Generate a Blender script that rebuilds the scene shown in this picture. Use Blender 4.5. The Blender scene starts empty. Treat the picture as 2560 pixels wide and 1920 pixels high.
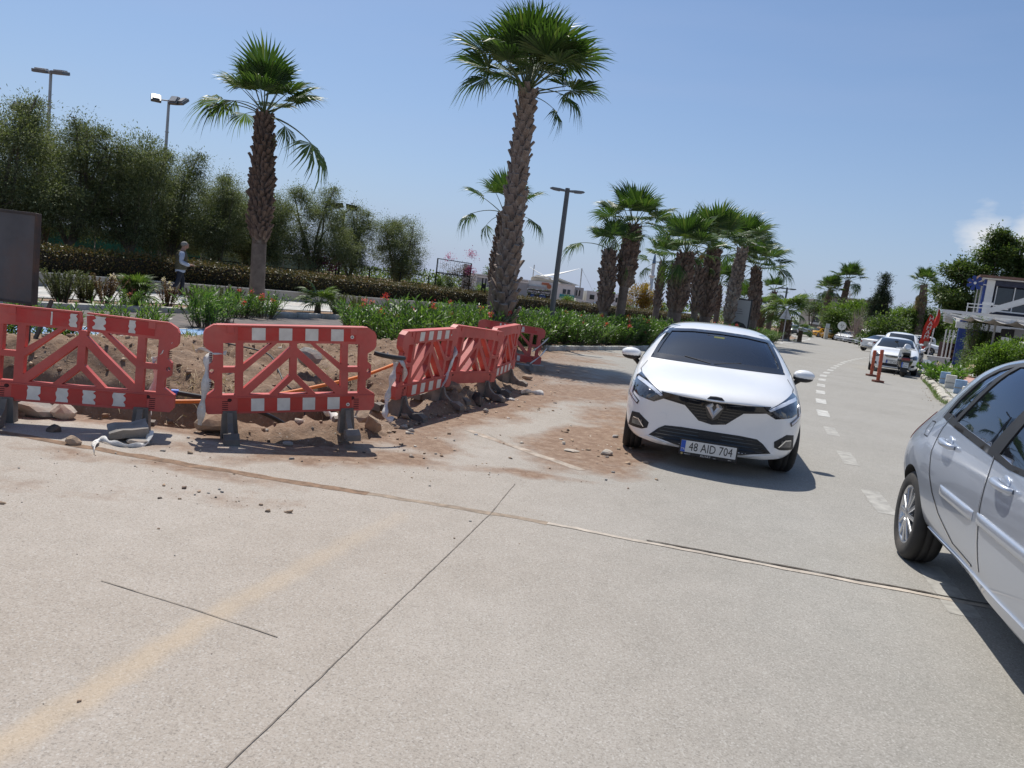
import bpy, bmesh, math, random
import numpy as np
from mathutils import Vector, Matrix, noise
from mathutils.bvhtree import BVHTree
from mathutils.geometry import delaunay_2d_cdt

random.seed(11)
RNG = np.random.default_rng(7)
R = math.radians
SC = bpy.context.scene
COL = SC.collection

# ------------------------------------------------------------------ camera
cam_d = bpy.data.cameras.new('camera')
cam_d.sensor_fit = 'HORIZONTAL'
cam_d.sensor_width = 36.0
cam_d.lens = 36.0 * 1898.0 / 2560.0
cam_d.clip_start = 0.05
cam_d.clip_end = 5000
cam = bpy.data.objects.new('camera', cam_d)
COL.objects.link(cam)
cam.matrix_world = Matrix.Translation((0, 0, 1.5)) @ Matrix.Rotation(R(90 - 6.8), 4, 'X') @ Matrix.Rotation(R(7.0), 4, 'Z')
SC.camera = cam

# ------------------------------------------------------------------ sky, sun, exposure
SUN_EL, SUN_AZ = R(62), R(-22)
world = bpy.data.worlds.new('World')
SC.world = world
world.use_nodes = True
wt = world.node_tree
for n in list(wt.nodes):
    wt.nodes.remove(n)
def wn(t, **kw):
    n = wt.nodes.new(t)
    for k, v in kw.items():
        setattr(n, k, v)
    return n
sky = wn('ShaderNodeTexSky', sky_type='NISHITA', sun_disc=False)
sky.sun_elevation = SUN_EL
sky.sun_rotation = SUN_AZ
sky.altitude = 0
sky.air_density = 1.0
sky.dust_density = 1.2
sky.ozone_density = 3.0
bg = wn('ShaderNodeBackground')
bg.inputs['Strength'].default_value = 0.098
# thin haze veil low over the horizon and one cumulus bank, both by direction only
geo = wn('ShaderNodeTexCoord')
sep = wn('ShaderNodeSeparateXYZ')
wt.links.new(geo.outputs['Generated'], sep.inputs[0])
nz = wn('ShaderNodeTexNoise')
nz.inputs['Scale'].default_value = 13.0
nz.inputs['Detail'].default_value = 7.0
nz.inputs['Roughness'].default_value = 0.55
mapn = wn('ShaderNodeMapping')
mapn.inputs['Scale'].default_value = (1, 1, 2.2)
wt.links.new(geo.outputs['Generated'], mapn.inputs[0])
wt.links.new(mapn.outputs[0], nz.inputs['Vector'])
def wmath(op, a, b=None, clamp=False):
    m = wn('ShaderNodeMath', operation=op)
    m.use_clamp = clamp
    for i, v in enumerate((a, b)):
        if v is None:
            continue
        if isinstance(v, (int, float)):
            m.inputs[i].default_value = v
        else:
            wt.links.new(v, m.inputs[i])
    return m.outputs[0]
def blob(d, r, soft):
    v = Vector(d).normalized()
    dp = wn('ShaderNodeVectorMath', operation='DISTANCE')
    dp.inputs[1].default_value = v
    wt.links.new(geo.outputs['Generated'], dp.inputs[0])
    t = wmath('SUBTRACT', r, dp.outputs['Value'])
    return wmath('DIVIDE', t, soft)
CLOUDS = [((0.498, 0.855, 0.128), .034, .032), ((0.54, 0.83, 0.124), .042, .034), ((0.60, 0.79, 0.128), .055, .04), ((0.76, 0.64, 0.13), .09, .08),
          ((0.505, 0.855, 0.152), .008, .03), ((-0.5, -0.8, 0.2), .2, .1), ((0.9, -0.4, 0.25), .2, .1), ((-0.9, -0.2, .2), .16, .1)]
acc = None
for c in CLOUDS:
    b = blob(*c)
    acc = b if acc is None else wmath('MAXIMUM', acc, b)
nzv = wmath('MULTIPLY', wmath('SUBTRACT', nz.outputs['Fac'], 0.5), 2.2)
mask = wmath('ADD', acc, nzv)
mask = wmath('MULTIPLY', mask, 1.25, True)
# wide faint cirrus streaks
nz2 = wn('ShaderNodeTexNoise')
nz2.inputs['Scale'].default_value = 2.3
nz2.inputs['Detail'].default_value = 4.0
mp2 = wn('ShaderNodeMapping')
mp2.inputs['Scale'].default_value = (1, 1, 6)
mp2.inputs['Rotation'].default_value = (0.12, 0.05, 0)
wt.links.new(geo.outputs['Generated'], mp2.inputs[0])
wt.links.new(mp2.outputs[0], nz2.inputs['Vector'])
cir = wmath('MULTIPLY', wmath('SUBTRACT', nz2.outputs['Fac'], 0.52), 0.5, True)
haze = wmath('POWER', wmath('SUBTRACT', 1.0, wmath('ABSOLUTE', sep.outputs[2]), True), 6.5)
haze = wmath('MULTIPLY', haze, 0.85)
haze = wmath('ADD', haze, cir, True)
# clouds and haze are white, lit by the same sky
mixh = wn('ShaderNodeMix', data_type='RGBA')
mixh.inputs[7].default_value = (4.35, 5.15, 7.4, 1)
wt.links.new(haze, mixh.inputs[0])
tint = wn('ShaderNodeMix', data_type='RGBA', blend_type='MULTIPLY')
tint.inputs[0].default_value = 1.0
tint.inputs[7].default_value = (.92, 1.03, 1.13, 1)
wt.links.new(sky.outputs[0], tint.inputs[6])
wt.links.new(tint.outputs[2], mixh.inputs[6])
mixc = wn('ShaderNodeMix', data_type='RGBA')
mixc.inputs[7].default_value = (7.9, 8.1, 8.5, 1)
wt.links.new(mask, mixc.inputs[0])
wt.links.new(mixh.outputs[2], mixc.inputs[6])
wt.links.new(mixc.outputs[2], bg.inputs['Color'])
wo = wn('ShaderNodeOutputWorld')
wt.links.new(bg.outputs[0], wo.inputs['Surface'])

sun_d = bpy.data.lights.new('sun', 'SUN')
sun_d.energy = 4.8
sun_d.angle = R(0.5)
sun_d.color = (1.0, 0.955, 0.885)
sun = bpy.data.objects.new('sun', sun_d)
COL.objects.link(sun)
sdir = Vector((math.sin(SUN_AZ) * math.cos(SUN_EL), math.cos(SUN_AZ) * math.cos(SUN_EL), math.sin(SUN_EL)))
sun.rotation_euler = sdir.to_track_quat('Z', 'Y').to_euler()
sun.location = (-20, 40, 80)

vs = SC.view_settings
vs.view_transform = 'Standard'
vs.look = 'None'
vs.exposure = 0.0
vs.gamma = 1.0
vs.use_curve_mapping = False
SC.cycles.max_bounces = 8
SC.cycles.transparent_max_bounces = 12

# ------------------------------------------------------------------ materials
MATS = {}
class NT:
    def __init__(self, name):
        self.m = bpy.data.materials.new(name)
        self.m.use_nodes = True
        self.t = self.m.node_tree
        self.b = self.t.nodes['Principled BSDF']
        self.out = self.t.nodes['Material Output']
    def n(self, typ, **kw):
        x = self.t.nodes.new(typ)
        for k, v in kw.items():
            setattr(x, k, v)
        return x
    def link(self, a, b):
        self.t.links.new(a, b)
    def val(self, sock, v):
        if isinstance(v, (int, float, tuple)):
            sock.default_value = v if not isinstance(v, tuple) or len(v) == 4 or sock.type == 'VECTOR' else (*v, 1)
        else:
            self.link(v, sock)
    def math(self, op, a, b=None, clamp=False):
        x = self.n('ShaderNodeMath', operation=op)
        x.use_clamp = clamp
        self.val(x.inputs[0], a)
        if b is not None:
            self.val(x.inputs[1], b)
        return x.outputs[0]
    def mix(self, f, a, b, mode='MIX'):
        x = self.n('ShaderNodeMix', data_type='RGBA', blend_type=mode)
        self.val(x.inputs[0], f)
        self.val(x.inputs[6], a)
        self.val(x.inputs[7], b)
        return x.outputs[2]
    def noise(self, scale, detail=4, rough=.55, vec=None, out='Fac', dist=0.0):
        x = self.n('ShaderNodeTexNoise')
        x.inputs['Scale'].default_value = scale
        x.inputs['Detail'].default_value = detail
        x.inputs['Roughness'].default_value = rough
        x.inputs['Distortion'].default_value = dist
        if vec is not None:
            self.link(vec, x.inputs['Vector'])
        return x.outputs[out]
    def ramp(self, f, stops):
        x = self.n('ShaderNodeValToRGB')
        e = x.color_ramp.elements
        while len(e) > 1:
            e.remove(e[-1])
        e[0].position = stops[0][0]
        e[0].color = (*stops[0][1], 1)
        for p, c in stops[1:]:
            k = e.new(p)
            k.color = (*c, 1)
        self.link(f, x.inputs[0])
        return x.outputs[0]
    def coord(self, which='Object', scale=None):
        x = self.n('ShaderNodeTexCoord').outputs[which]
        if scale:
            mp = self.n('ShaderNodeMapping')
            mp.inputs['Scale'].default_value = scale
            self.link(x, mp.inputs[0])
            x = mp.outputs[0]
        return x
    def bump(self, h, strength=.3, dist=.02):
        x = self.n('ShaderNodeBump')
        x.inputs['Strength'].default_value = strength
        x.inputs['Distance'].default_value = dist
        self.link(h, x.inputs['Height'])
        self.link(x.outputs[0], self.b.inputs['Normal'])
        return x

def simple(name, col, rough=.6, metal=0.0, var=.12, scale=6.0, bump=0.0, bscale=None, spec=.5, coat=0.0, dirt=None, world=False):
    """A plain surface: base colour with uneven wear, optional dust and fine relief."""
    if name in MATS:
        return MATS[name]
    k = NT(name)
    v = k.coord('Object')
    f = k.noise(scale, 5, .6, v)
    d = tuple(max(0, c * (1 - var * 1.6)) for c in col)
    l = tuple(min(1, c * (1 + var)) for c in col)
    c = k.ramp(f, [(.3, d), (.7, l)])
    if dirt:
        f2 = k.math('MULTIPLY', k.math('SUBTRACT', k.noise(scale * .45, 6, .65, v), .48, True), dirt[1] * 6, True)
        c = k.mix(f2, c, (*dirt[0], 1))
    k.link(c, k.b.inputs['Base Color'])
    rr = k.math('ADD', rough - .08, k.math('MULTIPLY', f, .16))
    k.link(rr, k.b.inputs['Roughness'])
    k.b.inputs['Metallic'].default_value = metal
    k.b.inputs['Specular IOR Level'].default_value = spec
    if coat:
        k.b.inputs['Coat Weight'].default_value = coat
        k.b.inputs['Coat Roughness'].default_value = .03
    if bump:
        k.bump(k.noise(bscale or scale * 6, 5, .6, v), bump, .01)
    MATS[name] = k.m
    return k.m

def leafmat(name, cols, trans=.3, rough=.5, tint=None, clump=.6):
    """Leaves: colour differs from leaf to leaf and from clump to clump; light passes through."""
    if name in MATS:
        return MATS[name]
    k = NT(name)
    gi = k.n('ShaderNodeNewGeometry')
    oi = k.n('ShaderNodeObjectInfo')
    f = k.noise(clump, 2, .5, k.coord('Object'))
    r = k.math('ADD', k.math('MULTIPLY', gi.outputs['Random Per Island'], .62), k.math('MULTIPLY', f, .5))
    r = k.math('ADD', r, k.math('MULTIPLY', k.math('SUBTRACT', oi.outputs['Random'], .5), .12))
    n = len(cols)
    c = k.ramp(r, [(.18 + .66 * i / max(1, n - 1), cols[i]) for i in range(n)])
    k.link(c, k.b.inputs['Base Color'])
    k.b.inputs['Roughness'].default_value = rough
    k.b.inputs['Specular IOR Level'].default_value = .35
    tr = k.n('ShaderNodeBsdfTranslucent')
    br = k.mix(1.0, c, (1.5, 1.6, .7, 1), 'MULTIPLY')
    k.link(br, tr.inputs[0])
    mx = k.n('ShaderNodeMixShader')
    mx.inputs[0].default_value = trans
    k.link(k.b.outputs[0], mx.inputs[1])
    k.link(tr.outputs[0], mx.inputs[2])
    k.link(mx.outputs[0], k.out.inputs['Surface'])
    MATS[name] = k.m
    return k.m

def glassmat(name, tint=(.03, .04, .05), alpha=.5, rough=.02, coat=(.72, .84, 1)):
    """Window glass: tinted, see-through by ALPHA, glossy."""
    if name in MATS:
        return MATS[name]
    k = NT(name)
    k.b.inputs['Base Color'].default_value = (*tint, 1)
    k.b.inputs['Roughness'].default_value = rough
    k.b.inputs['Specular IOR Level'].default_value = .6
    tr = k.n('ShaderNodeBsdfTransparent')
    tr.inputs[0].default_value = (.55, .66, .76, 1)
    gl = k.n('ShaderNodeBsdfGlossy')
    gl.inputs['Roughness'].default_value = rough
    gl.inputs[0].default_value = (*coat, 1)  # blue of the reflected sky is put into the gloss colour
    fr = k.n('ShaderNodeFresnel')
    fr.inputs[0].default_value = 1.5
    m1 = k.n('ShaderNodeMixShader')
    m1.inputs[0].default_value = alpha
    k.link(k.b.outputs[0], m1.inputs[1])
    k.link(tr.outputs[0], m1.inputs[2])
    m2 = k.n('ShaderNodeMixShader')
    k.link(fr.outputs[0], m2.inputs[0])
    k.link(m1.outputs[0], m2.inputs[1])
    k.link(gl.outputs[0], m2.inputs[2])
    k.link(m2.outputs[0], k.out.inputs['Surface'])
    MATS[name] = k.m
    return k.m

# ------------------------------------------------------------------ object helpers
def tag(o, label=None, cat=None, group=None, kind=None):
    for k, v in (('label', label), ('category', cat), ('group', group), ('kind', kind)):
        if v:
            o[k] = v
    return o
def link(o, parent=None):
    COL.objects.link(o)
    if parent is not None:
        o.parent = parent
    return o
def thing(name, label, cat, loc=(0, 0, 0), rz=0.0, group=None, scale=1.0, kind=None):
    o = bpy.data.objects.new(name, None)
    o.empty_display_size = .2
    o.location = loc
    o.rotation_euler = (0, 0, rz)
    o.scale = (scale,) * 3
    link(o)
    return tag(o, label, cat, group, kind)
KIDS = {}
def copy_tree(o, parent=None, label=None):
    """The thing, its parts and their sub-parts again, sharing mesh data."""
    c = o.copy()
    COL.objects.link(c)
    if parent is not None:
        c.parent = parent
    for ch in o.children:
        copy_tree(ch, c)
    if label:
        c['label'] = label
    return c

class M:
    """Collects pieces of one part, then builds them as one mesh object."""
    def __init__(self):
        self.v, self.f, self.mi, self.sm = [], [], [], []
    def add(self, verts, faces, mi=0, smooth=False):
        o = len(self.v)
        self.v += [tuple(p) for p in verts]
        self.f += [tuple(i + o for i in f) for f in faces]
        self.mi += [mi] * len(faces)
        self.sm += [smooth] * len(faces)
        return self
    def box(self, c, s, rot=None, mi=0, ch=0.0):
        x, y, z = s[0] / 2, s[1] / 2, s[2] / 2
        if ch <= 0:
            vs_ = [Vector((a * x, b * y, d * z)) for a in (-1, 1) for b in (-1, 1) for d in (-1, 1)]
            fs = [(0, 1, 3, 2), (4, 6, 7, 5), (0, 4, 5, 1), (2, 3, 7, 6), (0, 2, 6, 4), (1, 5, 7, 3)]
        else:
            bm = bmesh.new()
            bmesh.ops.create_cube(bm, size=1.0)
            for q in bm.verts:
                q.co = Vector((q.co.x * s[0], q.co.y * s[1], q.co.z * s[2]))
            bmesh.ops.bevel(bm, geom=bm.edges[:], offset=min(ch, min(s) * .45), segments=2, profile=.6, affect='EDGES')
            bm.verts.index_update()
            vs_ = [q.co.copy() for q in bm.verts]
            fs = [[q.index for q in f.verts] for f in bm.faces]
            bm.free()
        if rot is not None:
            vs_ = [rot @ q for q in vs_]
        c = Vector(c)
        return self.add([q + c for q in vs_], fs, mi)
    def bar(self, a, b, w, h, mi=0, up=(0, 0, 1), ch=0.0):
        """A rectangular bar from A to B: w across, h along UP."""
        a, b = Vector(a), Vector(b)
        d = (b - a)
        L = d.length
        d.normalize()
        u = Vector(up)
        s = d.cross(u)
        if s.length < 1e-4:
            s = d.cross(Vector((0, 1, 0)))
        s.normalize()
        u = s.cross(d)
        rot = Matrix((s, d, u)).transposed()
        return self.box((a + b) / 2, (w, L, h), rot, mi, ch)
    def tube(self, path, r, n=8, mi=0, cap=True, smooth=True):
        path = [Vector(p) for p in path]
        rs = r if isinstance(r, (list, tuple)) else [r] * len(path)
        vs_, fs = [], []
        ref = Vector((0, 0, 1))
        d0 = path[1] - path[0]
        if abs(d0.normalized().z) > .9:
            ref = Vector((1, 0, 0))
        for i, p in enumerate(path):
            d = (path[min(i + 1, len(path) - 1)] - path[max(i - 1, 0)]).normalized()
            s = d.cross(ref)
            if s.length < 1e-4:
                s = d.cross(Vector((0, 1, 0)))
            s.normalize()
            u = s.cross(d)
            for k in range(n):
                a = 2 * math.pi * k / n
                vs_.append(p + (s * math.cos(a) + u * math.sin(a)) * rs[i])
        for i in range(len(path) - 1):
            for k in range(n):
                k2 = (k + 1) % n
                fs.append((i * n + k, i * n + k2, (i + 1) * n + k2, (i + 1) * n + k))
        self.add(vs_, fs, mi, smooth)
        if cap:
            self.add(vs_[:n], [tuple(range(n))[::-1]], mi)
            self.add(vs_[-n:], [tuple(range(n))], mi)
        return self
    def lathe(self, prof, n=24, c=(0, 0, 0), axis='Z', mi=0, smooth=True, cap=True):
        c = Vector(c)
        def pt(r, h, a):
            x, y = r * math.cos(a), r * math.sin(a)
            return Vector({'Z': (x, y, h), 'X': (h, x, y), 'Y': (x, h, y)}[axis]) + c
        vs_ = [pt(r, h, 2 * math.pi * k / n) for r, h in prof for k in range(n)]
        fs = []
        for i in range(len(prof) - 1):
            for k in range(n):
                k2 = (k + 1) % n
                fs.append((i * n + k, i * n + k2, (i + 1) * n + k2, (i + 1) * n + k))
        self.add(vs_, fs, mi, smooth)
        if cap:
            for i in (0, len(prof) - 1):
                if prof[i][0] > 1e-4:
                    self.add(vs_[i * n:(i + 1) * n], [tuple(range(n))], mi)
        return self
    def prism(self, poly, f, w0, w1, mi=0, smooth=False):
        """poly (u,v) extruded from w0 to w1; F maps (u,v,w) to a point."""
        n = len(poly)
        vs_ = [f(u, v, w0) for u, v in poly] + [f(u, v, w1) for u, v in poly]
        fs = [tuple(range(n))[::-1], tuple(range(n, 2 * n))]
        self.add(vs_, fs, mi, False)
        self.add(vs_, [(i, (i + 1) % n, n + (i + 1) % n, n + i) for i in range(n)], mi, smooth)
        return self
    def ball(self, c, r, n=10, m=7, mi=0, sx=1, sy=1, sz=1):
        prof = [(max(1e-5, r * math.sin(math.pi * i / m)), -r * math.cos(math.pi * i / m)) for i in range(m + 1)]
        k = M().lathe(prof, n, cap=False)
        return self.add([Vector((p[0] * sx, p[1] * sy, p[2] * sz)) + Vector(c) for p in k.v], k.f, mi, True)
    def xf(self, mat):
        self.v = [tuple(mat @ Vector(p)) for p in self.v]
        return self
    def mesh(self, name, mats):
        me = bpy.data.meshes.new(name)
        me.from_pydata(self.v, [], self.f)
        for m in (mats if isinstance(mats, (list, tuple)) else [mats]):
            me.materials.append(m)
        me.polygons.foreach_set('material_index', self.mi)
        me.polygons.foreach_set('use_smooth', self.sm)
        me.update()
        return me
    def build(self, name, mats, parent=None, loc=None, fix=False):
        me = self.mesh(name, mats)
        if fix:
            bm = bmesh.new()
            bm.from_mesh(me)
            bmesh.ops.remove_doubles(bm, verts=bm.verts, dist=1e-5)
            bmesh.ops.recalc_face_normals(bm, faces=bm.faces)
            bm.to_mesh(me)
            bm.free()
        o = link(bpy.data.objects.new(name, me), parent)
        if loc is not None:
            o.location = loc
        return o

def meshobj(name, me, parent=None, loc=(0, 0, 0), rot=(0, 0, 0), scale=(1, 1, 1)):
    o = link(bpy.data.objects.new(name, me), parent)
    o.location, o.rotation_euler, o.scale = loc, rot, scale
    return o

def npmesh(name, V, F, mats, mi=None, smooth=False):
    """Mesh from numpy arrays; F is (n,3) or (n,4)."""
    V = np.asarray(V, dtype=np.float32)
    F = np.asarray(F, dtype=np.int32)
    me = bpy.data.meshes.new(name)
    me.vertices.add(len(V))
    me.vertices.foreach_set('co', V.ravel())
    k = F.shape[1]
    me.loops.add(F.size)
    me.loops.foreach_set('vertex_index', F.ravel())
    me.polygons.add(len(F))
    me.polygons.foreach_set('loop_start', np.arange(0, F.size, k, dtype=np.int32))
    for m in (mats if isinstance(mats, (list, tuple)) else [mats]):
        me.materials.append(m)
    if mi is not None:
        me.polygons.foreach_set('material_index', np.asarray(mi, dtype=np.int32))
    if smooth:
        me.polygons.foreach_set('use_smooth', np.ones(len(F), dtype=bool))
    me.update(calc_edges=True)
    me.validate()
    return me

def unit(a):
    return a / np.maximum(1e-9, np.linalg.norm(a, axis=1, keepdims=True))

def leaves(P, D, L, W, bend=0.15, roll=None):
    """Lance leaves: at points P along directions D, lengths L, widths W. Two quads each, folded at the tip."""
    n = len(P)
    D = unit(D)
    up = np.tile([0, 0, 1.0], (n, 1)) + RNG.normal(0, .35, (n, 3))
    S = unit(np.cross(D, up))
    N = np.cross(S, D)
    L = np.broadcast_to(np.asarray(L, float), (n,))[:, None]
    W = np.broadcast_to(np.asarray(W, float), (n,))[:, None]
    b = P
    m = P + D * L * .5
    t = P + D * L - N * L * bend
    V = np.stack([b, m + S * W * .5, t, m - S * W * .5], 1).reshape(-1, 3)
    F = np.arange(4 * n).reshape(n, 4)
    return V, F

def text_mesh(txt, size, depth=.004, align='CENTER', res=2, shear=0.0):
    cu = bpy.data.curves.new('txt', 'FONT')
    cu.body = txt
    cu.size = size
    cu.align_x = align
    cu.align_y = 'CENTER'
    cu.extrude = depth
    cu.shear = shear
    cu.resolution_u = res
    o = bpy.data.objects.new('txt', cu)
    COL.objects.link(o)
    me = bpy.data.meshes.new_from_object(o.evaluated_get(bpy.context.evaluated_depsgraph_get()))
    bpy.data.objects.remove(o)
    bpy.data.curves.remove(cu)
    return me
def lettering(name, txt, size, mat, parent, loc, rot, depth=.004, shear=0.0, sx=1.0):
    me = text_mesh(txt, size, depth, shear=shear)
    me.materials.clear()
    me.materials.append(mat)
    return meshobj(name, me, parent, loc, rot, (sx, 1, 1))

# ------------------------------------------------------------------ terrain
def tz(x, y):
    """The ground climbs very gently away along the road."""
    return 0.0042 * min(max(0.0, x * .45 + y * .89 - 10.0), 140.0)
D_ = Vector((.47, .88, 0)).normalized()          # along the road's left side
N_ = Vector((-.88, .47, 0)).normalized()         # away from the road, to the left
def dn(t, n, z=0.0, rise=True):
    """Point t metres along the road and n metres to its left."""
    p = D_ * t + N_ * n
    return Vector((p.x, p.y, z + (tz(p.x, p.y) if rise else 0)))
def fbm(x, y, z=0.0, o=4):
    return noise.fractal(Vector((x, y, z)), 1.0, 2.1, o)
def sstep(a, b, x):
    t = min(1, max(0, (x - a) / (b - a)))
    return t * t * (3 - 2 * t)
def segd(px, py, a, b):
    dx, dy = b[0] - a[0], b[1] - a[1]
    t = min(1, max(0, ((px - a[0]) * dx + (py - a[1]) * dy) / (dx * dx + dy * dy)))
    return math.hypot(px - a[0] - t * dx, py - a[1] - t * dy), t
def pld(px, py, pts):
    return min(segd(px, py, pts[i], pts[i + 1])[0] for i in range(len(pts) - 1))
def interp(tab, x):
    if x <= tab[0][0]:
        return tab[0][1]
    for (a, p), (b, q) in zip(tab, tab[1:]):
        if x <= b:
            return p + (q - p) * (x - a) / (b - a)
    return tab[-1][1]
def smooth_path(pts, k=6):
    P = [Vector(p) for p in pts]
    out = []
    for i in range(len(P) - 1):
        p0, p1, p2, p3 = P[max(0, i - 1)], P[i], P[i + 1], P[min(len(P) - 1, i + 2)]
        for j in range(k):
            t = j / k
            out.append(.5 * ((2 * p1) + (p2 - p0) * t + (2 * p0 - 5 * p1 + 4 * p2 - p3) * t * t + (-p0 + 3 * p1 - 3 * p2 + p3) * t ** 3))
    out.append(P[-1])
    return out

BLK = simple('black_plastic', (.02, .02, .022), .5, var=.1)
# ------------------------------------------------------------------ ground, excavation, road
EDGE = [(-30, 6.5), (-9, 6.45), (-2.75, 6.42), (-2.25, 6.2), (-1.6, 6.35), (-1.15, 7.1), (-.85, 8.3), (-.45, 9.5), (-.1, 10.9), (.2, 12.5), (.35, 15), (.3, 18), (.82, 21), (1.95, 23), (4.1, 26.4), (6.6, 31.5), (10.2, 40), (14.2, 50), (19, 58.5), (23.5, 67), (29.5, 80), (33, 92), (38, 108), (47, 132), (60, 160)]
KERB_R = [(5.0, -6), (6.4, 2), (8.2, 10), (11.1, 19.4), (13.6, 24.5), (16.5, 30.75), (20.7, 39.5), (24.0, 48), (27.0, 54.5)]
ROAD_R = KERB_R + [(36, 58), (42, 72), (50, 92), (57, 113), (66, 140), (76, 160)]
TRENCH = [(-12, 7.35), (-3.2, 7.35), (-2.4, 7.6), (-1.9, 8.2), (-1.5, 9.2)]
def left_of(px, py, pts):
    best, sd = 1e9, 0
    for a, b in zip(pts, pts[1:]):
        d, t = segd(px, py, a, b)
        if d < best - 1e-9:
            best = d
            sd = (b[0] - a[0]) * (py - a[1]) - (b[1] - a[1]) * (px - a[0])
    return best if sd > 0 else -best          # positive to the left
def hz(x, y):
    """Soil surface: trench, spoil bank and rubble."""
    b = tz(x, y)
    if not (-14 < x < 3 and 5.5 < y < 34):
        return b - .03
    e = left_of(x, y, EDGE)
    if e < -.5:
        return b - .03
    n, t = x * -.882 + y * .471, x * .471 + y * .882
    h = 0.0
    ins = sstep(-.05, .25, e + .10 * fbm(x * 2.3, y * 2.3))
    d = pld(x, y, TRENCH)
    fade = 1 - sstep(-2.2, -1.5, x + .25 * (y - 8))
    dd = d + .10 * fbm(x * 1.7, y * 1.7, 3.3)
    h -= .95 * (1 - sstep(.70, .92, dd)) * fade
    h -= .22 * (1 - sstep(.2, 1.0, dd)) * (1 - fade)
    far = sstep(.85, 1.35, dd) * sstep(7.6, 8.4, y + .2 * x * 0 + .3)
    h += far * (.30 * math.exp(-((n - 8.3) / 1.3) ** 2) + .12 * math.exp(-((n - 10) / 1.5) ** 2)) * (1 - sstep(10.5, 14, t) * .75)
    h += .30 * math.exp(-(((x + 1.75) / .8) ** 2 + ((y - 10.2) / 1.4) ** 2))
    h += .16 * math.exp(-(((x + .9) / .5) ** 2 + ((y - 9.9) / 1.6) ** 2))
    h += .10 * math.exp(-(((x + 1.7) / .7) ** 2 + ((y - 6.9) / .45) ** 2))
    h += .08 * math.exp(-(((x + .5) / .5) ** 2 + ((y - 12.5) / 2.0) ** 2))
    r = .05 * fbm(x * 2.1, y * 2.1, 1.0) + .065 * fbm(x * 5.5, y * 5.5, 5.0) + .035 * fbm(x * 13, y * 13, 8.0)
    r *= 1 - .5 * sstep(11.0, 11.6, n)
    h = (h + r) * ins + (-.03) * (1 - ins) + .012 * ins
    h *= 1 - sstep(10.7, 11.1, n)
    return b + h

def soil_mat():
    k = NT('soil')
    v = k.coord('Object')
    a = k.noise(1.3, 6, .62, v)
    b = k.noise(14, 6, .7, v)
    c = k.ramp(k.math('ADD', k.math('MULTIPLY', a, .6), k.math('MULTIPLY', b, .4)), [(.3, (.12, .078, .05)), (.45, (.225, .15, .102)), (.6, (.31, .222, .16)), (.75, (.40, .32, .25))])
    sp = k.n('ShaderNodeTexVoronoi')
    sp.inputs['Scale'].default_value = 22
    k.link(v, sp.inputs['Vector'])
    pm = k.math('MULTIPLY', k.math('SUBTRACT', .22, sp.outputs['Distance'], True), k.math('GREATER_THAN', b, .52))
    c = k.mix(k.math('MULTIPLY', pm, 6, True), c, (.46, .40, .34, 1))
    k.link(c, k.b.inputs['Base Color'])
    k.b.inputs['Roughness'].default_value = .95
    k.b.inputs['Specular IOR Level'].default_value = .15
    k.bump(k.math('ADD', k.noise(30, 6, .75, v), k.math('MULTIPLY', b, 1.2)), .7, .03)
    return k.m
SOIL = soil_mat()

def lattice(lo, hi, dens):
    """Coordinates from lo to hi; dens = [(from, to, step)] else the coarse default step."""
    out, x = [lo], lo
    while x < hi - 1e-6:
        st = dens[-1][2]
        for a, b, s in dens[:-1]:
            if a - 1e-6 <= x < b:
                st = s
                break
        x += st
        out.append(min(x, hi))
    return out
gx = lattice(-400, 700, [(-14, -7, .2), (-7, 1.2, .055), (1.2, 6, .4), (-60, -14, 3), (6, 90, 4), (0, 0, 40)])
gy = lattice(-60, 1400, [(5.4, 6.0, .2), (6.0, 16, .06), (16, 34, .25), (34, 160, 4), (-60, 5.4, 3), (0, 0, 60)])
V = [(x, y, hz(x, y)) for y in gy for x in gx]
nx = len(gx)
F = [(j * nx + i, j * nx + i + 1, (j + 1) * nx + i + 1, (j + 1) * nx + i) for j in range(len(gy) - 1) for i in range(nx - 1)]
ground = meshobj('ground', npmesh('ground', V, F, SOIL, smooth=True))
tag(ground, kind='structure')

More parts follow.
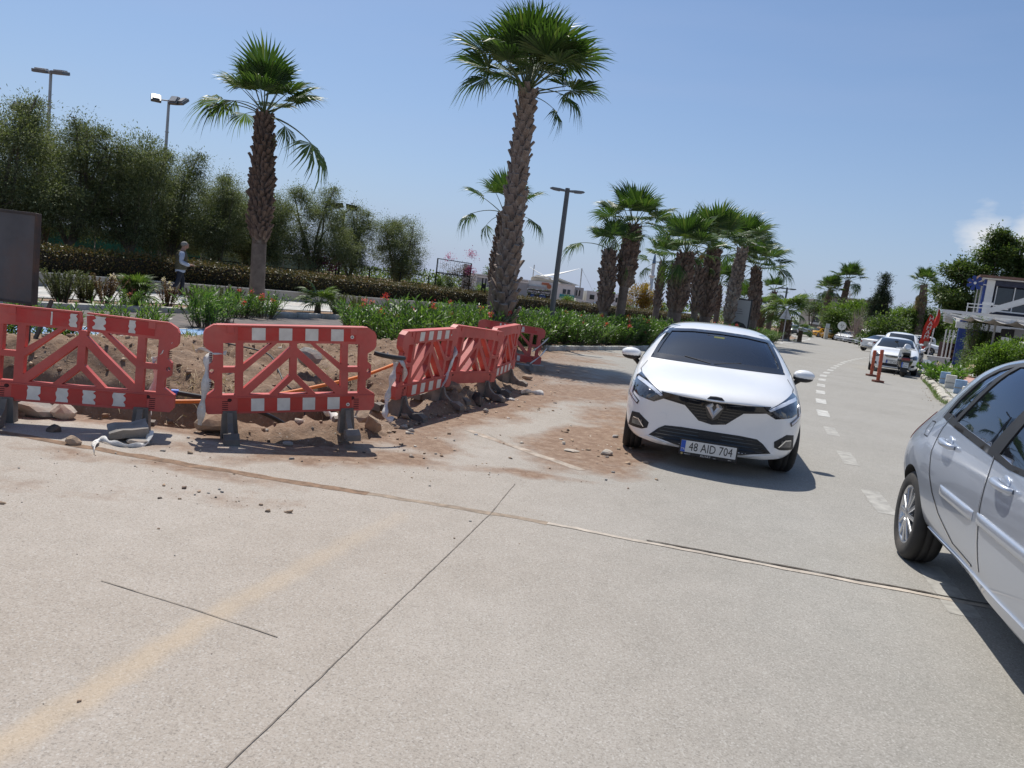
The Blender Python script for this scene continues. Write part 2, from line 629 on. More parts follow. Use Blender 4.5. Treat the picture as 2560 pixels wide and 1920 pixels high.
# road surface: old pale asphalt, dusty towards the works
def road_mat(name, yellow=False):
    k = NT(name)
    v = k.coord('Object')
    at = k.n('ShaderNodeAttribute')
    at.attribute_name = 'dirt'
    du = k.n('ShaderNodeAttribute')
    du.attribute_name = 'dust'
    big = k.noise(.55, 4, .55, v)
    med = k.noise(4.5, 5, .6, v)
    fine = k.noise(125, 4, .75, v)
    ag = k.n('ShaderNodeTexVoronoi')
    ag.inputs['Scale'].default_value = 170
    k.link(v, ag.inputs['Vector'])
    base = k.ramp(k.math('ADD', k.math('MULTIPLY', big, .65), k.math('MULTIPLY', med, .35)), [(.32, (.262, .25, .222)), (.5, (.292, .279, .25)), (.68, (.322, .309, .28))])
    warm = k.ramp(k.math('ADD', k.math('MULTIPLY', big, .65), k.math('MULTIPLY', med, .35)), [(.32, (.335, .283, .232)), (.5, (.372, .322, .271)), (.68, (.41, .362, .312))])
    dm = k.math('ADD', du.outputs['Fac'], k.math('MULTIPLY', k.math('SUBTRACT', med, .5), .35), True)
    c = k.mix(dm, base, warm)
    sp = k.math('MULTIPLY', k.math('SUBTRACT', fine, .5), 1.15)
    c2 = k.mix(k.math('MULTIPLY', k.math('SUBTRACT', fine, .53, True), 3.4, True), c, (.47, .45, .415, 1))
    c2 = k.mix(k.math('MULTIPLY', k.math('SUBTRACT', .47, fine, True), 4.4, True), c2, (.15, .135, .118, 1))
    ce = k.n('ShaderNodeTexVoronoi')
    ce.inputs['Scale'].default_value = 150
    k.link(v, ce.inputs['Vector'])
    cs = k.n('ShaderNodeSeparateColor')
    k.link(ce.outputs['Color'], cs.inputs[0])
    c2 = k.mix(k.math('MULTIPLY', k.math('SUBTRACT', cs.outputs[0], .82, True), 2.3, True), c2, (.135, .12, .105, 1))
    c2 = k.mix(k.math('MULTIPLY', k.math('SUBTRACT', cs.outputs[1], .82, True), 2.0, True), c2, (.55, .53, .49, 1))
    spots = k.math('MULTIPLY', k.math('SUBTRACT', k.noise(1.9, 3, .5, v, dist=.4), .685, True), 9, True)
    c2 = k.mix(k.math('MULTIPLY', spots, .28), c2, (.15, .135, .115, 1))
    yl_ = k.n('ShaderNodeAttribute')
    yl_.attribute_name = 'yellow'
    c2 = k.mix(k.math('MULTIPLY', yl_.outputs['Fac'], k.math('MULTIPLY', k.math('ADD', med, fine), .38), True), c2, (.50, .375, .235, 1))
    if yellow:
        c2 = k.mix(k.math('MULTIPLY', k.math('SUBTRACT', k.math('ADD', med, k.math('MULTIPLY', fine, .3)), .45, True), 1.25, True), c2, (.47, .375, .255, 1))
    soil = k.ramp(k.noise(9, 7, .75, v), [(.3, (.15, .09, .058)), (.5, (.225, .145, .097)), (.7, (.34, .255, .185))])
    f = k.math('ADD', at.outputs['Fac'], k.math('MULTIPLY', k.math('SUBTRACT', k.noise(2.2, 8, .74, v), .5), 1.5))
    f = k.math('MULTIPLY', k.math('SUBTRACT', f, .25, True), 1.9, True)
    f = k.math('MULTIPLY', f, k.math('ADD', .5, k.math('MULTIPLY', k.noise(70, 6, .8, v), .9)), True)
    c3 = k.mix(f, c2, soil)
    k.link(c3, k.b.inputs['Base Color'])
    k.b.inputs['Roughness'].default_value = .88
    k.b.inputs['Specular IOR Level'].default_value = .25
    h = k.math('ADD', k.math('MULTIPLY', fine, .6), k.math('MULTIPLY', ag.outputs['Distance'], .5))
    h = k.math('ADD', h, k.math('MULTIPLY', f, k.noise(60, 6, .75, v)))
    k.bump(h, .35, .006)
    return k.m
ROADM = road_mat('old_asphalt')
YELM = road_mat('worn_yellow_paint', True)

DIRT = [  # x, y, rx, ry, angle deg, strength
    (.95, 8.0, .55, 1.15, -18, 1.15), (.75, 6.95, .5, .35, 10, .85), (.25, 6.3, .5, .16, -8, .7), (-1.3, 6.15, .75, .33, 18, .95),
    (-.75, 7.0, .35, .5, 20, .9), (-.35, 9.0, .38, 1.0, -18, .95), (.25, 11.1, .45, 1.5, -16, .95), (1.2, 12.6, .9, 1.4, -30, .85),
    (1.9, 14.4, .8, 1.6, -15, .55), (.9, 15.5, .7, 2.6, 0, .7), (1.2, 19, 1.2, 1.5, -30, .7), (-2.5, 5.18, 1.0, .17, -8, .62), (-1.8, 4.6, .7, .18, 10, .40),
    (-3.4, 4.4, .8, .3, 15, .36), (-2.2, 5.75, .6, .25, 0, .5), (-3.6, 6.0, 1.2, .3, 0, .3), (1.4, 10.2, .5, 1.2, -10, .75), (2.6, 22.5, .9, .9, -40, .6)]
DBOX = []
for q in DIRT:
    a = R(q[4])
    DBOX.append((q[0], q[1], q[2], q[3], math.cos(a), math.sin(a), q[5]))
def dirt_at(x, y):
    d = 0.0
    wx = x + .16 * fbm(x * 1.9, y * 1.9, 2.0)
    wy = y + .22 * fbm(x * 1.9, y * 1.9, 7.0)
    for cx, cy, rx_, ry_, ca, sa, s in DBOX:
        ux, uy = wx - cx, wy - cy
        if abs(ux) > 5 or abs(uy) > 5:
            continue
        a, b = (ux * ca + uy * sa) / rx_, (-ux * sa + uy * ca) / ry_
        r2 = a * a + b * b
        if r2 < 4:
            d = max(d, s * (1 - sstep(.35, 1.9, math.sqrt(r2))))
    if 5.9 < y < 24 and x < 3:
        e = -left_of(wx, wy, EDGE)
        if e < 1.6:
            d = max(d, 1.0 * (1 - sstep(-.1, 1.15 if y > 7 else .5, e)))
    return d
YEL = [(-1.62, .9), (-1.36, 2.06), (-1.1, 3.16), (-.80, 4.15), (-.60, 4.75)]
def yellow_at(x, y):
    if not (-2.2 < x < 0 and y < 5.2):
        return 0.0
    d = pld(x, y, YEL)
    return (1 - sstep(.035, .085, d + .012 * fbm(x * 9, y * 9, 2))) * (1 - .75 * sstep(2.2, 5.0, y))
def dust_at(x, y):
    d = 1 - sstep(-1.2, 2.6, x - .04 * (y - 5)) if y < 30 else 0
    return max(.04, d * .95) * (1 - sstep(18, 30, y))

RX = lattice(-12, 12.2, [(-4.2, 4.0, .055), (0, 0, .28)])
RY = lattice(-5, 16.0, [(1.7, 9.2, .06), (9.2, 16, .1), (0, 0, .3)])
idx, RV, RF, att, dst, yel = {}, [], [], [], [], []
def rvert(i, j):
    if (i, j) not in idx:
        x, y = RX[i], RY[j]
        idx[(i, j)] = len(RV)
        RV.append((x, y, tz(x, y) + .004))
        att.append(dirt_at(x, y))
        dst.append(dust_at(x, y))
        yel.append(yellow_at(x, y))
    return idx[(i, j)]
for j in range(len(RY) - 1):
    for i in range(len(RX) - 1):
        cx, cy = (RX[i] + RX[i + 1]) / 2, (RY[j] + RY[j + 1]) / 2
        if cy > 5.6 and cx < 1.5 and left_of(cx, cy, EDGE) + .10 * fbm(cx * 3, cy * 3, 4.0) > 0:
            continue
        if cx > 4.5 and left_of(cx, cy, KERB_R) < -.3:
            continue
        RF.append((rvert(i, j), rvert(i + 1, j), rvert(i + 1, j + 1), rvert(i, j + 1)))
# the road beyond: strips between its two edges
def at_y(pts, y):
    return interp([(p[1], p[0]) for p in pts], y)
ys = [16.0, 16.6, 17.2, 18, 19, 20, 21, 22, 23, 24, 26, 28, 30, 33, 36, 40, 44, 48, 52, 54.5, 58, 62, 67, 72, 76, 80, 86, 92, 100, 108, 113, 120, 132, 140, 150, 160]
o = len(RV)
NS = 22
for y in ys:
    a, b = at_y(EDGE, y), at_y(ROAD_R, y) + .2
    for i in range(NS + 1):
        x = a + (b - a) * (i / NS)
        RV.append((x, y, tz(x, y) + .004))
        att.append(dirt_at(x, y) if y < 26 else 0)
        dst.append(dust_at(x, y))
        yel.append(0.0)
for j in range(len(ys) - 1):
    for i in range(NS):
        RF.append((o + j * (NS + 1) + i, o + j * (NS + 1) + i + 1, o + (j + 1) * (NS + 1) + i + 1, o + (j + 1) * (NS + 1) + i))
me = npmesh('road', RV, RF, ROADM, smooth=True)
for nm, arr in (('dirt', att), ('dust', dst), ('yellow', yel)):
    a = me.attributes.new(nm, 'FLOAT', 'POINT')
    a.data.foreach_set('value', np.array(arr, dtype=np.float32))
road = tag(meshobj('road', me), kind='structure')

WHITEP = simple('worn_white_paint', (.50, .49, .455), .8, var=.22, scale=9, dirt=((.33, .31, .28), .8))
def ribbon(pts, w, zoff, name, mats, parent, jit=0.0, step=.25, lab=None):
    """A flat strip along PTS lying zoff above the terrain."""
    P = []
    for a, b in zip(pts, pts[1:]):
        L = math.hypot(b[0] - a[0], b[1] - a[1])
        k = max(1, int(L / step))
        P += [(a[0] + (b[0] - a[0]) * i / k, a[1] + (b[1] - a[1]) * i / k) for i in range(k)]
    P.append(pts[-1])
    m = M()
    vs_ = []
    for i, p in enumerate(P):
        a, b = P[max(0, i - 1)], P[min(len(P) - 1, i + 1)]
        d = Vector((b[0] - a[0], b[1] - a[1])).normalized()
        s = Vector((-d.y, d.x))
        for sg in (-1, 1):
            q = Vector(p) + s * sg * w / 2 * (1 + jit * fbm(p[0] * 7, p[1] * 7, sg * 3.0)) + s * jit * w * .5 * fbm(p[0] * 3, p[1] * 3, 9)
            vs_.append((q.x, q.y, tz(q.x, q.y) + .004 + zoff))
    m.add(vs_, [(2 * i, 2 * i + 1, 2 * i + 3, 2 * i + 2) for i in range(len(P) - 1)])
    o = m.build(name, mats, parent)
    if lab:
        o['label'] = lab
    return o
JOINTB = simple('joint_soil', (.235, .15, .095), .95, var=.3, scale=14, bump=.5)
JOINTP = simple('joint_mortar', (.46, .40, .33), .9, var=.22, scale=9, bump=.3)
CRACK = simple('crack_dark', (.085, .07, .055), .95, var=.35, scale=25, bump=.5)
ribbon([(-6.5, 5.98), (-3.77, 5.56), (-2.8, 5.39), (-1.6, 5.22), (-.9, 5.13)], .09, .0015, 'road_joint', JOINTB, road, .5, .08)
ribbon([(-.9, 5.13), (-.04, 5.03), (.35, 4.95)], .065, .0015, 'road_joint', simple('joint_faint', (.30, .235, .175), .95, var=.25, scale=14, bump=.4), road, .5, .08)
ribbon([(.35, 4.95), (1.09, 4.77), (2.0, 4.57), (2.9, 4.37), (6.5, 3.6)], .045, .0035, 'mortar_strip', JOINTP, road, .45, .06)
ribbon([(1.0, 4.835), (1.8, 4.665), (2.9, 4.42), (6.5, 3.65)], .018, .0055, 'road_crack', CRACK, road, .9, .04)
ribbon([(-.93, 1.1), (-.70, 2.12), (-.36, 3.6), (-.04, 5.0), (.12, 5.9)], .0055, .0035, 'road_crack', simple('seam_dark', (.235, .20, .165), .95, var=.3, scale=20), road, .9, .04)
for p in ([(-1.72, 3.25), (-1.25, 3.09), (-.82, 2.93)], [(-.2, 7.9), (.1, 7.3)]):
    ribbon(p, .005, .0035, 'road_crack', simple('seam_faint', (.275, .235, .19), .95, var=.3, scale=20), road, .9, .04)
# pale buried kerb lines showing through the soil
ribbon([(-.40, 7.95), (.05, 7.45), (.40, 7.05), (.72, 6.70)], .10, .002, 'buried_kerb', simple('old_concrete', (.40, .335, .27), .9, var=.25, scale=8, bump=.3, dirt=((.24, .16, .11), 1.3)), road, .5, .08)
ribbon([(2.75, 15.6), (3.1, 14.4), (3.2, 13.9)], .12, .004, 'yellow_line', simple('yellow_scrap', (.42, .35, .22), .9, var=.25, scale=12), road, .5, .1)
# lane dashes
dl = [(1.8, .95), (3.66, 7.46), (4.36, 9.75), (5.0, 11.75), (5.75, 13.95), (6.55, 16.05), (7.5, 18.5), (8.7, 21.5), (10.1, 24.9), (11.6, 28.1), (13.3, 31.7), (16.2, 37.6), (19.6, 43.9), (23.5, 50.5)]
def along(pts, s):
    for a, b in zip(pts, pts[1:]):
        L = math.hypot(b[0] - a[0], b[1] - a[1])
        if s <= L:
            return (a[0] + (b[0] - a[0]) * s / L, a[1] + (b[1] - a[1]) * s / L)
        s -= L
    return pts[-1]
tot = sum(math.hypot(b[0] - a[0], b[1] - a[1]) for a, b in zip(dl, dl[1:]))
s = .95
k = 0
FADED = simple('faded_white_paint', (.365, .35, .315), .85, var=.2, scale=10)
while s < tot - 1:
    p, q = along(dl, s), along(dl, s + (1.0 if s > 12 else .95))
    ribbon([p, q], .17 if s < 12 else .2, .002 if s < 12 else .004, 'lane_dash', FADED if p[1] < 11 else WHITEP, road, .12, .15)
    s += 2.38 if s < 22 else 2.1
    k += 1
ribbon([(19.2, 56), (20.4, 59.2), (22.6, 63.5), (26, 71), (33, 87), (36, 95)], .22, .004, 'edge_line', WHITEP, road, .15, 1.0)
ribbon([(29, 88), (31, 96)], .25, .004, 'edge_line', WHITEP, road, .15, 1.0)

# ------------------------------------------------------------------ kerbs, walkway, cycle lane, pavement
KERBM = simple('kerb_concrete', (.48, .465, .42), .85, var=.2, scale=5, bump=.3, dirt=((.28, .22, .16), .6))
KERBG = simple('kerb_grey', (.40, .40, .385), .85, var=.18, scale=5, bump=.3, dirt=((.26, .22, .17), .5))
KERBR = simple('kerb_rough', (.52, .49, .42), .9, var=.28, scale=4, bump=.5, dirt=((.30, .25, .18), .7))
def kerb_line(name, pts, h, w, L, mat, lab=None, zb=0.0, rough=.0, chamf=.03):
    root = tag(bpy.data.objects.new(name, None), kind='structure')
    COL.objects.link(root)
    tot = sum(math.hypot(b[0] - a[0], b[1] - a[1]) for a, b in zip(pts, pts[1:]))
    base = []
    for v_ in range(4):
        m = M().box((0, 0, h / 2 - .05), (w, L - .015, h + .1), ch=chamf)
        if rough:
            m.v = [tuple(Vector(p) + Vector((fbm(p[0] * 5, p[1] * 5, v_ * 9.0), fbm(p[0] * 5, p[1] * 5, v_ * 9.0 + 3), fbm(p[0] * 5, p[1] * 5, v_ * 9.0 + 6))) * rough) for p in m.v]
        base.append(m.mesh('kerb_stone', mat))
    s = 0.0
    i = 0
    while s + L <= tot and i < 240:
        p, q = along(pts, s), along(pts, s + L)
        c = ((p[0] + q[0]) / 2, (p[1] + q[1]) / 2)
        meshobj('kerb_stone', base[i % 4], root, (c[0], c[1], tz(*c) + zb + random.uniform(-.008, .008)), (random.uniform(-.012, .012), random.uniform(-.02, .02), math.atan2(q[1] - p[1], q[0] - p[0]) - math.pi / 2 + random.uniform(-.012, .012) + (math.pi if random.random() < .5 else 0)))
        s += L
        i += 1
    return root
kerb_line('median_kerb', EDGE[12:24], .13, .18, .95, KERBM, zb=.0)
def dnl(n, t0, t1, k=2):
    return [tuple(dn(t0 + (t1 - t0) * i / (k - 1), n)[:2]) for i in range(k)]
kerb_line('cycle_kerb', dnl(11.2, 2.0, 62, 8), .09, .14, .95, KERBM)
kerb_line('bed_kerb', dnl(15.95, 2.0, 60, 8), .16, .20, .95, KERBM, chamf=.07)
kerb_line('kerb', KERB_R, .15, .26, .8, KERBR, rough=.05, chamf=.08)

def sheet(name, n0, n1, t0, t1, zoff, mat, kind='structure', th=None, parent=None):
    m = M()
    K = 12
    vs_ = []
    for i in range(K + 1):
        t = t0 + (t1 - t0) * i / K
        for n in (n0, n1):
            vs_.append(dn(t, n, zoff))
    m.add(vs_, [(2 * i, 2 * i + 2, 2 * i + 3, 2 * i + 1) for i in range(K)])
    o = m.build(name, mat, parent)
    return tag(o, kind=kind) if kind else o
sheet('cycle_lane', 11.3, 12.75, 0, 60, .03, simple('blue_lane_paint', (.16, .30, .50), .75, var=.15, scale=4, dirt=((.36, .32, .27), .4)))
sheet('asphalt_strip', 12.75, 15.84, 0, 60, .025, simple('dark_asphalt', (.115, .10, .095), .9, var=.2, scale=6, bump=.3, dirt=((.25, .2, .16), .4)))
cl = bpy.data.objects['cycle_lane']
sheet('lane_line', 11.32, 11.42, 0, 60, .036, WHITEP, None, parent=cl)
sheet('lane_line', 12.62, 12.72, 0, 60, .036, WHITEP, None, parent=cl)
m = M()
m.add([dn(7.6, 11.5, .036), dn(9.1, 12.1, .036), dn(9.1, 12.55, .036), dn(7.9, 12.5, .036)], [(0, 1, 2, 3)])
m.build('lane_arrow', WHITEP, cl)
sheet('bed_soil', 16.06, 17.35, 0, 60, .10, SOIL)
WALKM = [simple('walk_slab_%s' % q, c, .85, var=.14, scale=4, bump=.15) for q, c in (('pale', (.50, .49, .46)), ('grey', (.44, .435, .41)), ('warm', (.50, .46, .42)))]
sheet('walkway', 17.35, 21.08, -4, 62, .06, simple('walk_bed', (.17, .15, .13), .95, var=.2))
wk = bpy.data.objects['walkway']
slab_me = [M().box((0, 0, 0), (1.16, .47, .06), ch=.008).mesh('paving_slab', mm) for mm in WALKM]
for it in range(27):
    for jn in range(8):
        t, n = 1.2 + it * 1.18 + (.59 if jn % 2 else 0), 17.6 + jn * .475
        p = dn(t, n, .095 + random.uniform(-.004, .006))
        meshobj('paving_slab', random.choice(slab_me), wk, p, (0, 0, math.atan2(D_.y, D_.x) + random.uniform(-.006, .006)))

# right-hand pavement behind the kerb
m = M()
rowsx = []
PK = KERB_R + [(31, 62), (36, 72), (44, 88), (52, 104)]
offs = (.10, 1.5, 2.3, 4.2, 7.5, 12)
def off_pt(pts, s, o):
    p, q = along(pts, s), along(pts, s + .3)
    d = Vector((q[0] - p[0], q[1] - p[1])).normalized()
    return (p[0] + d.y * o, p[1] - d.x * o)
totk = sum(math.hypot(b[0] - a[0], b[1] - a[1]) for a, b in zip(PK, PK[1:]))
K = 60
vs_ = []
for i in range(K + 1):
    for o_ in (.08, 14):
        p = off_pt(PK, (totk - .5) * i / K, o_)
        vs_.append((p[0], p[1], tz(*p) + .08))
m.add(vs_, [(2 * i, 2 * i + 1, 2 * i + 3, 2 * i + 2) for i in range(K)])
pave = tag(m.build('pavement', simple('pave_bed', (.27, .255, .225), .95, var=.25, scale=3)), kind='structure')
PSL = [simple('pave_stone_%d' % i, c, .85, var=.16, scale=3.5, bump=.25) for i, c in enumerate(((.40, .385, .345), (.36, .35, .32), (.43, .41, .36)))]
PRD = simple('pave_red', (.47, .27, .215), .85, var=.16, scale=4, bump=.2)
cnt = 0
s = 24.5
while s < 66 and cnt < 292:
    ln = random.uniform(.85, 1.15)
    for (o0, o1, red) in ((.2, .85, 0), (.85, 1.5, 0), (1.5, 2.25, 1), (2.25, 3.1, 0), (3.1, 4.0, 0), (4.0, 5.0, 0)):
        g = .02
        jj = 0 if red else random.uniform(-.15, .15)
        a = [off_pt(PK, s + g + jj, o0 + g), off_pt(PK, s + ln - g + jj, o0 + g), off_pt(PK, s + ln - g + jj, o1 - g), off_pt(PK, s + g + jj, o1 - g)]
        zz = .11 + random.uniform(-.008, .008)
        cx, cy = sum(p[0] for p in a) / 4, sum(p[1] for p in a) / 4
        q = M()
        top = [(p[0] - cx, p[1] - cy, tz(*p) + zz) for p in a]
        bot = [(p[0] - cx, p[1] - cy, tz(*p) + .05) for p in a]
        q.add(top + bot, [(3, 2, 1, 0), (0, 1, 5, 4), (1, 2, 6, 5), (2, 3, 7, 6), (3, 0, 4, 7)])
        q.build('paving_stone', PRD if red else random.choice(PSL), pave, (cx, cy, 0))
        cnt += 1
    s += ln

def stone_mat(name, c, dirt=(.30, .19, .125)):
    return simple(name, c, .92, var=.25, scale=6, bump=.5, dirt=(dirt, .6))
STN = {'tan': stone_mat('stone_tan', (.40, .29, .20)), 'grey': stone_mat('stone_grey', (.33, .31, .28)), 'dark': stone_mat('stone_dark', (.07, .063, .058)),
       'pale': stone_mat('stone_pale', (.50, .45, .38)), 'brown': stone_mat('stone_brown', (.27, .18, .12)), 'white': stone_mat('chip_white', (.62, .60, .56))}
def scatter_bits(name, spots, mats, label=None):
    cube = np.array([(a, b, c) for a in (-1, 1) for b in (-1, 1) for c in (-1, 1)], float)
    cf = np.array([(0, 1, 3, 2), (4, 6, 7, 5), (0, 4, 5, 1), (2, 3, 7, 6), (0, 2, 6, 4), (1, 5, 7, 3)])
    VV, FF, mi = [], [], []
    for i, (x, y, s, z) in enumerate(spots):
        q = cube * (1 + RNG.normal(0, .3, (8, 3)))
        a, b = RNG.uniform(0, 6.3, 2)
        m3 = np.array(Matrix.Rotation(a, 3, 'Z') @ Matrix.Rotation(b, 3, 'X'))
        q = (q * np.array([1, RNG.uniform(.5, 1), RNG.uniform(.35, .7)]) * s * .5) @ m3.T
        VV.append(q + np.array([x, y, z + s * .15]))
        FF.append(cf + 8 * i)
        mi += [int(RNG.choice(len(mats), p=[.5, .3, .14, .06][:len(mats)] if len(mats) == 4 else None))] * 6
    o = meshobj(name, npmesh(name, np.vstack(VV), np.vstack(FF), mats, mi))
    return tag(o, kind='stuff')
# ------------------------------------------------------------------ palms
PALM = leafmat('palm_leaf', [(.028, .058, .014), (.045, .092, .02), (.07, .13, .03), (.13, .175, .055)], .24, .42)
PALMY = leafmat('palm_leaf_light', [(.06, .105, .025), (.10, .16, .04), (.17, .22, .07)], .30, .45)
PALMD = leafmat('palm_leaf_dry', [(.16, .115, .06), (.26, .19, .10), (.34, .27, .16)], .15, .7)
PET = simple('palm_stalk', (.085, .115, .04), .55, var=.2, scale=8)
BARKB = simple('palm_bark', (.115, .078, .058), .95, var=.35, scale=7, bump=.8, bscale=30, dirt=((.26, .22, .18), .6))
BARKS = simple('palm_bark_smooth', (.17, .13, .105), .95, var=.25, scale=(5), bump=.6, bscale=40, dirt=((.27, .22, .18), .4))
BOOTM = simple('palm_boot', (.235, .18, .145), .9, var=.35, scale=5, bump=.4, dirt=((.40, .36, .31), .75))
BOOTB = simple('palm_boot_brown', (.16, .105, .078), .9, var=.35, scale=5, bump=.4, dirt=((.32, .27, .22), .45))

def fan_mesh(seed, petl, blade, arc=225, droop=.35, fold=.35, nseg=30, mat=None, hang=0.0, inner=.58):
    """A fan-palm leaf: stalk along +X, then a pleated fan whose free tips bend down."""
    rr = random.Random(seed)
    m = M()
    n = 7
    path = []
    for i in range(n):
        t = i / (n - 1)
        path.append(Vector((petl * t, 0, -hang * petl * t * t)))
    m.tube(path, [.022 * (1 - .55 * i / (n - 1)) for i in range(n)], 5, 1)
    tip = path[-1]
    tang = (path[-1] - path[-2]).normalized()
    pitch = math.atan2(-tang.z, tang.x)
    rot = Matrix.Rotation(pitch, 3, 'Y')
    A = R(arc)
    for k in range(nseg):
        a = -A / 2 + A * (k + .5) / nseg
        da = A / nseg * .5
        L = blade * (1 - .25 * abs(a / (A / 2)) ** 2) * rr.uniform(.9, 1.06)
        br = inner * rr.uniform(.85, 1.15)
        dd = droop * rr.uniform(.7, 1.35)
        zz = [0, 0, 0]
        def pt(r, ang, pl):
            x, y = r * math.cos(ang), r * math.sin(ang)
            z = -dd * (r / blade) ** 2.2 * blade * .8 + fold * abs(math.sin(ang)) * r * .5 + pl
            return rot @ Vector((x, y, z)) + tip
        r0, r1, r2, r3 = .03, L * br, L * (br + (1 - br) * .5), L
        pl = .012
        v = [pt(r0, a - da, 0), pt(r0, a + da, 0), pt(r1, a - da, -pl), pt(r1, a, pl), pt(r1, a + da, -pl)]
        hw = r1 * da * .62
        extra = rr.uniform(0, .16) * blade
        p2 = pt(r2, a, -extra * .4)
        s = Vector((-math.sin(a), math.cos(a), 0))
        s = rot @ s
        v += [p2 - s * hw * .62, p2 + s * hw * .62]
        v += [pt(r3, a + rr.uniform(-.03, .03), -extra * 1.6)]
        m.add(v, [(0, 2, 3), (0, 3, 1), (1, 3, 4), (2, 5, 3), (3, 5, 6), (3, 6, 4), (5, 7, 6)])
    return m.mesh('frond', [mat or PALM, PET])
FR = {'up': [fan_mesh(1, .95, 1.1, 205, .06, .5), fan_mesh(2, 1.0, 1.1, 215, .10, .45), fan_mesh(3, .9, 1.05, 200, .12, .5)],
      'mid': [fan_mesh(4, 1.1, 1.0, 215, .2, .4, hang=.06), fan_mesh(5, 1.15, .98, 210, .28, .4, hang=.1), fan_mesh(6, 1.05, 1.0, 220, .2, .45, hang=.05)],
      'low': [fan_mesh(7, 1.05, .95, 215, .75, .2, hang=.35), fan_mesh(8, 1.1, .9, 200, .95, .2, hang=.45), fan_mesh(9, 1.0, .9, 210, .85, .15, hang=.4, mat=PALMY)],
      'hang': [fan_mesh(10, .9, .9, 120, 1.25, .1, hang=.75, mat=PALMY, nseg=22), fan_mesh(11, 1.0, .85, 140, 1.1, .1, hang=.6, nseg=24)],
      'dead': [fan_mesh(12, .7, .95, 80, .3, .1, hang=.1, mat=PALMD, nseg=16), fan_mesh(13, .8, .95, 95, .4, .1, hang=.1, mat=PALMD, nseg=16)]}
FRL = {k: [fan_mesh(30 + i, .8, .95, 215, .35 + .2 * i, .35, hang=.15 + .15 * i, mat=PALMY, nseg=24) for i in range(2)] for k in ('up', 'mid', 'low')}
def frond_matrix(az, el, sc, roll=0.0):
    return Matrix.Rotation(az, 4, 'Z') @ Matrix.Rotation(-el, 4, 'Y') @ Matrix.Rotation(roll, 4, 'X') @ Matrix.Scale(sc, 4)

def boot_mesh(seed, L=.20, w=.12, up=.5):
    rr = random.Random(seed)
    m = M()
    w2 = w * rr.uniform(.55, .8)
    l = L * rr.uniform(.8, 1.2)
    tw = rr.uniform(-.03, .03)
    t0, t1 = .035, .018
    a = [Vector((-.03, -w / 2, -.04)), Vector((-.03, w / 2, -.04)), Vector((.012, w / 2, -.03)), Vector((.022, 0, -.05)), Vector((.012, -w / 2, -.03))]
    ox, oz = l * math.cos(R(68)) * (1 + up * .5), l * math.sin(R(68))
    b = [Vector((ox - t0, -w2 / 2 + tw, oz)), Vector((ox - t0, w2 / 2 + tw, oz + .01)), Vector((ox, w2 / 2 + tw, oz)), Vector((ox + t1, tw, oz - .012)), Vector((ox, -w2 / 2 + tw, oz))]
    m.add(a + b, [(4, 3, 2, 1, 0), (5, 6, 7, 8, 9)] + [(i, (i + 1) % 5, 5 + (i + 1) % 5, 5 + i) for i in range(5)])
    return m
BOOTS = {k: [boot_mesh(s, *q).mesh('leaf_base', mt) for s in range(5)] for k, q, mt in (('tall', (.20, .17, .25), BOOTM), ('ragged', (.17, .10, .8), BOOTB), ('pale', (.18, .12, .8), BOOTM))}

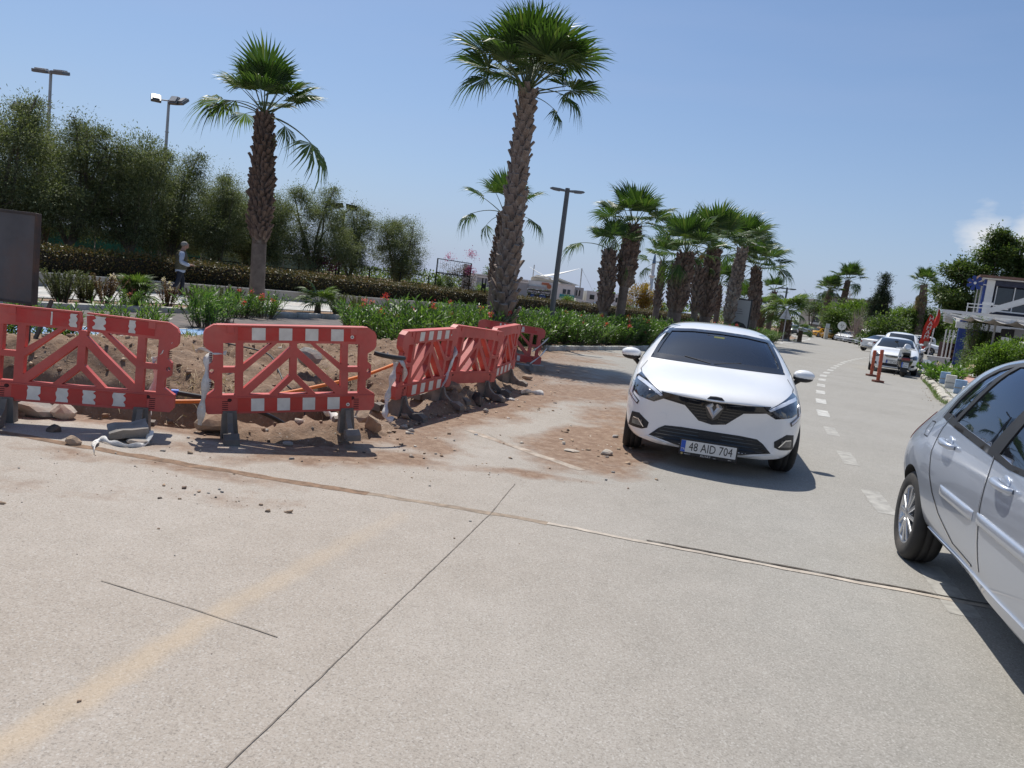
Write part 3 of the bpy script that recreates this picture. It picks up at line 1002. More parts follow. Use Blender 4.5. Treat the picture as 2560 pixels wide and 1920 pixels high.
def palm(label, base, top, r0, r1, fronds, sc, boots='ragged', smooth_z=0.0, nboot=0, bulge=0.0, name='palm_tree', group=None, light=False, skirt=0, seed=1, joined=True, cat='palm tree'):
    rr = random.Random(seed)
    root = thing(name, label, cat, base, 0, group)
    H = top[2] - base[2]
    off = Vector((top[0] - base[0], top[1] - base[1], 0))
    def ctr(t):
        return Vector((off.x * t ** 1.2, off.y * t ** 1.2, H * t))
    def rad(t):
        z = H * t
        r = r0 + (r1 - r0) * t
        if z < smooth_z:
            return r * (1.0 + .12 * max(0, 1 - z / .5))
        return r * (1 + bulge * math.sin(math.pi * min(1, (t - smooth_z / H) / (1 - smooth_z / H)) ** .8))
    n = 34
    m = M()
    path = [ctr(i / n) for i in range(n + 1)]
    rs = [rad(i / n) * (1 + .02 * rr.uniform(-1, 1)) for i in range(n + 1)]
    m.tube(path, rs, 14)
    cut = int(n * smooth_z / H)
    m.mi = [1 if (i // 14) < cut and i < n * 14 else 0 for i in range(len(m.f))]
    m.build('trunk', [BARKB, BARKS], root)
    # leaf bases in a spiral
    if nboot:
        jm = M()
        for i in range(nboot):
            t = smooth_z / H + (1.0 - smooth_z / H) * (i + .5) / nboot
            c, r = ctr(t), rad(t)
            a = i * 2.39996 + rr.uniform(-.1, .1)
            s = (.8 + .5 * r / r0) * rr.uniform(.8, 1.25)
            mt = Matrix.Translation(c + Vector((math.cos(a) * r * .93, math.sin(a) * r * .93, 0))) @ Matrix.Rotation(a, 4, 'Z') @ Matrix.Rotation(rr.uniform(-.15, .3), 4, 'Y') @ Matrix.Rotation(rr.uniform(-.25, .25), 4, 'X') @ Matrix.Scale(s, 4)
            me_ = rr.choice(BOOTS[boots])
            if not joined and i < 296:
                o = bpy.data.objects.new('leaf_base', me_)
                COL.objects.link(o)
                o.parent = root
                o.matrix_local = mt
            else:
                q = boot_mesh(rr.randrange(40), *{'tall': (.20, .17, .25), 'ragged': (.17, .10, .8), 'pale': (.18, .12, .8)}[boots])
                jm.add([mt @ Vector(p) for p in q.v], q.f)
        if jm.v:
            jm.build('leaf_bases', BOOTM if boots != 'ragged' else BOOTB, root)['kind'] = 'stuff'
    ct = ctr(1.0)
    F_ = FRL if light else FR
    for f in fronds:
        kind, az, el, s = f[:4]
        roll = f[4] if len(f) > 4 else rr.uniform(-.35, .35)
        me_ = rr.choice((F_ if kind in F_ else FR)[kind])
        o = bpy.data.objects.new('frond', me_)
        COL.objects.link(o)
        o.parent = root
        o.matrix_local = Matrix.Translation(ct + Vector((0, 0, rr.uniform(-.1, .1)))) @ frond_matrix(R(az), R(el), sc * s, roll)
    for i in range(skirt):
        o = bpy.data.objects.new('dead_frond', rr.choice(FR['dead']))
        COL.objects.link(o)
        o.parent = root
        o.matrix_local = Matrix.Translation(ct - Vector((0, 0, .1 + 1.3 * rr.random()))) @ frond_matrix(rr.uniform(0, 6.28), R(rr.uniform(-88, -58)), sc * rr.uniform(.7, 1.1), rr.uniform(-1, 1))
    return root
def std_fronds(seed, n=22, low=6, hang=2, lo_el=-22):
    rr = random.Random(seed)
    n, low, hang = max(9, int(n * .8)), max(2, int(low * .4)), min(hang, 1)
    out = []
    for i in range(n):
        q = (i + .5) / n
        az = math.degrees(i * 2.39996) + rr.uniform(-12, 12)
        el = 84 - 72 * q ** .9 + rr.uniform(-6, 6)
        out.append(('up' if el > 45 else 'mid', az, el, rr.uniform(.85, 1.08)))
    for i in range(low):
        out.append(('low', rr.uniform(0, 360), rr.uniform(lo_el + 14, 22), rr.uniform(.8, 1.0)))
    for i in range(hang):
        out.append(('hang', rr.uniform(0, 360), rr.uniform(-25, 5), rr.uniform(.8, 1.0)))
    return out
GP = 'fan palms along the planted median'
GW = 'fan palms on the walkway'
# tall palm beside the works: full round head with one drooping leaf on the right
tf = []
rr = random.Random(5)
for i in range(30):
    q = (i + .5) / 30
    tf.append(('up' if q < .55 else 'mid', math.degrees(i * 2.39996) + rr.uniform(-10, 10), 88 - 62 * q + rr.uniform(-5, 5), rr.uniform(1.0, 1.15)))
tf += [('mid', 175, 22, 1.05, .1), ('mid', 8, 18, 1.0, -.1), ('low', 182, 30, .95, 0), ('low', -6, 16, .82, .1), ('low', 4, 6, .62, .1), ('low', -110, 34, .8), ('mid', -50, 30, .95), ('mid', -130, 32, .95)]
palm('tall fan palm with criss-cross leaf bases on its trunk, behind the farthest red barrier', (-.46, 19.5, .06), (-.50, 19.5, 6.45), .265, .135, tf, 1.02, 'tall', 0, 270, 0, group=GP, seed=3, joined=False)
# left palm: ragged crown, several broken hanging leaves
lf = [('up', 95, 80, .95, 0), ('up', -85, 74, 1.05, 0), ('up', 10, 66, .95, .2), ('up', 170, 66, .95, -.2), ('up', -60, 60, 1.0, 0), ('up', -120, 60, .95, 0), ('up', 60, 62, .9), ('up', 130, 60, .9),
      ('mid', 0, 42, 1.0, .3), ('mid', 22, 34, .95, .4), ('mid', -30, 36, .95, .3), ('mid', -8, 24, .95, .2), ('mid', 180, 46, .85, -.3), ('mid', -80, 36, .95, 0), ('mid', 90, 35, .9), ('mid', -110, 34, .9),
      ('low', 176, 36, 1.15, .2), ('hang', 186, 40, 1.0, .2), ('hang', 168, 50, .9, -.1), ('hang', -30, 24, .8, 0), ('low', -4, -2, 1.45, .1), ('low', 150, 26, .75)]
palm('fan palm with ragged crown and drooping broken leaves on the walkway beside the man', (-8.75, 25.2, .12), (-8.98, 25.2, 6.15), .25, .20, lf, 1.12, 'ragged', 2.1, 290, .28, group=GW, seed=8, joined=False)
palm('fan palm partly hidden by the trunk of the tall palm', (-1.55, 39, .12), (-1.45, 39, 5.35), .24, .2, [('up', -90, 74, 1.1, 0), ('up', 100, 76, 1.1, 0), ('mid', 183, 38, 1.1, 0), ('mid', 3, 42, 1.1, 0), ('low', 178, 18, 1.15, 0), ('low', 2, 14, 1.1, 0), ('mid', -120, 48, 1.0), ('mid', -60, 48, 1.0), ('hang', -30, 2, 1.0, 0), ('mid', 60, 40, 1.0), ('hang', 150, 6, .9)], 1.15, 'ragged', 1.6, 160, .3, group=GW, seed=9)
palm('short fan palm with thick dark trunk, first right of the street lamp', (3.2, 29.6, .10), (3.12, 29.6, 3.45), .17, .15, [('up', -80, 72, .8, 0), ('up', 60, 70, .8, 0), ('mid', 20, 50, .85), ('low', 182, 32, 1.0, 0), ('mid', 140, 52, .75), ('mid', -30, 40, .8), ('hang', 0, 5, .7), ('mid', -130, 45, .7)], 1.0, 'ragged', 1.15, 200, .3, group=GP, seed=10)
palm('fan palm with full crown, second right of the street lamp', (3.85, 29.9, .10), (3.92, 29.9, 4.5), .19, .17, std_fronds(21, 22, 5, 2), .97, 'ragged', 2.2, 340, .32, group=GP, seed=11)
palm('thick trunked fan palm just left of the white car roof', (6.75, 34, .12), (6.92, 34, 4.05), .31, .27, std_fronds(23, 22, 6, 2), 1.15, 'ragged', 1.5, 360, .30, group=GP, seed=12)
palm('fan palm behind the thick trunked one, its crown low', (10.7, 61, .15), (10.7, 61, 5.3), .26, .22, std_fronds(25, 14, 5, 1), 1.35, 'ragged', 1.6, 90, .3, group=GW, seed=13)
palm('tall thick fan palm above the windscreen of the white car', (9.2, 38.2, .12), (9.1, 38.2, 4.75), .28, .25, std_fronds(27, 20, 5, 3), 1.25, 'ragged', 1.4, 360, .28, group=GP, seed=14)
palm('small palm with dry brown tip leaves between two thick trunks', (8.5, 37.4, .12), (8.3, 37.4, 3.9), .17, .15, [('dead', -90, 62, .6), ('dead', 60, 70, .6), ('up', 0, 72, .6), ('up', 150, 75, .55), ('hang', 20, 30, .55), ('dead', 190, 66, .5)], .95, 'ragged', 1.5, 60, .25, group=GP, seed=15)
palm('slim leaning fan palm left of the poster panel', (11.9, 44.2, .14), (12.15, 44.2, 5.5), .23, .2, std_fronds(29, 22, 6, 2), 1.3, 'pale', 1.3, 320, .22, group=GP, seed=16)
palm('fan palm right of the poster panel with a bulge in its trunk', (14.6, 48, .16), (14.25, 48, 4.75), .25, .2, std_fronds(31, 22, 7, 1), 1.35, 'ragged', 1.5, 330, .4, group=GP, seed=17)
palm('small green fan palm far behind the median palms', (20.4, 80, .3), (20.2, 80, 4.9), .3, .24, std_fronds(33, 16, 5, 1), 1.5, 'ragged', 2.0, 60, .3, group=GW, seed=18)
palm('lone small crowned palm far off above the bushy palms', (24.6, 76, .3), (24.65, 76, 4.75), .28, .22, std_fronds(35, 12, 4, 1), .95, 'ragged', 2.0, 50, .2, group=GP, seed=19)
palm('low bushy light green fan palm by the bend in the road', (23.5, 67.5, .25), (23.2, 67.5, 2.65), .36, .34, std_fronds(37, 26, 12, 5, -40), 1.45, 'ragged', .3, 60, .2, group=GP, light=True, seed=20)
palm('bushy fan palm left of the low light green one', (22.0, 70.5, .25), (22.0, 70.5, 2.9), .33, .3, std_fronds(39, 20, 9, 3, -40), 1.1, 'ragged', .6, 50, .2, group=GP, light=True, seed=21)
palm('dull green fan palm farthest left of the bushy far group', (21.4, 75, .25), (21.4, 75, 3.4), .33, .3, std_fronds(41, 18, 8, 2, -40), 1.1, 'ragged', .8, 40, .2, group=GP, seed=22)
palm('small light palm seedling at the foot of the low bushy palm', (25.3, 69, .25), (25.3, 69, 1.3), .2, .2, std_fronds(43, 12, 6, 1, -20), .8, 'ragged', .2, 0, 0, group=GP, light=True, seed=23)
for i, (x, y, zt, lab) in enumerate(((52.8, 128, 10.2, 'tallest of the three far palms behind the kiosk'), (50.2, 128, 8.2, 'left one of the three far palms behind the kiosk'), (51.8, 132, 8.6, 'middle one of the three far palms behind the kiosk'))):
    palm(lab, (x, y, .55), (x + .5, y, zt), .55, .45, std_fronds(51 + i, 20, 8, 2, -30), 1.75 if i == 0 else 1.5, 'ragged', 3, 70, .1, group='far palms behind the kiosk', seed=30 + i)
palm('palm with a hanging skirt of dead leaves left of the big tree', (49.3, 95, .4), (48.9, 95, 8.6), .5, .4, std_fronds(61, 18, 5, 0, 10), 1.25, 'ragged', 3, 0, .1, skirt=90, seed=40)

# ------------------------------------------------------------------ broad-leaved trees
OLV = leafmat('olive_leaf', [(.045, .062, .028), (.09, .115, .05), (.155, .185, .085), (.24, .265, .155)], .22, .7, clump=1.3)
OLB = simple('olive_bark', (.15, .125, .10), .95, var=.3, scale=5, bump=.7, dirt=((.27, .24, .2), .4))
BRK = simple('tree_bark', (.12, .095, .075), .95, var=.3, scale=5, bump=.7)
def clump_pts(ells, n, shell=.55, gap=.0, nclump=60, spread=.34, rng=RNG):
    """Leaf points gathered in clumps on and inside ellipsoids [(centre, radii, weight)]."""
    P, O = [], []
    w = np.array([e[2] for e in ells], float)
    w /= w.sum()
    per = max(1, n // nclump)
    for _ in range(nclump):
        c, r, _w = ells[rng.choice(len(ells), p=w)]
        d = rng.normal(0, 1, 3)
        d /= np.linalg.norm(d)
        q = rng.uniform(shell, 1.0) if rng.uniform() < .8 else rng.uniform(.1, shell)
        cc = np.array(c) + d * np.array(r) * q
        s = spread * rng.uniform(.55, 1.35)
        k = int(per * rng.uniform(.5, 1.5))
        pp = cc + rng.normal(0, s, (k, 3)) * np.array([1, 1, .75])
        P.append(pp)
        O.append(np.tile(d, (k, 1)) + (pp - cc) / max(s, .01) * .5)
    return np.vstack(P), np.vstack(O)
def limb_tree(ells, trunk_h, r0, seed, nl=6, bark=None, lean=(0, 0)):
    rr = random.Random(seed)
    m = M()
    base = Vector((0, 0, -.1))
    fork = Vector((lean[0], lean[1], trunk_h))
    m.tube(smooth_path([base, fork * .5 + Vector((rr.uniform(-.08, .08), rr.uniform(-.08, .08), 0)), fork], 4), [r0 * (1.25 - .5 * i / 8) for i in range(9)], 8)
    for i in range(nl):
        c, r, _ = ells[i % len(ells)]
        tgt = Vector(c) + Vector((rr.uniform(-.7, .7) * r[0], rr.uniform(-.7, .7) * r[1], rr.uniform(-.2, .75) * r[2]))
        mid = fork.lerp(tgt, .5) + Vector((rr.uniform(-.3, .3), rr.uniform(-.3, .3), rr.uniform(-.1, .3)))
        pth = smooth_path([fork, mid, tgt], 5)
        m.tube(pth, [r0 * .55 * (1 - .85 * k / (len(pth) - 1)) for k in range(len(pth))], 6)
        for _k in range(3):
            s = pth[rr.randrange(4, len(pth))]
            e = s + Vector((rr.uniform(-1, 1) * r[0] * .6, rr.uniform(-1, 1) * r[1] * .6, rr.uniform(0, .8) * r[2] * .7))
            m.tube([s, s.lerp(e, .5) + Vector((rr.uniform(-.1, .1),) * 3), e], [r0 * .2, r0 * .13, r0 * .04], 5)
    return m
def tree(name, label, cat, loc, ells, n, L, W, mat, trunk_h, r0, seed, group=None, nclump=70, spread=.34, bark=None, shell=.55, sc=1.0, rz=0.0, nl=6, lean=(0, 0), updir=.25, bend=.15):
    rng = np.random.default_rng(seed)
    root = thing(name, label, cat, loc, rz, group, sc)
    limb_tree(ells, trunk_h, r0, seed, nl, bark, lean).build('trunk', bark or BRK, root)
    P, O = clump_pts(ells, n, shell, 0, nclump, spread, rng)
    Dd = O + rng.normal(0, .8, P.shape) + np.array([0, 0, updir])
    V, F = leaves(P, Dd, L * rng.uniform(.6, 1.3, len(P)), W * rng.uniform(.7, 1.2, len(P)), bend)
    meshobj('crown', npmesh('crown', V, F, mat), root)
    return root
GO = 'olive trees behind the hedge'
ov = [
    [((.9, 0, 5.1), (.35, .35, .5), .4), ((-.9, 0, 4.7), (.4, .4, .5), .4), ((0, 0, 3.4), (1.7, 1.5, 1.3), 3), ((-1.0, .2, 2.6), (1.2, 1.2, .9), 2), ((1.1, -.3, 2.7), (1.2, 1.2, 1.0), 2), ((.2, 0, 4.5), (.9, .9, .8), 1.3), ((0, -.5, 1.9), (1.7, 1.2, .6), 1.5)],
    [((.3, 0, 5.0), (.35, .35, .5), .4), ((-.4, 0, 3.2), (1.5, 1.4, 1.2), 3), ((.9, .2, 3.6), (1.2, 1.1, 1.1), 2.2), ((.2, -.3, 2.2), (1.8, 1.3, .7), 2), ((-.9, .1, 4.3), (.8, .8, .7), 1), ((1.1, 0, 4.5), (.6, .6, .6), .6)],
    [((.2, 0, 2.9), (1.9, 1.5, 1.1), 3), ((-.9, 0, 3.7), (1.0, 1.0, 1.0), 1.6), ((.8, .1, 4.0), (1.0, 1.0, .9), 1.6), ((.1, -.4, 2.0), (1.8, 1.3, .6), 2)]]
olives = []
for k in range(3):
    olives.append(tree('olive_tree', 'grey green olive tree', 'olive tree', (0, 0, 0), ov[k], 46000, .088, .030, OLV, 1.1, .15, 70 + k, GO, 230, .22, OLB, .5, nl=7, lean=(.15, 0)))
OL = [  # x along, n, scale, variant, label
    (12.4, 24.3, 1.02, 0, 'olive tree at the left picture edge, its crown cut by the frame'),
    (14.5, 24.4, 1.02, 1, 'olive tree rising behind the grey sign board'),
    (16.6, 24.2, 1.03, 2, 'dense olive tree left of the gap with bent bare limbs'),
    (18.3, 24.5, .95, 0, 'olive tree under the second floodlight with bent bare limbs'),
    (20.4, 24.3, .84, 1, 'olive tree left of the ragged fan palm'),
    (22.6, 24.5, .88, 2, 'olive tree directly behind the ragged fan palm trunk'),
    (25.2, 24.2, .93, 0, 'pale loose olive tree left of the solar lamp post'),
    (28.2, 24.6, .90, 1, 'dense olive tree right of the solar lamp post'),
    (31.4, 24.3, .90, 2, 'rightmost olive tree, at the end of the black fence'),
    (12.5, 28.0, 1.12, 2, 'olive tree in the back row at the far left'),
    (16.0, 27.8, 1.05, 0, 'olive tree in the back row below the first floodlight'),
    (20.6, 27.6, .90, 2, 'olive tree in the back row between the floodlight and the ragged palm'),
    (24.8, 27.4, .86, 1, 'olive tree in the back row right of the ragged palm')]
for i, (t, n, s_, kx, lab) in enumerate(OL):
    p = dn(t, n, .1)
    if i < 9:
        first = i in (0, 1, 2)
    o = olives[kx] if (kx not in [OL[j][3] for j in range(i)]) else copy_tree(olives[kx])
    o['label'] = lab
    o.location = p
    o.rotation_euler = (0, 0, random.uniform(0, 6.28))
    o.scale = (s_, s_, s_ * random.uniform(.95, 1.05))

# hedge with red-brown young tips behind the low wall
HEDG = leafmat('hedge_leaf', [(.035, .045, .018), (.075, .078, .028), (.125, .098, .036), (.20, .115, .048)], .2, .45, clump=1.3)
HCOR = simple('hedge_core', (.022, .018, .012), .95, var=.4, scale=6)
def hedge(name, label, t0, t1, n0, n1, z0, z1, dens=760, wob=.06):
    root = thing(name, label, 'hedge', dn((t0 + t1) / 2, (n0 + n1) / 2, 0))
    o = Vector(root.location)
    L = t1 - t0
    P, Dd = [], []
    for face, area in (('top', L * (n1 - n0)), ('front', L * (z1 - z0)), ('end0', (n1 - n0) * (z1 - z0)), ('end1', (n1 - n0) * (z1 - z0))):
        k = int(area * dens)
        a, b = RNG.uniform(0, 1, k), RNG.uniform(0, 1, k)
        for u, w in zip(a, b):
            j = wob * RNG.normal()
            if face == 'top':
                q, d = (t0 + L * u, n0 + (n1 - n0) * w, z1 + .05 * fbm(u * L * .8, w * 2) + j), (0, 0, 1)
            elif face == 'front':
                q, d = (t0 + L * u, n0 + j + .06 * fbm(u * L * .9, w * 2, 4), z0 + (z1 - z0) * w), (N_.x * -1, N_.y * -1, .2)
            else:
                q, d = ((t0 if face == 'end0' else t1) + j, n0 + (n1 - n0) * u, z0 + (z1 - z0) * w), (D_.x * (-1 if face == 'end0' else 1), D_.y * (-1 if face == 'end0' else 1), .2)
            p = dn(*q)
            P.append(p - o)
            Dd.append(d)
    P, Dd = np.array(P), np.array(Dd) + RNG.normal(0, .75, (len(P), 3))
    V, F = leaves(P, Dd, RNG.uniform(.05, .11, len(P)), RNG.uniform(.025, .045, len(P)), .1)
    m = M()
    K = max(2, int(L / 3))
    vs_ = []
    for i in range(K + 1):
        t = t0 + .05 + (L - .1) * i / K
        vs_ += [dn(t, n0 + .07, z0) - o, dn(t, n1 - .07, z0) - o, dn(t, n1 - .07, z1 - .07) - o, dn(t, n0 + .07, z1 - .07) - o]
    fs = [(0, 1, 2, 3), tuple(4 * K + q for q in (3, 2, 1, 0))]
    for i in range(K):
        for q in range(4):
            fs.append((4 * i + q, 4 * i + 4 + q, 4 * i + 4 + (q + 1) % 4, 4 * i + (q + 1) % 4))
    m.add(vs_, fs)
    m.build('branches', HCOR, root)
    meshobj('foliage', npmesh('foliage', V, F, HEDG), root)
    return root
hedge('hedge', 'long clipped hedge with red brown tips behind the low wall, under the olive trees', 8, 39.0, 21.5, 22.5, .34, 1.16)
hedge('hedge', 'clipped hedge with brown tips continuing beyond the black fence post', 39.6, 82, 21.6, 22.7, .34, 1.14, 420)

# ------------------------------------------------------------------ shrubs and flowers
OLEA = leafmat('oleander_leaf', [(.028, .058, .018), (.055, .115, .028), (.095, .18, .042), (.16, .25, .07)], .34, .42, clump=1.6)
PINK = leafmat('pink_petal', [(.55, .10, .14), (.68, .16, .20), (.75, .28, .30)], .3, .5)
RPNK = leafmat('red_petal', [(.42, .03, .04), (.60, .07, .08), (.70, .14, .14)], .3, .5)
PALE = leafmat('pale_petal', [(.60, .50, .45), (.72, .62, .58)], .3, .5)
STEM = simple('shrub_stem', (.13, .10, .07), .9, var=.3)
def shrub_parts(root, seed, h, w, nst, lpl, leafl, leafw, mat, flowers=0, fmat=None, spread=.55, base_r=.12, low=.15):
    rng = np.random.default_rng(seed)
    m = M()
    P, Dd, tips = [], [], []
    for i in range(nst):
        a = rng.uniform(0, 6.28)
        b = np.array([math.cos(a), math.sin(a), 0]) * base_r * rng.uniform(.2, 1.2) * w
        a2 = a + rng.normal(0, .5)
        tilt = spread * rng.uniform(.1, 1.0)
        d = np.array([math.cos(a2) * math.sin(tilt), math.sin(a2) * math.sin(tilt), math.cos(tilt)])
        L = h * rng.uniform(.65, 1.08) / max(.6, d[2])
        tip = b + d * L + np.array([0, 0, -L * .05])
        m.tube([b, (b + tip) / 2 + rng.normal(0, .02, 3), tip], [.011, .008, .004], 4, 0, False)
        tips.append(tip)
        for k in range(lpl):
            q = low + (1 - low) * (k + rng.uniform()) / lpl
            c = b + (tip - b) * q
            th = k * 2.4 + rng.uniform(-.4, .4)
            rad = np.array([math.cos(th), math.sin(th), 0])
            P.append(c)
            Dd.append(rad * rng.uniform(.6, 1.0) + d * rng.uniform(.3, 1.3) * (.5 + q))
    m.build('stems', STEM, root)
    P, Dd = np.array(P), np.array(Dd)
    V, F = leaves(P, Dd, leafl * rng.uniform(.7, 1.25, len(P)), leafw * rng.uniform(.8, 1.2, len(P)), .14)
    meshobj('foliage', npmesh('foliage', V, F, mat), root)
    idx_ = list(range(len(tips)))
    rng.shuffle(idx_)
    for i in idx_[:flowers]:
        c = tips[i] + np.array([0, 0, .03])
        k = 42
        pp = c + rng.normal(0, .038, (k, 3))
        V, F = leaves(pp, rng.normal(0, 1, (k, 3)) + np.array([0, 0, .6]), .042, .034, -.1)
        meshobj('flower', npmesh('flower', V, F, fmat), root)
    return root
GOL = 'oleander bushes in the median bed'
ole = []
for k in range(5):
    rt = thing('oleander_bush', 'green oleander bush', 'oleander bush', (0, 0, 0), 0, GOL)
    shrub_parts(rt, 100 + k, .92, 1.0, 46, 27, .145, .033, OLEA, (0, 1, 0, 2, 2)[k], (None, PINK, None, PINK, RPNK)[k], .75, .3)
    ole.append(rt)
used = set()
bedspots = []
for t in np.arange(12.6, 58, .82):
    for n in ((9.75, 10.55) if t < 46 else (10.1,)):
        bedspots.append((t + random.uniform(-.2, .2), n + random.uniform(-.2, .2)))
k = 0
MARKS = [(-9, 'left of the tall palm'), (17.0, 'right of the tall palm'), (20.9, 'right of the street lamp'), (28.2, 'right of the second palm'), (35, 'beyond the thick palm'), (44, 'beyond the poster panel')]
ORD = ['first', 'second', 'third', 'fourth', 'fifth', 'sixth', 'seventh', 'eighth', 'ninth', 'tenth', 'eleventh', 'twelfth', 'thirteenth', 'fourteenth', 'fifteenth', 'sixteenth', 'seventeenth', 'eighteenth']
CNT = {}
HOW = ['all green', 'pink flowered', 'all leafy', 'pink flowered', 'red flowered']
for t, n in bedspots:
    p = dn(t, n, .02)
    if (Vector((-.46, 19.5)) - p.xy).length < .5 or (Vector((.93, 23)) - p.xy).length < .3:
        continue
    kx = (k * 7 + int(t * 3)) % 5
    o = ole[kx] if kx not in used else copy_tree(ole[kx])
    used.add(kx)
    o.location = p
    o.rotation_euler = (0, 0, random.uniform(0, 6.28))
    s_ = random.uniform(.85, 1.15) * (1.0 if t > 15 else .95)
    o.scale = (s_, s_, s_ * random.uniform(.9, 1.1))
    rowname = 'front' if n < 10.2 else 'back'
    lm = [q for q in MARKS if q[0] <= t][-1]
    CNT[(lm, rowname)] = CNT.get((lm, rowname), 0) + 1
    o['label'] = '%s oleander bush of the %s row %s, %s' % (ORD[CNT[(lm, rowname)] - 1], rowname, lm[1], HOW[kx])
    k += 1
# low weeds along the foot of the bed and over the right kerb: uncountable
GRAS = leafmat('weed_leaf', [(.05, .085, .02), (.09, .15, .035), (.16, .21, .07)], .3, .5)
def weeds(name, spots, h=.14, w=.012, mat=None):
    P, Dd, L = [], [], []
    for x, y, z in spots:
        P.append((x, y, z))
        Dd.append((RNG.normal(0, .5), RNG.normal(0, .5), 1))
        L.append(h * RNG.uniform(.4, 1.4))
    V, F = leaves(np.array(P), np.array(Dd), np.array(L), w, .3)
    return tag(meshobj(name, npmesh(name, V, F, mat or GRAS)), kind='stuff')
sp = []
for _ in range(9000):
    t, n = RNG.uniform(15.5, 48), 9.25 + abs(RNG.normal(0, .35))
    if fbm(t * .5, n) > -.12:
        p = dn(t, n, .02)
        if left_of(p.x, p.y, EDGE) > .12:
            sp.append(tuple(p))
for _ in range(1500):
    t, n = RNG.uniform(3, 9.5), RNG.uniform(8.6, 10.9)
    p = dn(t, n, 0)
    if fbm(p.x * .9, p.y * .9, 12) > .12 and p.y > 8.8:
        sp.append((p.x, p.y, hz(p.x, p.y)))
weeds('weeds', sp, .13, .012)

# shrubs of the left-hand planted strip and the bank of the works
def place_shrub(label, px_t, n, kind, s=1.0, seed=1, cat='shrub', z=.1):
    p = dn(px_t, n, z)
    rt = thing({'oleander': 'oleander_bush', 'juniper': 'juniper_shrub', 'red': 'red_leaf_shrub', 'fan': 'fan_palm_shrub'}[kind], label, cat, p, random.uniform(0, 6), 'low shrubs left of the road', s)
    if kind == 'oleander':
        shrub_parts(rt, seed, .75, .9, 30, 30, .14, .032, OLEA, 3 if 'flower' in label else 0, RPNK if 'red' in label else PINK, .7, .3)
    elif kind == 'juniper':
        shrub_parts(rt, seed, .85, .7, 44, 90, .07, .022, JUN, 0, None, .6, .2, .12)
    elif kind == 'red':
        shrub_parts(rt, seed, .85, .6, 26, 60, .06, .03, REDL, 3, PALE, .55, .2, .25)
    else:
        rr = random.Random(seed)
        M().tube([(0, 0, 0), (0, 0, .25)], [.09, .07], 8).build('trunk', BARKB, rt)
        for i in range(15):
            o = bpy.data.objects.new('frond', rr.choice(FRL['up']))
            COL.objects.link(o)
            o.parent = rt
            o.matrix_local = Matrix.Translation((0, 0, .22)) @ frond_matrix(i * 2.4, R(rr.uniform(22, 85)), .42, rr.uniform(-.3, .3))
    return rt
JUN = leafmat('juniper_leaf', [(.035, .05, .02), (.07, .09, .035), (.12, .14, .055), (.19, .19, .085)], .2, .55, clump=2)
REDL = leafmat('red_tip_leaf', [(.05, .045, .02), (.10, .06, .03), (.17, .08, .045), (.20, .14, .06)], .2, .5, clump=2)
def tn(px, n):
    """t along the road for the ray at horizontal position PX of the frame centre line (used once, to place shrubs in world metres)."""
    return px
for a in (('bushy olive green juniper next to the grey sign board', 9.9, 16.6, 'juniper', .85, 1), ('second juniper, just right of the one beside the sign board', 10.6, 16.9, 'juniper', .8, 2),
          ('red brown shrub right of the two junipers', 10.75, 16.4, 'red', .8, 3), ('juniper shrub with a spiky fan palm growing through it', 11.6, 16.5, 'juniper', .8, 4), ('spiky fan palm seedling rising from a juniper left of the man', 11.62, 16.55, 'fan', .95, 5),
          ('red leaved shrub with pale flowers at the left of the man', 12.5, 16.6, 'red', .75, 6), ('dark juniper hiding the feet of the man', 13.25, 16.5, 'juniper', .72, 7), ('juniper shrub right of the man', 14.0, 16.6, 'juniper', .72, 8),
          ('red leaved shrub left of the ragged palm base', 14.8, 16.9, 'red', .75, 9), ('oleander with red flowers in front of the ragged palm base', 13.7, 15.3, 'oleander', .85, 10), ('oleander with red flowers right of the ragged palm base', 14.7, 15.5, 'oleander', .9, 11),
          ('light green fan palm shrub on the strip right of the ragged palm', 17.7, 16.5, 'fan', 1.2, 12), ('dark juniper beside the light fan palm shrub', 18.7, 16.6, 'juniper', .8, 13), ('juniper right of the dark one beside the fan palm shrub', 19.8, 16.7, 'juniper', .75, 14),
          ('oleander with pink flowers in front of the sloping kerb end', 15.4, 13.0, 'oleander', 1.0, 15), ('small oleander by the soil bank behind the broken barrier', 6.3, 10.75, 'oleander', .72, 16), ('oleander growing behind the cracked middle of the broken barrier', 7.5, 10.7, 'oleander', .85, 17),
          ('oleander by the left picture edge behind the broken barrier', 5.6, 10.8, 'oleander', .78, 18), ('oleander between the two front barriers at the white kerb', 10.7, 13.0, 'oleander', 1.0, 19), ('oleander with pink flowers at the white kerb above the broken barrier', 11.1, 16.1, 'oleander', .55, 20),
          ('oleander above the left half of the intact barrier', 12.1, 14.2, 'oleander', 1.0, 21)):
    place_shrub(a[0], a[1], a[2], a[3], a[4], a[5], 'oleander bush' if a[3] == 'oleander' else 'fan palm' if a[3] == 'fan' else 'shrub', .1 if a[2] > 15.9 else .02)
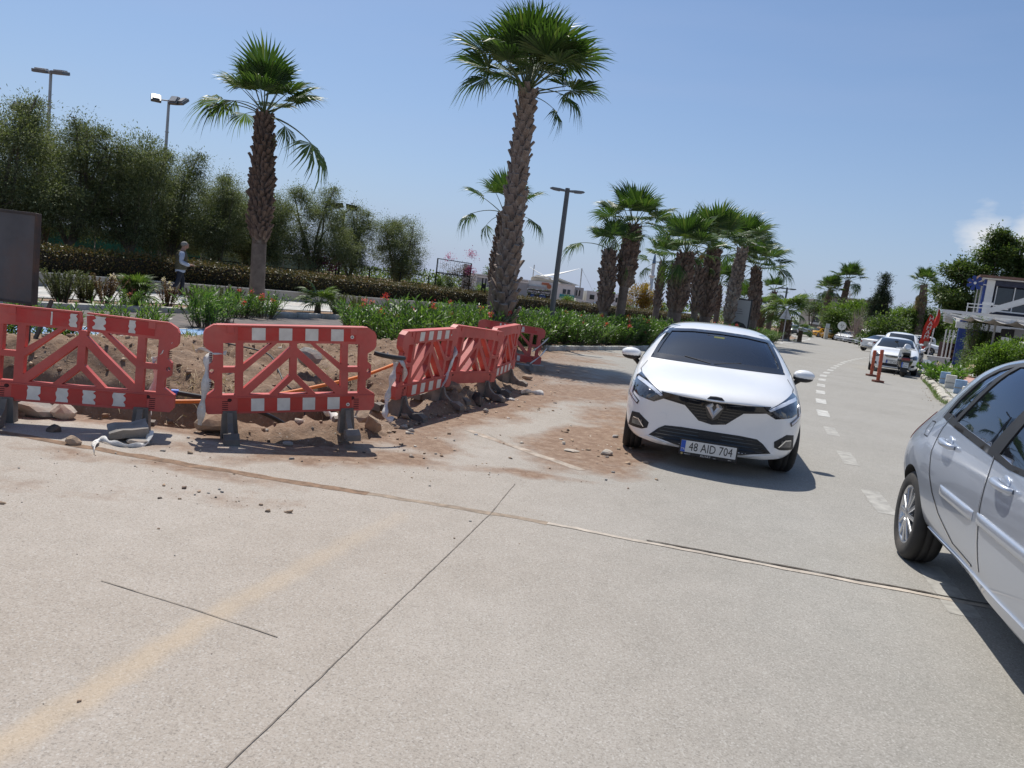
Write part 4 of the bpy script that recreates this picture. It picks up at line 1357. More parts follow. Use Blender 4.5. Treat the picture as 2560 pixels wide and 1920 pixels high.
# ------------------------------------------------------------------ low wall, fence, lamps
WALLM = simple('grey_render', (.33, .31, .285), .9, var=.18, scale=1.6, bump=.15, dirt=((.24, .20, .16), .6))
WCAP = simple('wall_cap', (.44, .42, .39), .85, var=.15, scale=2)
def wall_run(label, t0, t1, n0, n1, z0, z1):
    root = thing('low_wall', label, 'wall', dn((t0 + t1) / 2, n0, 0))
    o = Vector(root.location)
    L = 3.0
    k = int((t1 - t0) / L)
    for i in range(k):
        a, b = t0 + (t1 - t0) * i / k, t0 + (t1 - t0) * (i + 1) / k
        m = M()
        q = [dn(a + .006, n0, z0) - o, dn(b - .006, n0, z0) - o, dn(b - .006, n1, z0) - o, dn(a + .006, n1, z0) - o]
        q += [p + Vector((0, 0, z1 - z0)) for p in q]
        m.add(q, [(3, 2, 1, 0), (4, 5, 6, 7), (0, 1, 5, 4), (1, 2, 6, 5), (2, 3, 7, 6), (3, 0, 4, 7)])
        m.build('wall_section', WALLM, root)
    m = M()
    for i in range(k):
        a, b = t0 + (t1 - t0) * i / k, t0 + (t1 - t0) * (i + 1) / k
        q = [dn(a, n0 - .015, z1) - o, dn(b, n0 - .015, z1) - o, dn(b, n1 + .015, z1) - o, dn(a, n1 + .015, z1) - o]
        q = [p + Vector((0, 0, .002)) for p in q] + [p + Vector((0, 0, .03)) for p in q]
        m.add(q, [(3, 2, 1, 0), (4, 5, 6, 7), (0, 1, 5, 4), (1, 2, 6, 5), (2, 3, 7, 6), (3, 0, 4, 7)])
    m.build('coping', WCAP, root)
    return root
wall_run('low grey rendered wall in front of the hedge, left of the black fence post', 2, 38.6, 21.1, 21.35, .0, .47)
wall_run('low pale wall in front of the far hedge, right of the black fence post', 39.4, 82, 21.25, 21.5, .0, .42)
tag(sheet('garden_soil', 21.36, 60, -10, 90, .07, SOIL), kind='structure')

IRON = simple('black_iron', (.014, .016, .016), .5, metal=.3, var=.1)
GALV = simple('galvanised_steel', (.40, .40, .395), .5, metal=.5, var=.12, scale=4)
LGRY = simple('lamp_grey', (.115, .12, .125), .45, metal=.5, var=.08, scale=4)
HEADM = simple('lamp_head', (.16, .165, .17), .4, metal=.4, var=.08)
LENS = simple('lamp_lens', (.20, .21, .22), .35, var=.05, spec=.5)
def double_lamp(label, x, y, h, r, heads=2, rz=0.0, s=1.0):
    root = thing('street_lamp', label, 'street lamp', (x, y, tz(x, y)), rz, 'double headed street lamps')
    M().tube([(0, 0, -.2), (0, 0, h * .5), (0, 0, h)], [r, r * .92, r * .8], 14).build('pole', LGRY, root)
    M().lathe([(r * 1.9, 0), (r * 1.9, .03), (r * 1.2, .06)], 14).build('base_flange', LGRY, root)
    for sg in (-1, 1)[:heads] if heads == 2 else (1,):
        m = M()
        pl = [(.06, -.02), (.5, -.05), (.66, -.035), (.70, .0), (.62, .04), (.30, .055), (.06, .04)]
        m.prism([(a * s, b * s) for a, b in pl], lambda a, b, w: (sg * a, w, h - .12 * s + b + abs(a) * .07), -.085 * s, .085 * s)
        o = m.build('lamp_head', HEADM, root, fix=True)
        M().box((sg * .44 * s, 0, h - .12 * s - .022 * s), (.28 * s, .12 * s, .012), Matrix.Rotation(-sg * .07, 3, 'Y')).build('lens', LENS, o)
        M().tube([(0, 0, h - .11 * s), (sg * .12 * s, 0, h - .10 * s)], .03 * s, 8).build('arm', LGRY, root)
    return root
double_lamp('grey double headed street lamp standing in the oleander bed right of the tall palm', .93, 23.0, 4.7, .085, rz=R(8), s=.75)
double_lamp('small far street lamp beside the bushy palms at the bend', 23.8, 70, 4.75, .10, rz=R(10), s=1.25)
def flood(label, x, y, h, heads, rz):
    root = thing('floodlight_mast', label, 'floodlight mast', (x, y, 0), rz, 'floodlight masts above the olive trees')
    M().tube([(0, 0, 0), (0, 0, h * .5), (0, 0, h)], [.085, .075, .055], 10).build('mast', GALV, root)
    M().tube([(-.55, 0, h - .03), (.6, 0, h - .03)], .03, 6).build('crossbar', GALV, root)
    r = M()
    for i in range(5):
        r.lathe([(.085, h * .45 + i * .75), (.085, h * .45 + i * .75 + .04)], 10)
    r.build('clamp_bands', GALV, root)['kind'] = 'stuff'
    for (hx, tilt, yaw, wd) in heads:
        mt = Matrix.Translation((hx, 0, h)) @ Matrix.Rotation(yaw, 4, 'Z') @ Matrix.Rotation(tilt, 4, 'X')
        o = M().box((0, 0, 0), (wd, .42, .13), ch=.02).xf(mt).build('floodlight', HEADM, root)
        M().box((0, 0, -.068), (wd * .86, .34, .008)).xf(mt).build('glass', LENS, o)
        M().box((0, .02, .085), (wd * .7, .30, .05)).xf(mt).build('cooling_fins', GALV, o)
    return root
flood('tall floodlight mast with two wide heads rising above the olive trees, second from the left', -19.6, 31, 7.9, [(-.40, R(12), R(8), .55), (.38, R(10), R(-4), .55)], R(-3))
flood('floodlight mast with three tilted heads, just left of the ragged palm', -16.3, 34, 7.95, [(-.55, R(42), R(25), .42), (.22, R(52), R(-10), .40), (.58, R(40), R(-30), .40)], R(4))
flood('floodlight mast barely clearing the olive trees at the far left', -24.1, 36, 7.2, [(-.12, R(55), R(10), .5), (.45, R(40), R(-15), .5)], R(-5))
sl = thing('solar_lamp', 'black solar lamp post with two tilted panels between the olive trees', 'lamp post', (-8.75, 36, .1), R(8))
M().tube([(0, 0, 0), (0, 0, 4.15)], [.06, .045], 8).build('post', IRON, sl)
for sg in (-1, 1):
    M().bar((0, 0, 4.1), (sg * .32, 0, 4.38), .05, .05).build('arm', IRON, sl)
    pn = M().box((sg * .32, 0, 4.43), (.52, .55, .04), Matrix.Rotation(sg * .12, 3, 'Y') @ Matrix.Rotation(-.25, 3, 'X')).build('solar_panel', IRON, sl)
    M().box((sg * .36, -.05, 4.30), (.3, .2, .06)).build('lamp_head', HEADM, sl)
M().bar((-.32, 0, 2.95), (.32, 0, 2.9), .04, .04).build('crossarm', IRON, sl)

NET = simple('green_windbreak', (.02, .16, .12), .8, var=.25, scale=1.2)
PALEG = simple('pale_green_court', (.16, .24, .19), .8, var=.2, scale=1)
def fence(label, pts, z1, rails, step=2.0, mesh=True, z0=.08, name='fence'):
    root = thing(name, label, 'fence', pts[0] + Vector((0, 0, 0)))
    o = Vector(root.location)
    a, b = pts
    L = (b - a).length
    k = max(1, round(L / step))
    for i in range(k + 1):
        p = a.lerp(b, i / k) - o
        M().box(p + Vector((0, 0, (z0 + z1) / 2)), (.06, .06, z1 - z0)).build('post', IRON, root)
    for z in rails:
        M().bar(Vector((0, 0, z)), (b - a) + Vector((0, 0, z)), .04, .04).build('rail', IRON, root)
    if mesh:
        m = M()
        kk = int(L / .16)
        for i in range(kk):
            p = a.lerp(b, (i + .5) / kk) - o
            m.box(p + Vector((0, 0, (z0 + z1) / 2)), (.008, .008, z1 - z0))
        for j in range(int((z1 - z0) / .2)):
            m.bar(Vector((0, 0, z0 + .2 * j)), (b - a) + Vector((0, 0, z0 + .2 * j)), .006, .006)
        m.build('wire_mesh', IRON, root)['kind'] = 'stuff'
    return root
fence('tall black mesh fence panel with bougainvillea at the end of the olive trees', (dn(33.2, 23.0, 0), dn(35.9, 22.6, 0)), 2.72, (2.7, 2.0, 1.95, .9), 2.3)
fence('low black railing under the olive trees right of the ragged palm', (dn(19, 25.6, 0), dn(33.0, 23.3, 0)), 1.75, (1.74, 1.3, .8), 1.9, False)
gp = thing('gate_post', 'black double gate post standing at the gap in the hedge', 'gate post', dn(36.3, 21.9, 0))
for d_ in (-.09, .09):
    M().box((d_, 0, 1.0), (.07, .07, 2.0)).build('post', IRON, gp)
M().box((0, 0, 1.55), (.12, .03, .25)).build('lock_plate', IRON, gp)
wb = thing('windbreak', 'green windbreak cloth of the tennis court glimpsed under the olive trees', 'windbreak', dn(17, 30.5, 0))
o = Vector(wb.location)
for i in range(9):
    a, b = dn(9 + 2.6 * i, 30.5, 0) - o, dn(9 + 2.6 * i + 2.55, 30.5, 0) - o
    m = M()
    m.add([a + Vector((0, 0, .1)), b + Vector((0, 0, .1)), b + Vector((0, 0, 2.0)), a + Vector((0, 0, 2.0)), a + Vector((.03, .03, .1)), b + Vector((.03, .03, .1)), b + Vector((.03, .03, 2.0)), a + Vector((.03, .03, 2.0))], [(0, 1, 2, 3), (7, 6, 5, 4), (0, 3, 7, 4), (1, 5, 6, 2), (3, 2, 6, 7)])
    m.build('cloth_panel', NET if i < 6 else PALEG, wb)
    M().tube([a, a + Vector((0, 0, 2.3))], .03, 6).build('post', GALV, wb)
BOUG = leafmat('bougainvillea', [(.16, .015, .09), (.32, .03, .19), (.45, .07, .28)], .3, .5)
BOUL = leafmat('bougainvillea_leaf', [(.04, .045, .02), (.08, .06, .035), (.13, .09, .06)], .2, .5)
def bougain(label, p, ells, fl, n=2600):
    rt = thing('bougainvillea', label, 'bougainvillea', p, 0, 'bougainvilleas on the black fence')
    rng = np.random.default_rng(int(abs(p[0]) * 100))
    limb_tree(ells, .6, .05, 5, 4, STEM).build('stems', STEM, rt)
    P, O = clump_pts(ells, n, .3, 0, 40, .16, rng)
    V, F = leaves(P, O + rng.normal(0, .8, P.shape), .07, .04)
    meshobj('foliage', npmesh('foliage', V, F, BOUL), rt)
    P, O = clump_pts(fl, n // 3, .2, 0, 16, .13, rng)
    V, F = leaves(P, O + rng.normal(0, .8, P.shape), .07, .055)
    meshobj('flowers', npmesh('flowers', V, F, BOUG), rt)
bougain('bougainvillea with a magenta spray on top of the black mesh fence', dn(35.7, 22.7, 0), [((-.5, 0, 2.2), (.9, .4, .55), 2), ((.1, 0, 1.5), (.35, .3, .9), 2)], [((.15, 0, 3.1), (.35, .2, .45), 2), ((.1, 0, 2.4), (.2, .2, .4), 2), ((-1.1, 0, 2.9), (.15, .1, .15), .6)])
bougain('bougainvillea with magenta flowers below the solar lamp', dn(25.8, 23.9, 0), [((-.3, 0, 1.9), (.9, .4, .6), 2)], [((.2, -.1, 1.7), (.5, .2, .25), 2), ((-.3, -.1, 2.0), (.3, .2, .3), 1)])

# ------------------------------------------------------------------ shopping centre beyond the hedge
WPAINT = simple('white_wall', (.70, .69, .66), .8, var=.06, scale=.5, dirt=((.5, .47, .42), .3))
GPAINT = simple('grey_wall', (.36, .365, .37), .8, var=.06, scale=.5)
DPAINT = simple('dark_fascia', (.055, .058, .065), .5, var=.08)
TEAL = simple('teal_sign', (.02, .24, .27), .5, var=.05)
SIGNW = simple('sign_white', (.75, .75, .74), .5, var=.03)
SIGNB = simple('sign_blue', (.05, .13, .42), .5, var=.08)
SIGNO = simple('sign_orange', (.40, .13, .06), .5, var=.1)
WINM = simple('dark_window', (.025, .032, .04), .08, var=.1, spec=.7)
MEMB = simple('tent_membrane', (.80, .79, .76), .7, var=.03)
BEIGE = simple('beige_wall', (.50, .42, .32), .85, var=.08)
def slab_(m, x0, x1, z0, z1, y0, d=8, mi=0):
    m.box(((x0 + x1) / 2, y0 + d / 2, (z0 + z1) / 2), (x1 - x0, d, z1 - z0), mi=mi)
    return m
sc_ = thing('shopping_centre', 'white and grey shopping centre with black shop sign and teal band beyond the hedge', 'shopping centre', (0, 170, 0))
def B(name, mat, *boxes, par=None):
    m = M()
    for b in boxes:
        x0, x1, z0, z1, y0, d = b
        slab_(m, x0, x1, z0, z1, y0, d)
    return m.build(name, mat, par or sc_)
B('grey_wing', GPAINT, (-10.5, .9, -1, 3.95, 0, 10))
B('white_end_wall', WPAINT, (-13.2, -10.52, -1, 4.45, -.2, 10))
w_ = B('roof_parapet', WPAINT, (-13.0, .85, 4.47, 4.75, -.3, 10.4))
B('cornice', WPAINT, (-10.5, .9, 3.97, 4.4, -.1, 10))
B('white_front', WPAINT, (.92, 6.6, 3.05, 4.75, .4, 10), (6.05, 6.6, -1, 3.03, .4, 10))
B('shop_recess', DPAINT, (.95, 6.02, -1, 1.9, 1.0, .3))
fs_ = B('shop_fascia', DPAINT, (.95, 6.03, 1.94, 2.9, -.2, .7))
lettering('shop_lettering', 'macro', .80, SIGNW, fs_, (2.05, -.23, 2.42), (R(90), 0, 0), .02)
lettering('shop_lettering', 'center', .80, SIGNW, fs_, (4.85, -.23, 2.42), (R(90), 0, 0), .02)
m = M()
m.prism([(3.13, 2.25), (3.63, 2.25), (3.38, 2.68)], lambda x, z, w: (x, w, z), -.26, -.21)
m.build('triangle_logo', SIGNW, fs_)
gw = bpy.data.objects['grey_wing']
lettering('wall_lettering', 'macro', 1.25, DPAINT, gw, (-6.55, -.03, 2.35), (R(90), 0, 0), .02)
B('canopy', GPAINT, (1.0, 4.7, 2.95, 3.6, -.6, .6))
for x0, x1, z0, z1, mt in ((1.7, 2.5, .4, 1.75, SIGNB), (3.65, 5.05, .0, 1.8, SIGNB), (2.6, 3.3, .2, 1.5, WINM)):
    B('poster_panel', mt, (x0, x1, z0, z1, .6, .2))
sg_ = B('shop_sign', SIGNO, (3.85, 5.5, 4.1, 4.6, .15, .2))
M().lathe([(.5, -.1), (.5, .1)], 16, (5.55, .2, 3.85), 'Y').build('round_sign', SIGNO, sc_)
rb = B('right_block', WPAINT, (6.9, 11.0, -1, 4.6, -4, 12))
B('side_block', GPAINT, (11.02, 13.0, -1, 4.4, -3.4, 12))
B('teal_band', TEAL, (7.9, 11.1, 1.72, 2.52, -4.2, .18))
for x0, x1 in ((8.45, 9.2), (9.45, 10.1)):
    o = B('window', WINM, (x0, x1, 2.65, 3.65, -4.08, .06))
    B('frame', WPAINT, (x0 - .08, x0, 2.6, 3.7, -4.12, .1), (x1, x1 + .08, 2.6, 3.7, -4.12, .1), par=o)
o = B('window', WINM, (11.4, 12.3, 2.6, 3.8, -3.5, .06))
B('frame', WPAINT, (11.75, 11.95, 2.6, 3.8, -3.56, .1), par=o)
B('roof_edge', WPAINT, (6.85, 11.05, 4.62, 4.8, -4.1, 12.2))
B('far_wing', WPAINT, (13.9, 24, -1, 4.0, -2, 10))
for i in range(4):
    B('window', WINM, (14.6 + 1.9 * i, 15.6 + 1.9 * i, 2.2, 3.2, -2.08, .06))
B('penthouse', BEIGE, (1.4, 7.6, 4.77, 5.5, 3.0, 5))
tent = thing('tensile_canopy', 'white tensile canopy with two long crossing tips on the shopping centre roof', 'canopy', (0, 173, 0))
m = M()
def memb(a, b, c, sag, th=.10, n=8):
    """A curved triangular membrane."""
    a, b, c = Vector(a), Vector(b), Vector(c)
    idm = {}
    vs_ = []
    for i in range(n + 1):
        for j in range(n + 1 - i):
            u, v = i / n, j / n
            p = a * (1 - u - v) + b * u + c * v
            p.z -= sag * 4 * (u * v + v * (1 - u - v) + u * (1 - u - v)) * .75
            idm[(i, j)] = len(vs_)
            vs_.append(p)
    k = len(vs_)
    fs = []
    for i in range(n):
        for j in range(n - i):
            fs.append((idm[(i, j)], idm[(i + 1, j)], idm[(i, j + 1)]))
            if j < n - i - 1:
                fs.append((idm[(i + 1, j)], idm[(i + 1, j + 1)], idm[(i, j + 1)]))
    m.add(vs_ + [p + Vector((0, 0, th)) for p in vs_], fs + [tuple(q + k for q in reversed(f)) for f in fs], 0, True)
memb((.3, 0, 7.9), (6.6, 1, 5.3), (7.9, 3, 5.0), .25)
memb((12.2, 2, 8.8), (3.0, 0, 5.5), (2.2, 3, 5.9), .3)
memb((1.1, 1, 5.3), (2.6, -.5, 6.1), (7.0, 0, 5.9), .1)
memb((7.0, 0, 6.2), (12.5, .5, 4.9), (8.0, 4, 5.0), .15)
m.build('membrane', MEMB, tent)
M().tube([(1.75, 2, 4.7), (1.75, 2, 8.4)], .12, 8).build('mast', GALV, tent)
M().tube([(12.75, 2, 4.5), (12.6, 2, 8.9)], .14, 8).build('mast', GALV, tent)
M().tube([(12.6, 2, 8.8), (15.5, 2, 4.5)], .03, 5).build('stay_cable', GALV, tent)
shed = thing('white_shed', 'white sloping shed in front of the shopping centre, left of the short thick palm', 'shed', (0, 150, 0))
m = M()
m.prism([(10.4, -1), (10.4, 2.0), (12.2, 1.75), (13.1, 1.75), (13.1, -1)], lambda x, z, w: (x, w, z), 0, 5)
m.build('wall', WPAINT, shed)
B('shutter', GPAINT, (12.3, 13.0, -.5, 1.5, -.06, .05), par=shed)
tw = thing('tower_block', 'small grey rooftop box behind the bougainvillea fence', 'building', (-14.6, 190, 0))
slab_(M(), -.9, .9, -1, 7.1, 0, 3).build('wall', GPAINT, tw)
mn = thing('minaret', 'slim white minaret with a blue cone behind the autumn coloured tree', 'minaret', (42.6, 260, 0))
M().tube([(0, 0, 0), (0, 0, 10), (0, 0, 10.01), (0, 0, 17)], [.75, .72, .62, .58], 12).build('shaft', WPAINT, mn)
M().lathe([(.6, 12.2), (1.05, 12.6), (1.05, 13.2), (.6, 13.2)], 12).build('balcony', WPAINT, mn)
M().lathe([(.66, 17), (.5, 18.2), (.02, 21.4)], 12).build('cone', simple('blue_lead', (.10, .17, .27), .5, var=.05), mn)
GEN = leafmat('broad_leaf', [(.03, .055, .015), (.055, .095, .025), (.09, .145, .035), (.14, .19, .06)], .3, .5, clump=.6)
GENL = leafmat('fresh_leaf', [(.05, .09, .015), (.09, .16, .025), (.14, .23, .04), (.20, .28, .07)], .35, .5, clump=.6)
AUT = leafmat('autumn_leaf', [(.14, .12, .03), (.26, .16, .035), (.36, .20, .04), (.22, .20, .05)], .3, .5, clump=.5)
tree('autumn_tree', 'orange and yellow leaved tree in the car park left of the thick palm', 'tree', (17.5, 112, 0), [((0, 0, 3.6), (2.1, 2, 1.3), 2), ((-.8, 0, 2.3), (1.8, 1.6, .9), 1), ((1.0, 0, 2.6), (1.5, 1.4, 1), 1)], 5200, .26, .15, AUT, 1.4, .18, 201, nclump=60, spread=.4)
for i, (x, y, h, lab) in enumerate(((-11.6, 120, 3.0, 'round clipped bush in front of the white end wall of the shopping centre'), (-6.8, 122, 2.3, 'flat topped light green bush below the grey shopping centre wall'), (-12.8, 115, 2.4, 'bush between the fence and the white end wall of the shopping centre'), (8.7, 150, 2.3, 'small round tree under the teal sign band'), (14.2, 105, 1.9, 'green bushes in the car park right of the short thick palm'), (21.0, 118, 2.9, 'green tree in the car park between the thick palms'), (26.5, 110, 3.8, 'green tree behind the palms above the white car'), (30.2, 112, 5.0, 'tall green tree behind the bulging palm'))):
    tree('shrub' if h < 3 else 'small_tree', lab, 'bush' if h < 3 else 'tree', (x, y, -.2), [((0, 0, h * .7), (h * .42, h * .42, h * .3), 2), ((.3, 0, h * .5), (h * .45, h * .4, h * .25), 1)], 1900, .22, .13, GENL if i in (1, 3) else GEN, h * .35, .09, 210 + i, nclump=36, spread=.3)
for i, (x, y, h, lab) in enumerate(((-9.6, 205, 7.2, 'rounded dark tree top above the shopping centre roof'), (-5.2, 205, 6.8, 'row of thin tree tops behind the grey shopping centre wing'))):
    tree('tree', lab, 'tree', (x, y, 0), [((0, 0, h * .78), (2.4, 2, h * .22), 2)], 1600, .35, .2, GEN, h * .5, .2, 230 + i, nclump=30, spread=.4)
def park_lamp(label, x, y, h):
    rt = thing('car_park_lamp', label, 'lamp post', (x, y, 0), 0, 'car park lamps')
    M().tube([(0, 0, 0), (0, 0, h)], [.05, .04], 6).build('post', GALV, rt)
    for sg in (-1, 1):
        M().bar((0, 0, h), (sg * .6, 0, h + .1), .12, .05).build('lamp_head', SIGNW, rt)
park_lamp('white double car park lamp in front of the autumn coloured tree', 18.0, 100, 3.3)
park_lamp('white car park lamp left of the autumn coloured tree', 15.6, 108, 3.0)
park_lamp('white car park lamp at the right end of the shopping centre', 15.1, 135, 4.0)
far = tag(bpy.data.objects.new('far_treeline', None), kind='structure')
bpy.data.objects.remove(far)
P, O = [], []
for _ in range(16000):
    a = RNG.uniform(-.30, .52)
    d = RNG.uniform(230, 300)
    hmax = 5.0 + 2.2 * fbm(a * 22, 1.0) + 1.0 * fbm(a * 80, 2.0)
    P.append((math.tan(a) * d, d, RNG.uniform(.2, max(1.2, hmax)) ** 1.0))
    O.append(RNG.normal(0, 1, 3))
V, F = leaves(np.array(P), np.array(O), .9, .6)
tag(meshobj('treeline', npmesh('treeline', V, F, GEN)), kind='stuff')

# poster panel between the palms
pp_ = thing('poster_panel', 'black framed upright poster showing a dark haired woman, between two palm trunks', 'poster panel', (12.6, 44.5, .16), R(-14))
DARKF = simple('panel_frame_black', (.02, .02, .022), .4, var=.05)
M().box((0, .04, 1.45), (1.30, .14, 2.35), ch=.02).build('frame', DARKF, pp_)
for sg in (-.35, .35):
    M().box((sg, .04, .14), (.1, .1, .3)).build('leg', DARKF, pp_)
ps = M().box((0, -.035, 1.47), (1.12, .006, 2.14)).build('poster', simple('poster_grey', (.36, .36, .35), .4, var=.06, scale=1), pp_)
HAIR = simple('poster_dark', (.03, .025, .025), .5, var=.1)
SKIN = simple('poster_skin', (.42, .27, .21), .5, var=.08)
m = M()
m.prism([(.5 * math.cos(a) * (1 + .08 * math.sin(5 * a)) + .05, .80 + .48 * math.sin(a) * (1 + .06 * math.cos(7 * a)) if math.sin(a) > -.6 else .42) for a in [2 * math.pi * i / 28 for i in range(28)]], lambda x, z, w: (x, w, z), -.046, -.040)
m.build('print', HAIR, ps)
m = M()
m.prism([(.14 * math.cos(a) + .02, .84 + .22 * math.sin(a)) for a in [2 * math.pi * i / 16 for i in range(16)]], lambda x, z, w: (x, w, z), -.054, -.048)
m.build('print', SKIN, ps)
m = M()
for x, z, w_, h_ in ((-.045, .89, .05, .018), (.085, .89, .05, .018), (.02, .735, .07, .025), (.02, .82, .02, .05)):
    m.box((x, -.057, z), (w_, .004, h_))
m.build('print', HAIR, ps)
m = M()
for i in range(3):
    m.box((.0, -.043, 1.75 + .13 * i), (.45 - .1 * i, .004, .022))
m.build('print', HAIR, ps)

# warning sign seen from behind
ts = thing('road_sign', 'triangular road sign seen from its grey back by the bend', 'road sign', (21.2, 61.5, tz(21, 61)), R(12))
M().tube([(0, 0, -.3), (0, 0, 2.75)], .04, 8).build('post', GALV, ts)
m = M()
m.prism([(-.52, 1.85), (.52, 1.85), (0, 2.78)], lambda x, z, w: (x, w, z), .045, .065)
m.build('plate', simple('sign_back', (.47, .50, .52), .5, metal=.3, var=.06), ts)
for z in (2.0, 2.35):
    M().box((0, .038, z), (.5 - (z - 2) * .6, .012, .04)).build('bracket', GALV, ts)

# ------------------------------------------------------------------ restaurant on the right
BLUE = simple('blue_paint', (.015, .045, .22), .5, var=.1, scale=2)
BLUED = simple('blue_brick', (.035, .042, .075), .7, var=.2, scale=3)
AWN = simple('awning_cloth', (.50, .475, .44), .75, var=.08, scale=1)
WMET = simple('white_metal', (.72, .72, .70), .4, var=.04, coat=.2)
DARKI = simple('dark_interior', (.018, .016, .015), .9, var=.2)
WOODR = simple('dark_red_wood', (.06, .022, .016), .6, var=.25, scale=4)
RA, PA = Vector((29.6, 50, 0)), Vector((24.6, 45, 0))
rs = thing('restaurant', 'two storey restaurant with blue and white paint and large upstairs windows at the right edge', 'restaurant', RA, R(-25))
zb = .2
def RB(name, mat, *boxes, par=None):
    m = M()
    for (x0, x1, y0, y1, z0, z1) in boxes:
        m.box(((x0 + x1) / 2 - RA.x, (y0 + y1) / 2 - RA.y, (z0 + z1) / 2), (x1 - x0, y1 - y0, z1 - z0))
    return m.build(name, mat, par or rs)
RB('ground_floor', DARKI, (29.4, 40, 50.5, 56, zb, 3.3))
RB('floor_slab', WMET, (28.9, 40, 49.4, 57, 3.32, 3.7))
RB('upper_floor', BLUED, (29.62, 40, 50.3, 55, 3.72, 6.1))
RB('corner_pillar', WMET, (29.7, 30.15, 49.95, 50.28, 3.72, 6.05))
RB('blue_pilaster', BLUE, (29.55, 29.69, 49.98, 50.28, 3.72, 6.12))
RB('lintel', BLUED, (30.17, 40, 49.98, 50.28, 5.72, 6.05))
RB('roof', simple('brown_roof', (.20, .115, .085), .85, var=.2, scale=2), (29.2, 41, 49.4, 56, 6.16, 6.30))
RB('roof_trim', WMET, (29.4, 41, 49.6, 55.8, 6.07, 6.145))
for i in range(5):
    x0 = 30.35 + 1.0 * i
    wn_ = RB('window', WINM, (x0, x0 + .90, 50.16, 50.22, 4.2, 5.62))
    RB('frame', WMET, (x0 - .06, x0 - .005, 50.08, 50.24, 4.1, 5.7), par=wn_)
    RB('sill', WMET, (x0 - .06, x0 + .94, 50.06, 50.24, 4.08, 4.17), par=wn_)
for i in range(2):
    y0 = 51.2 + 2.2 * i
    wn_ = RB('window', WINM, (29.56, 29.6, y0, y0 + 1.8, 4.1, 5.6))
    RB('frame', WMET, (29.53, 29.61, y0 - .07, y0 - .005, 4.0, 5.7), par=wn_)
RB('blue_column', BLUE, (28.6, 29.05, 49.7, 50.1, zb, 3.3))
RB('blue_wall', BLUE, (29.45, 30.0, 50.2, 50.45, zb, 3.3))
for i in range(3):
    RB('door_leaf', WMET, (27.9 + .22 * i, 27.98 + .22 * i, 50.0, 50.1, zb, 2.6))
RB('white_beam', WMET, (28.3, 36, 48.4, 48.8, 2.75, 3.15))
fl = thing('flower_ornament', 'blue star shaped ornament on the corner of the restaurant roof', 'ornament', (28.95, 50.0, 5.75), R(-25))
for i in range(7):
    a = R(51.4 * i)
    m = M()
    m.prism([(.06, -.05), (.42, -.13), (.5, 0), (.42, .13), (.06, .05)], lambda u, v, w: (u * math.cos(a) - v * math.sin(a), w, u * math.sin(a) + v * math.cos(a)), -.03 - .01 * i, .0 - .01 * i)
    m.build('petal', BLUE, fl)
M().ball((0, -.12, 0), .09, 10, 6).build('centre', WMET, fl)
M().bar((0, 0, 0), (.85, .3, -.05), .05, .05).build('arm', WMET, fl)
pg = thing('pergola', 'white retractable pergola with a pleated awning in front of the restaurant', 'pergola', PA, R(-36))
def PB(name, mat, a, b, w, h, par=None):
    return M().bar(a, b, w, h).build(name, mat, par or pg)
for k in range(4):
    PB('side_slat', WMET, (.02 * k, .06, 3.46 - .16 * k), (.05 + .02 * k, 3.4, 3.46 - .16 * k), .10, .13)
PB('front_beam', WMET, (-.08, 0, 3.52), (12, 0, 3.52), .14, .16)
PB('back_beam', WMET, (.4, 4.6, 3.60), (12, 4.6, 3.60), .14, .16)
for i in range(9):
    x = .3 + 1.1 * i
    PB('rafter', WMET, (x, .1, 3.38), (x + .5, 4.5, 3.46), .07, .10)
    m = M()
    K = 8
    v0 = []
    for q in range(K + 1):
        u = q / K
        zz = 3.34 - .22 * math.sin(math.pi * u) ** .7
        for yy, dx in ((.1, 0), (4.4, .5)):
            v0.append(Vector((x + 1.1 * u + dx, yy, zz)))
    n0 = len(v0)
    m.add(v0 + [p + Vector((0, 0, .012)) for p in v0], [(2 * q, 2 * q + 1, 2 * q + 3, 2 * q + 2) for q in range(K)] + [(n0 + 2 * q + 2, n0 + 2 * q + 3, n0 + 2 * q + 1, n0 + 2 * q) for q in range(K)], 0, True)
    m.build('awning_pleat', AWN, pg)
    M().ball((x, -.05, 3.36), .045, 8, 6).build('bulb', SIGNW, pg)
for x, y in ((2.55, 1.4), (7.2, 1.4), (2.0, 4.4)):
    M().box((x, y, 1.75), (.10, .10, 3.2)).build('post', simple('grey_post', (.33, .33, .31), .5, var=.1), pg)
PB('sloping_beam', WMET, (2.1, -.2, 3.72), (7.6, -.2, 6.3), .16, .26)
PB('sloping_beam', WMET, (2.4, -.5, 3.70), (7.9, -.5, 6.15), .05, .10)
for z in (3.95, 4.15):
    PB('handrail', WMET, (.9, 1.6, z), (3.0, 1.6, z + .06), .05, .05)
PB('handrail_post', WMET, (.95, 1.6, 3.6), (.95, 1.6, 4.2), .05, .05)
M().box((1.9, 2.2, 4.28), (.55, .4, .14)).build('roof_unit', WMET, pg)
M().box((4.0, 1.6, 2.7), (1.4, .12, .5)).build('grey_sign', GPAINT, pg)
wp = thing('stone_pillar', 'white stone pillar with a dark lantern top beside the green bush', 'pillar', (27.6, 43.6, .2))
M().lathe([(.30, 0), (.30, .12), (.22, .2), (.2, 1.9), (.26, 2.1), (.26, 2.2)], 14).build('shaft', WMET, wp)
M().box((0, 0, 2.45), (.5, .5, .45), ch=.06).build('lantern', DARKI, wp)
ww = thing('white_figure', 'white painted block with red blooms at the right picture edge', 'planter', (26.3, 40, .2))
M().box((.3, 0, 1.0), (.9, .6, 2.0), ch=.04).build('block', WPAINT, ww)
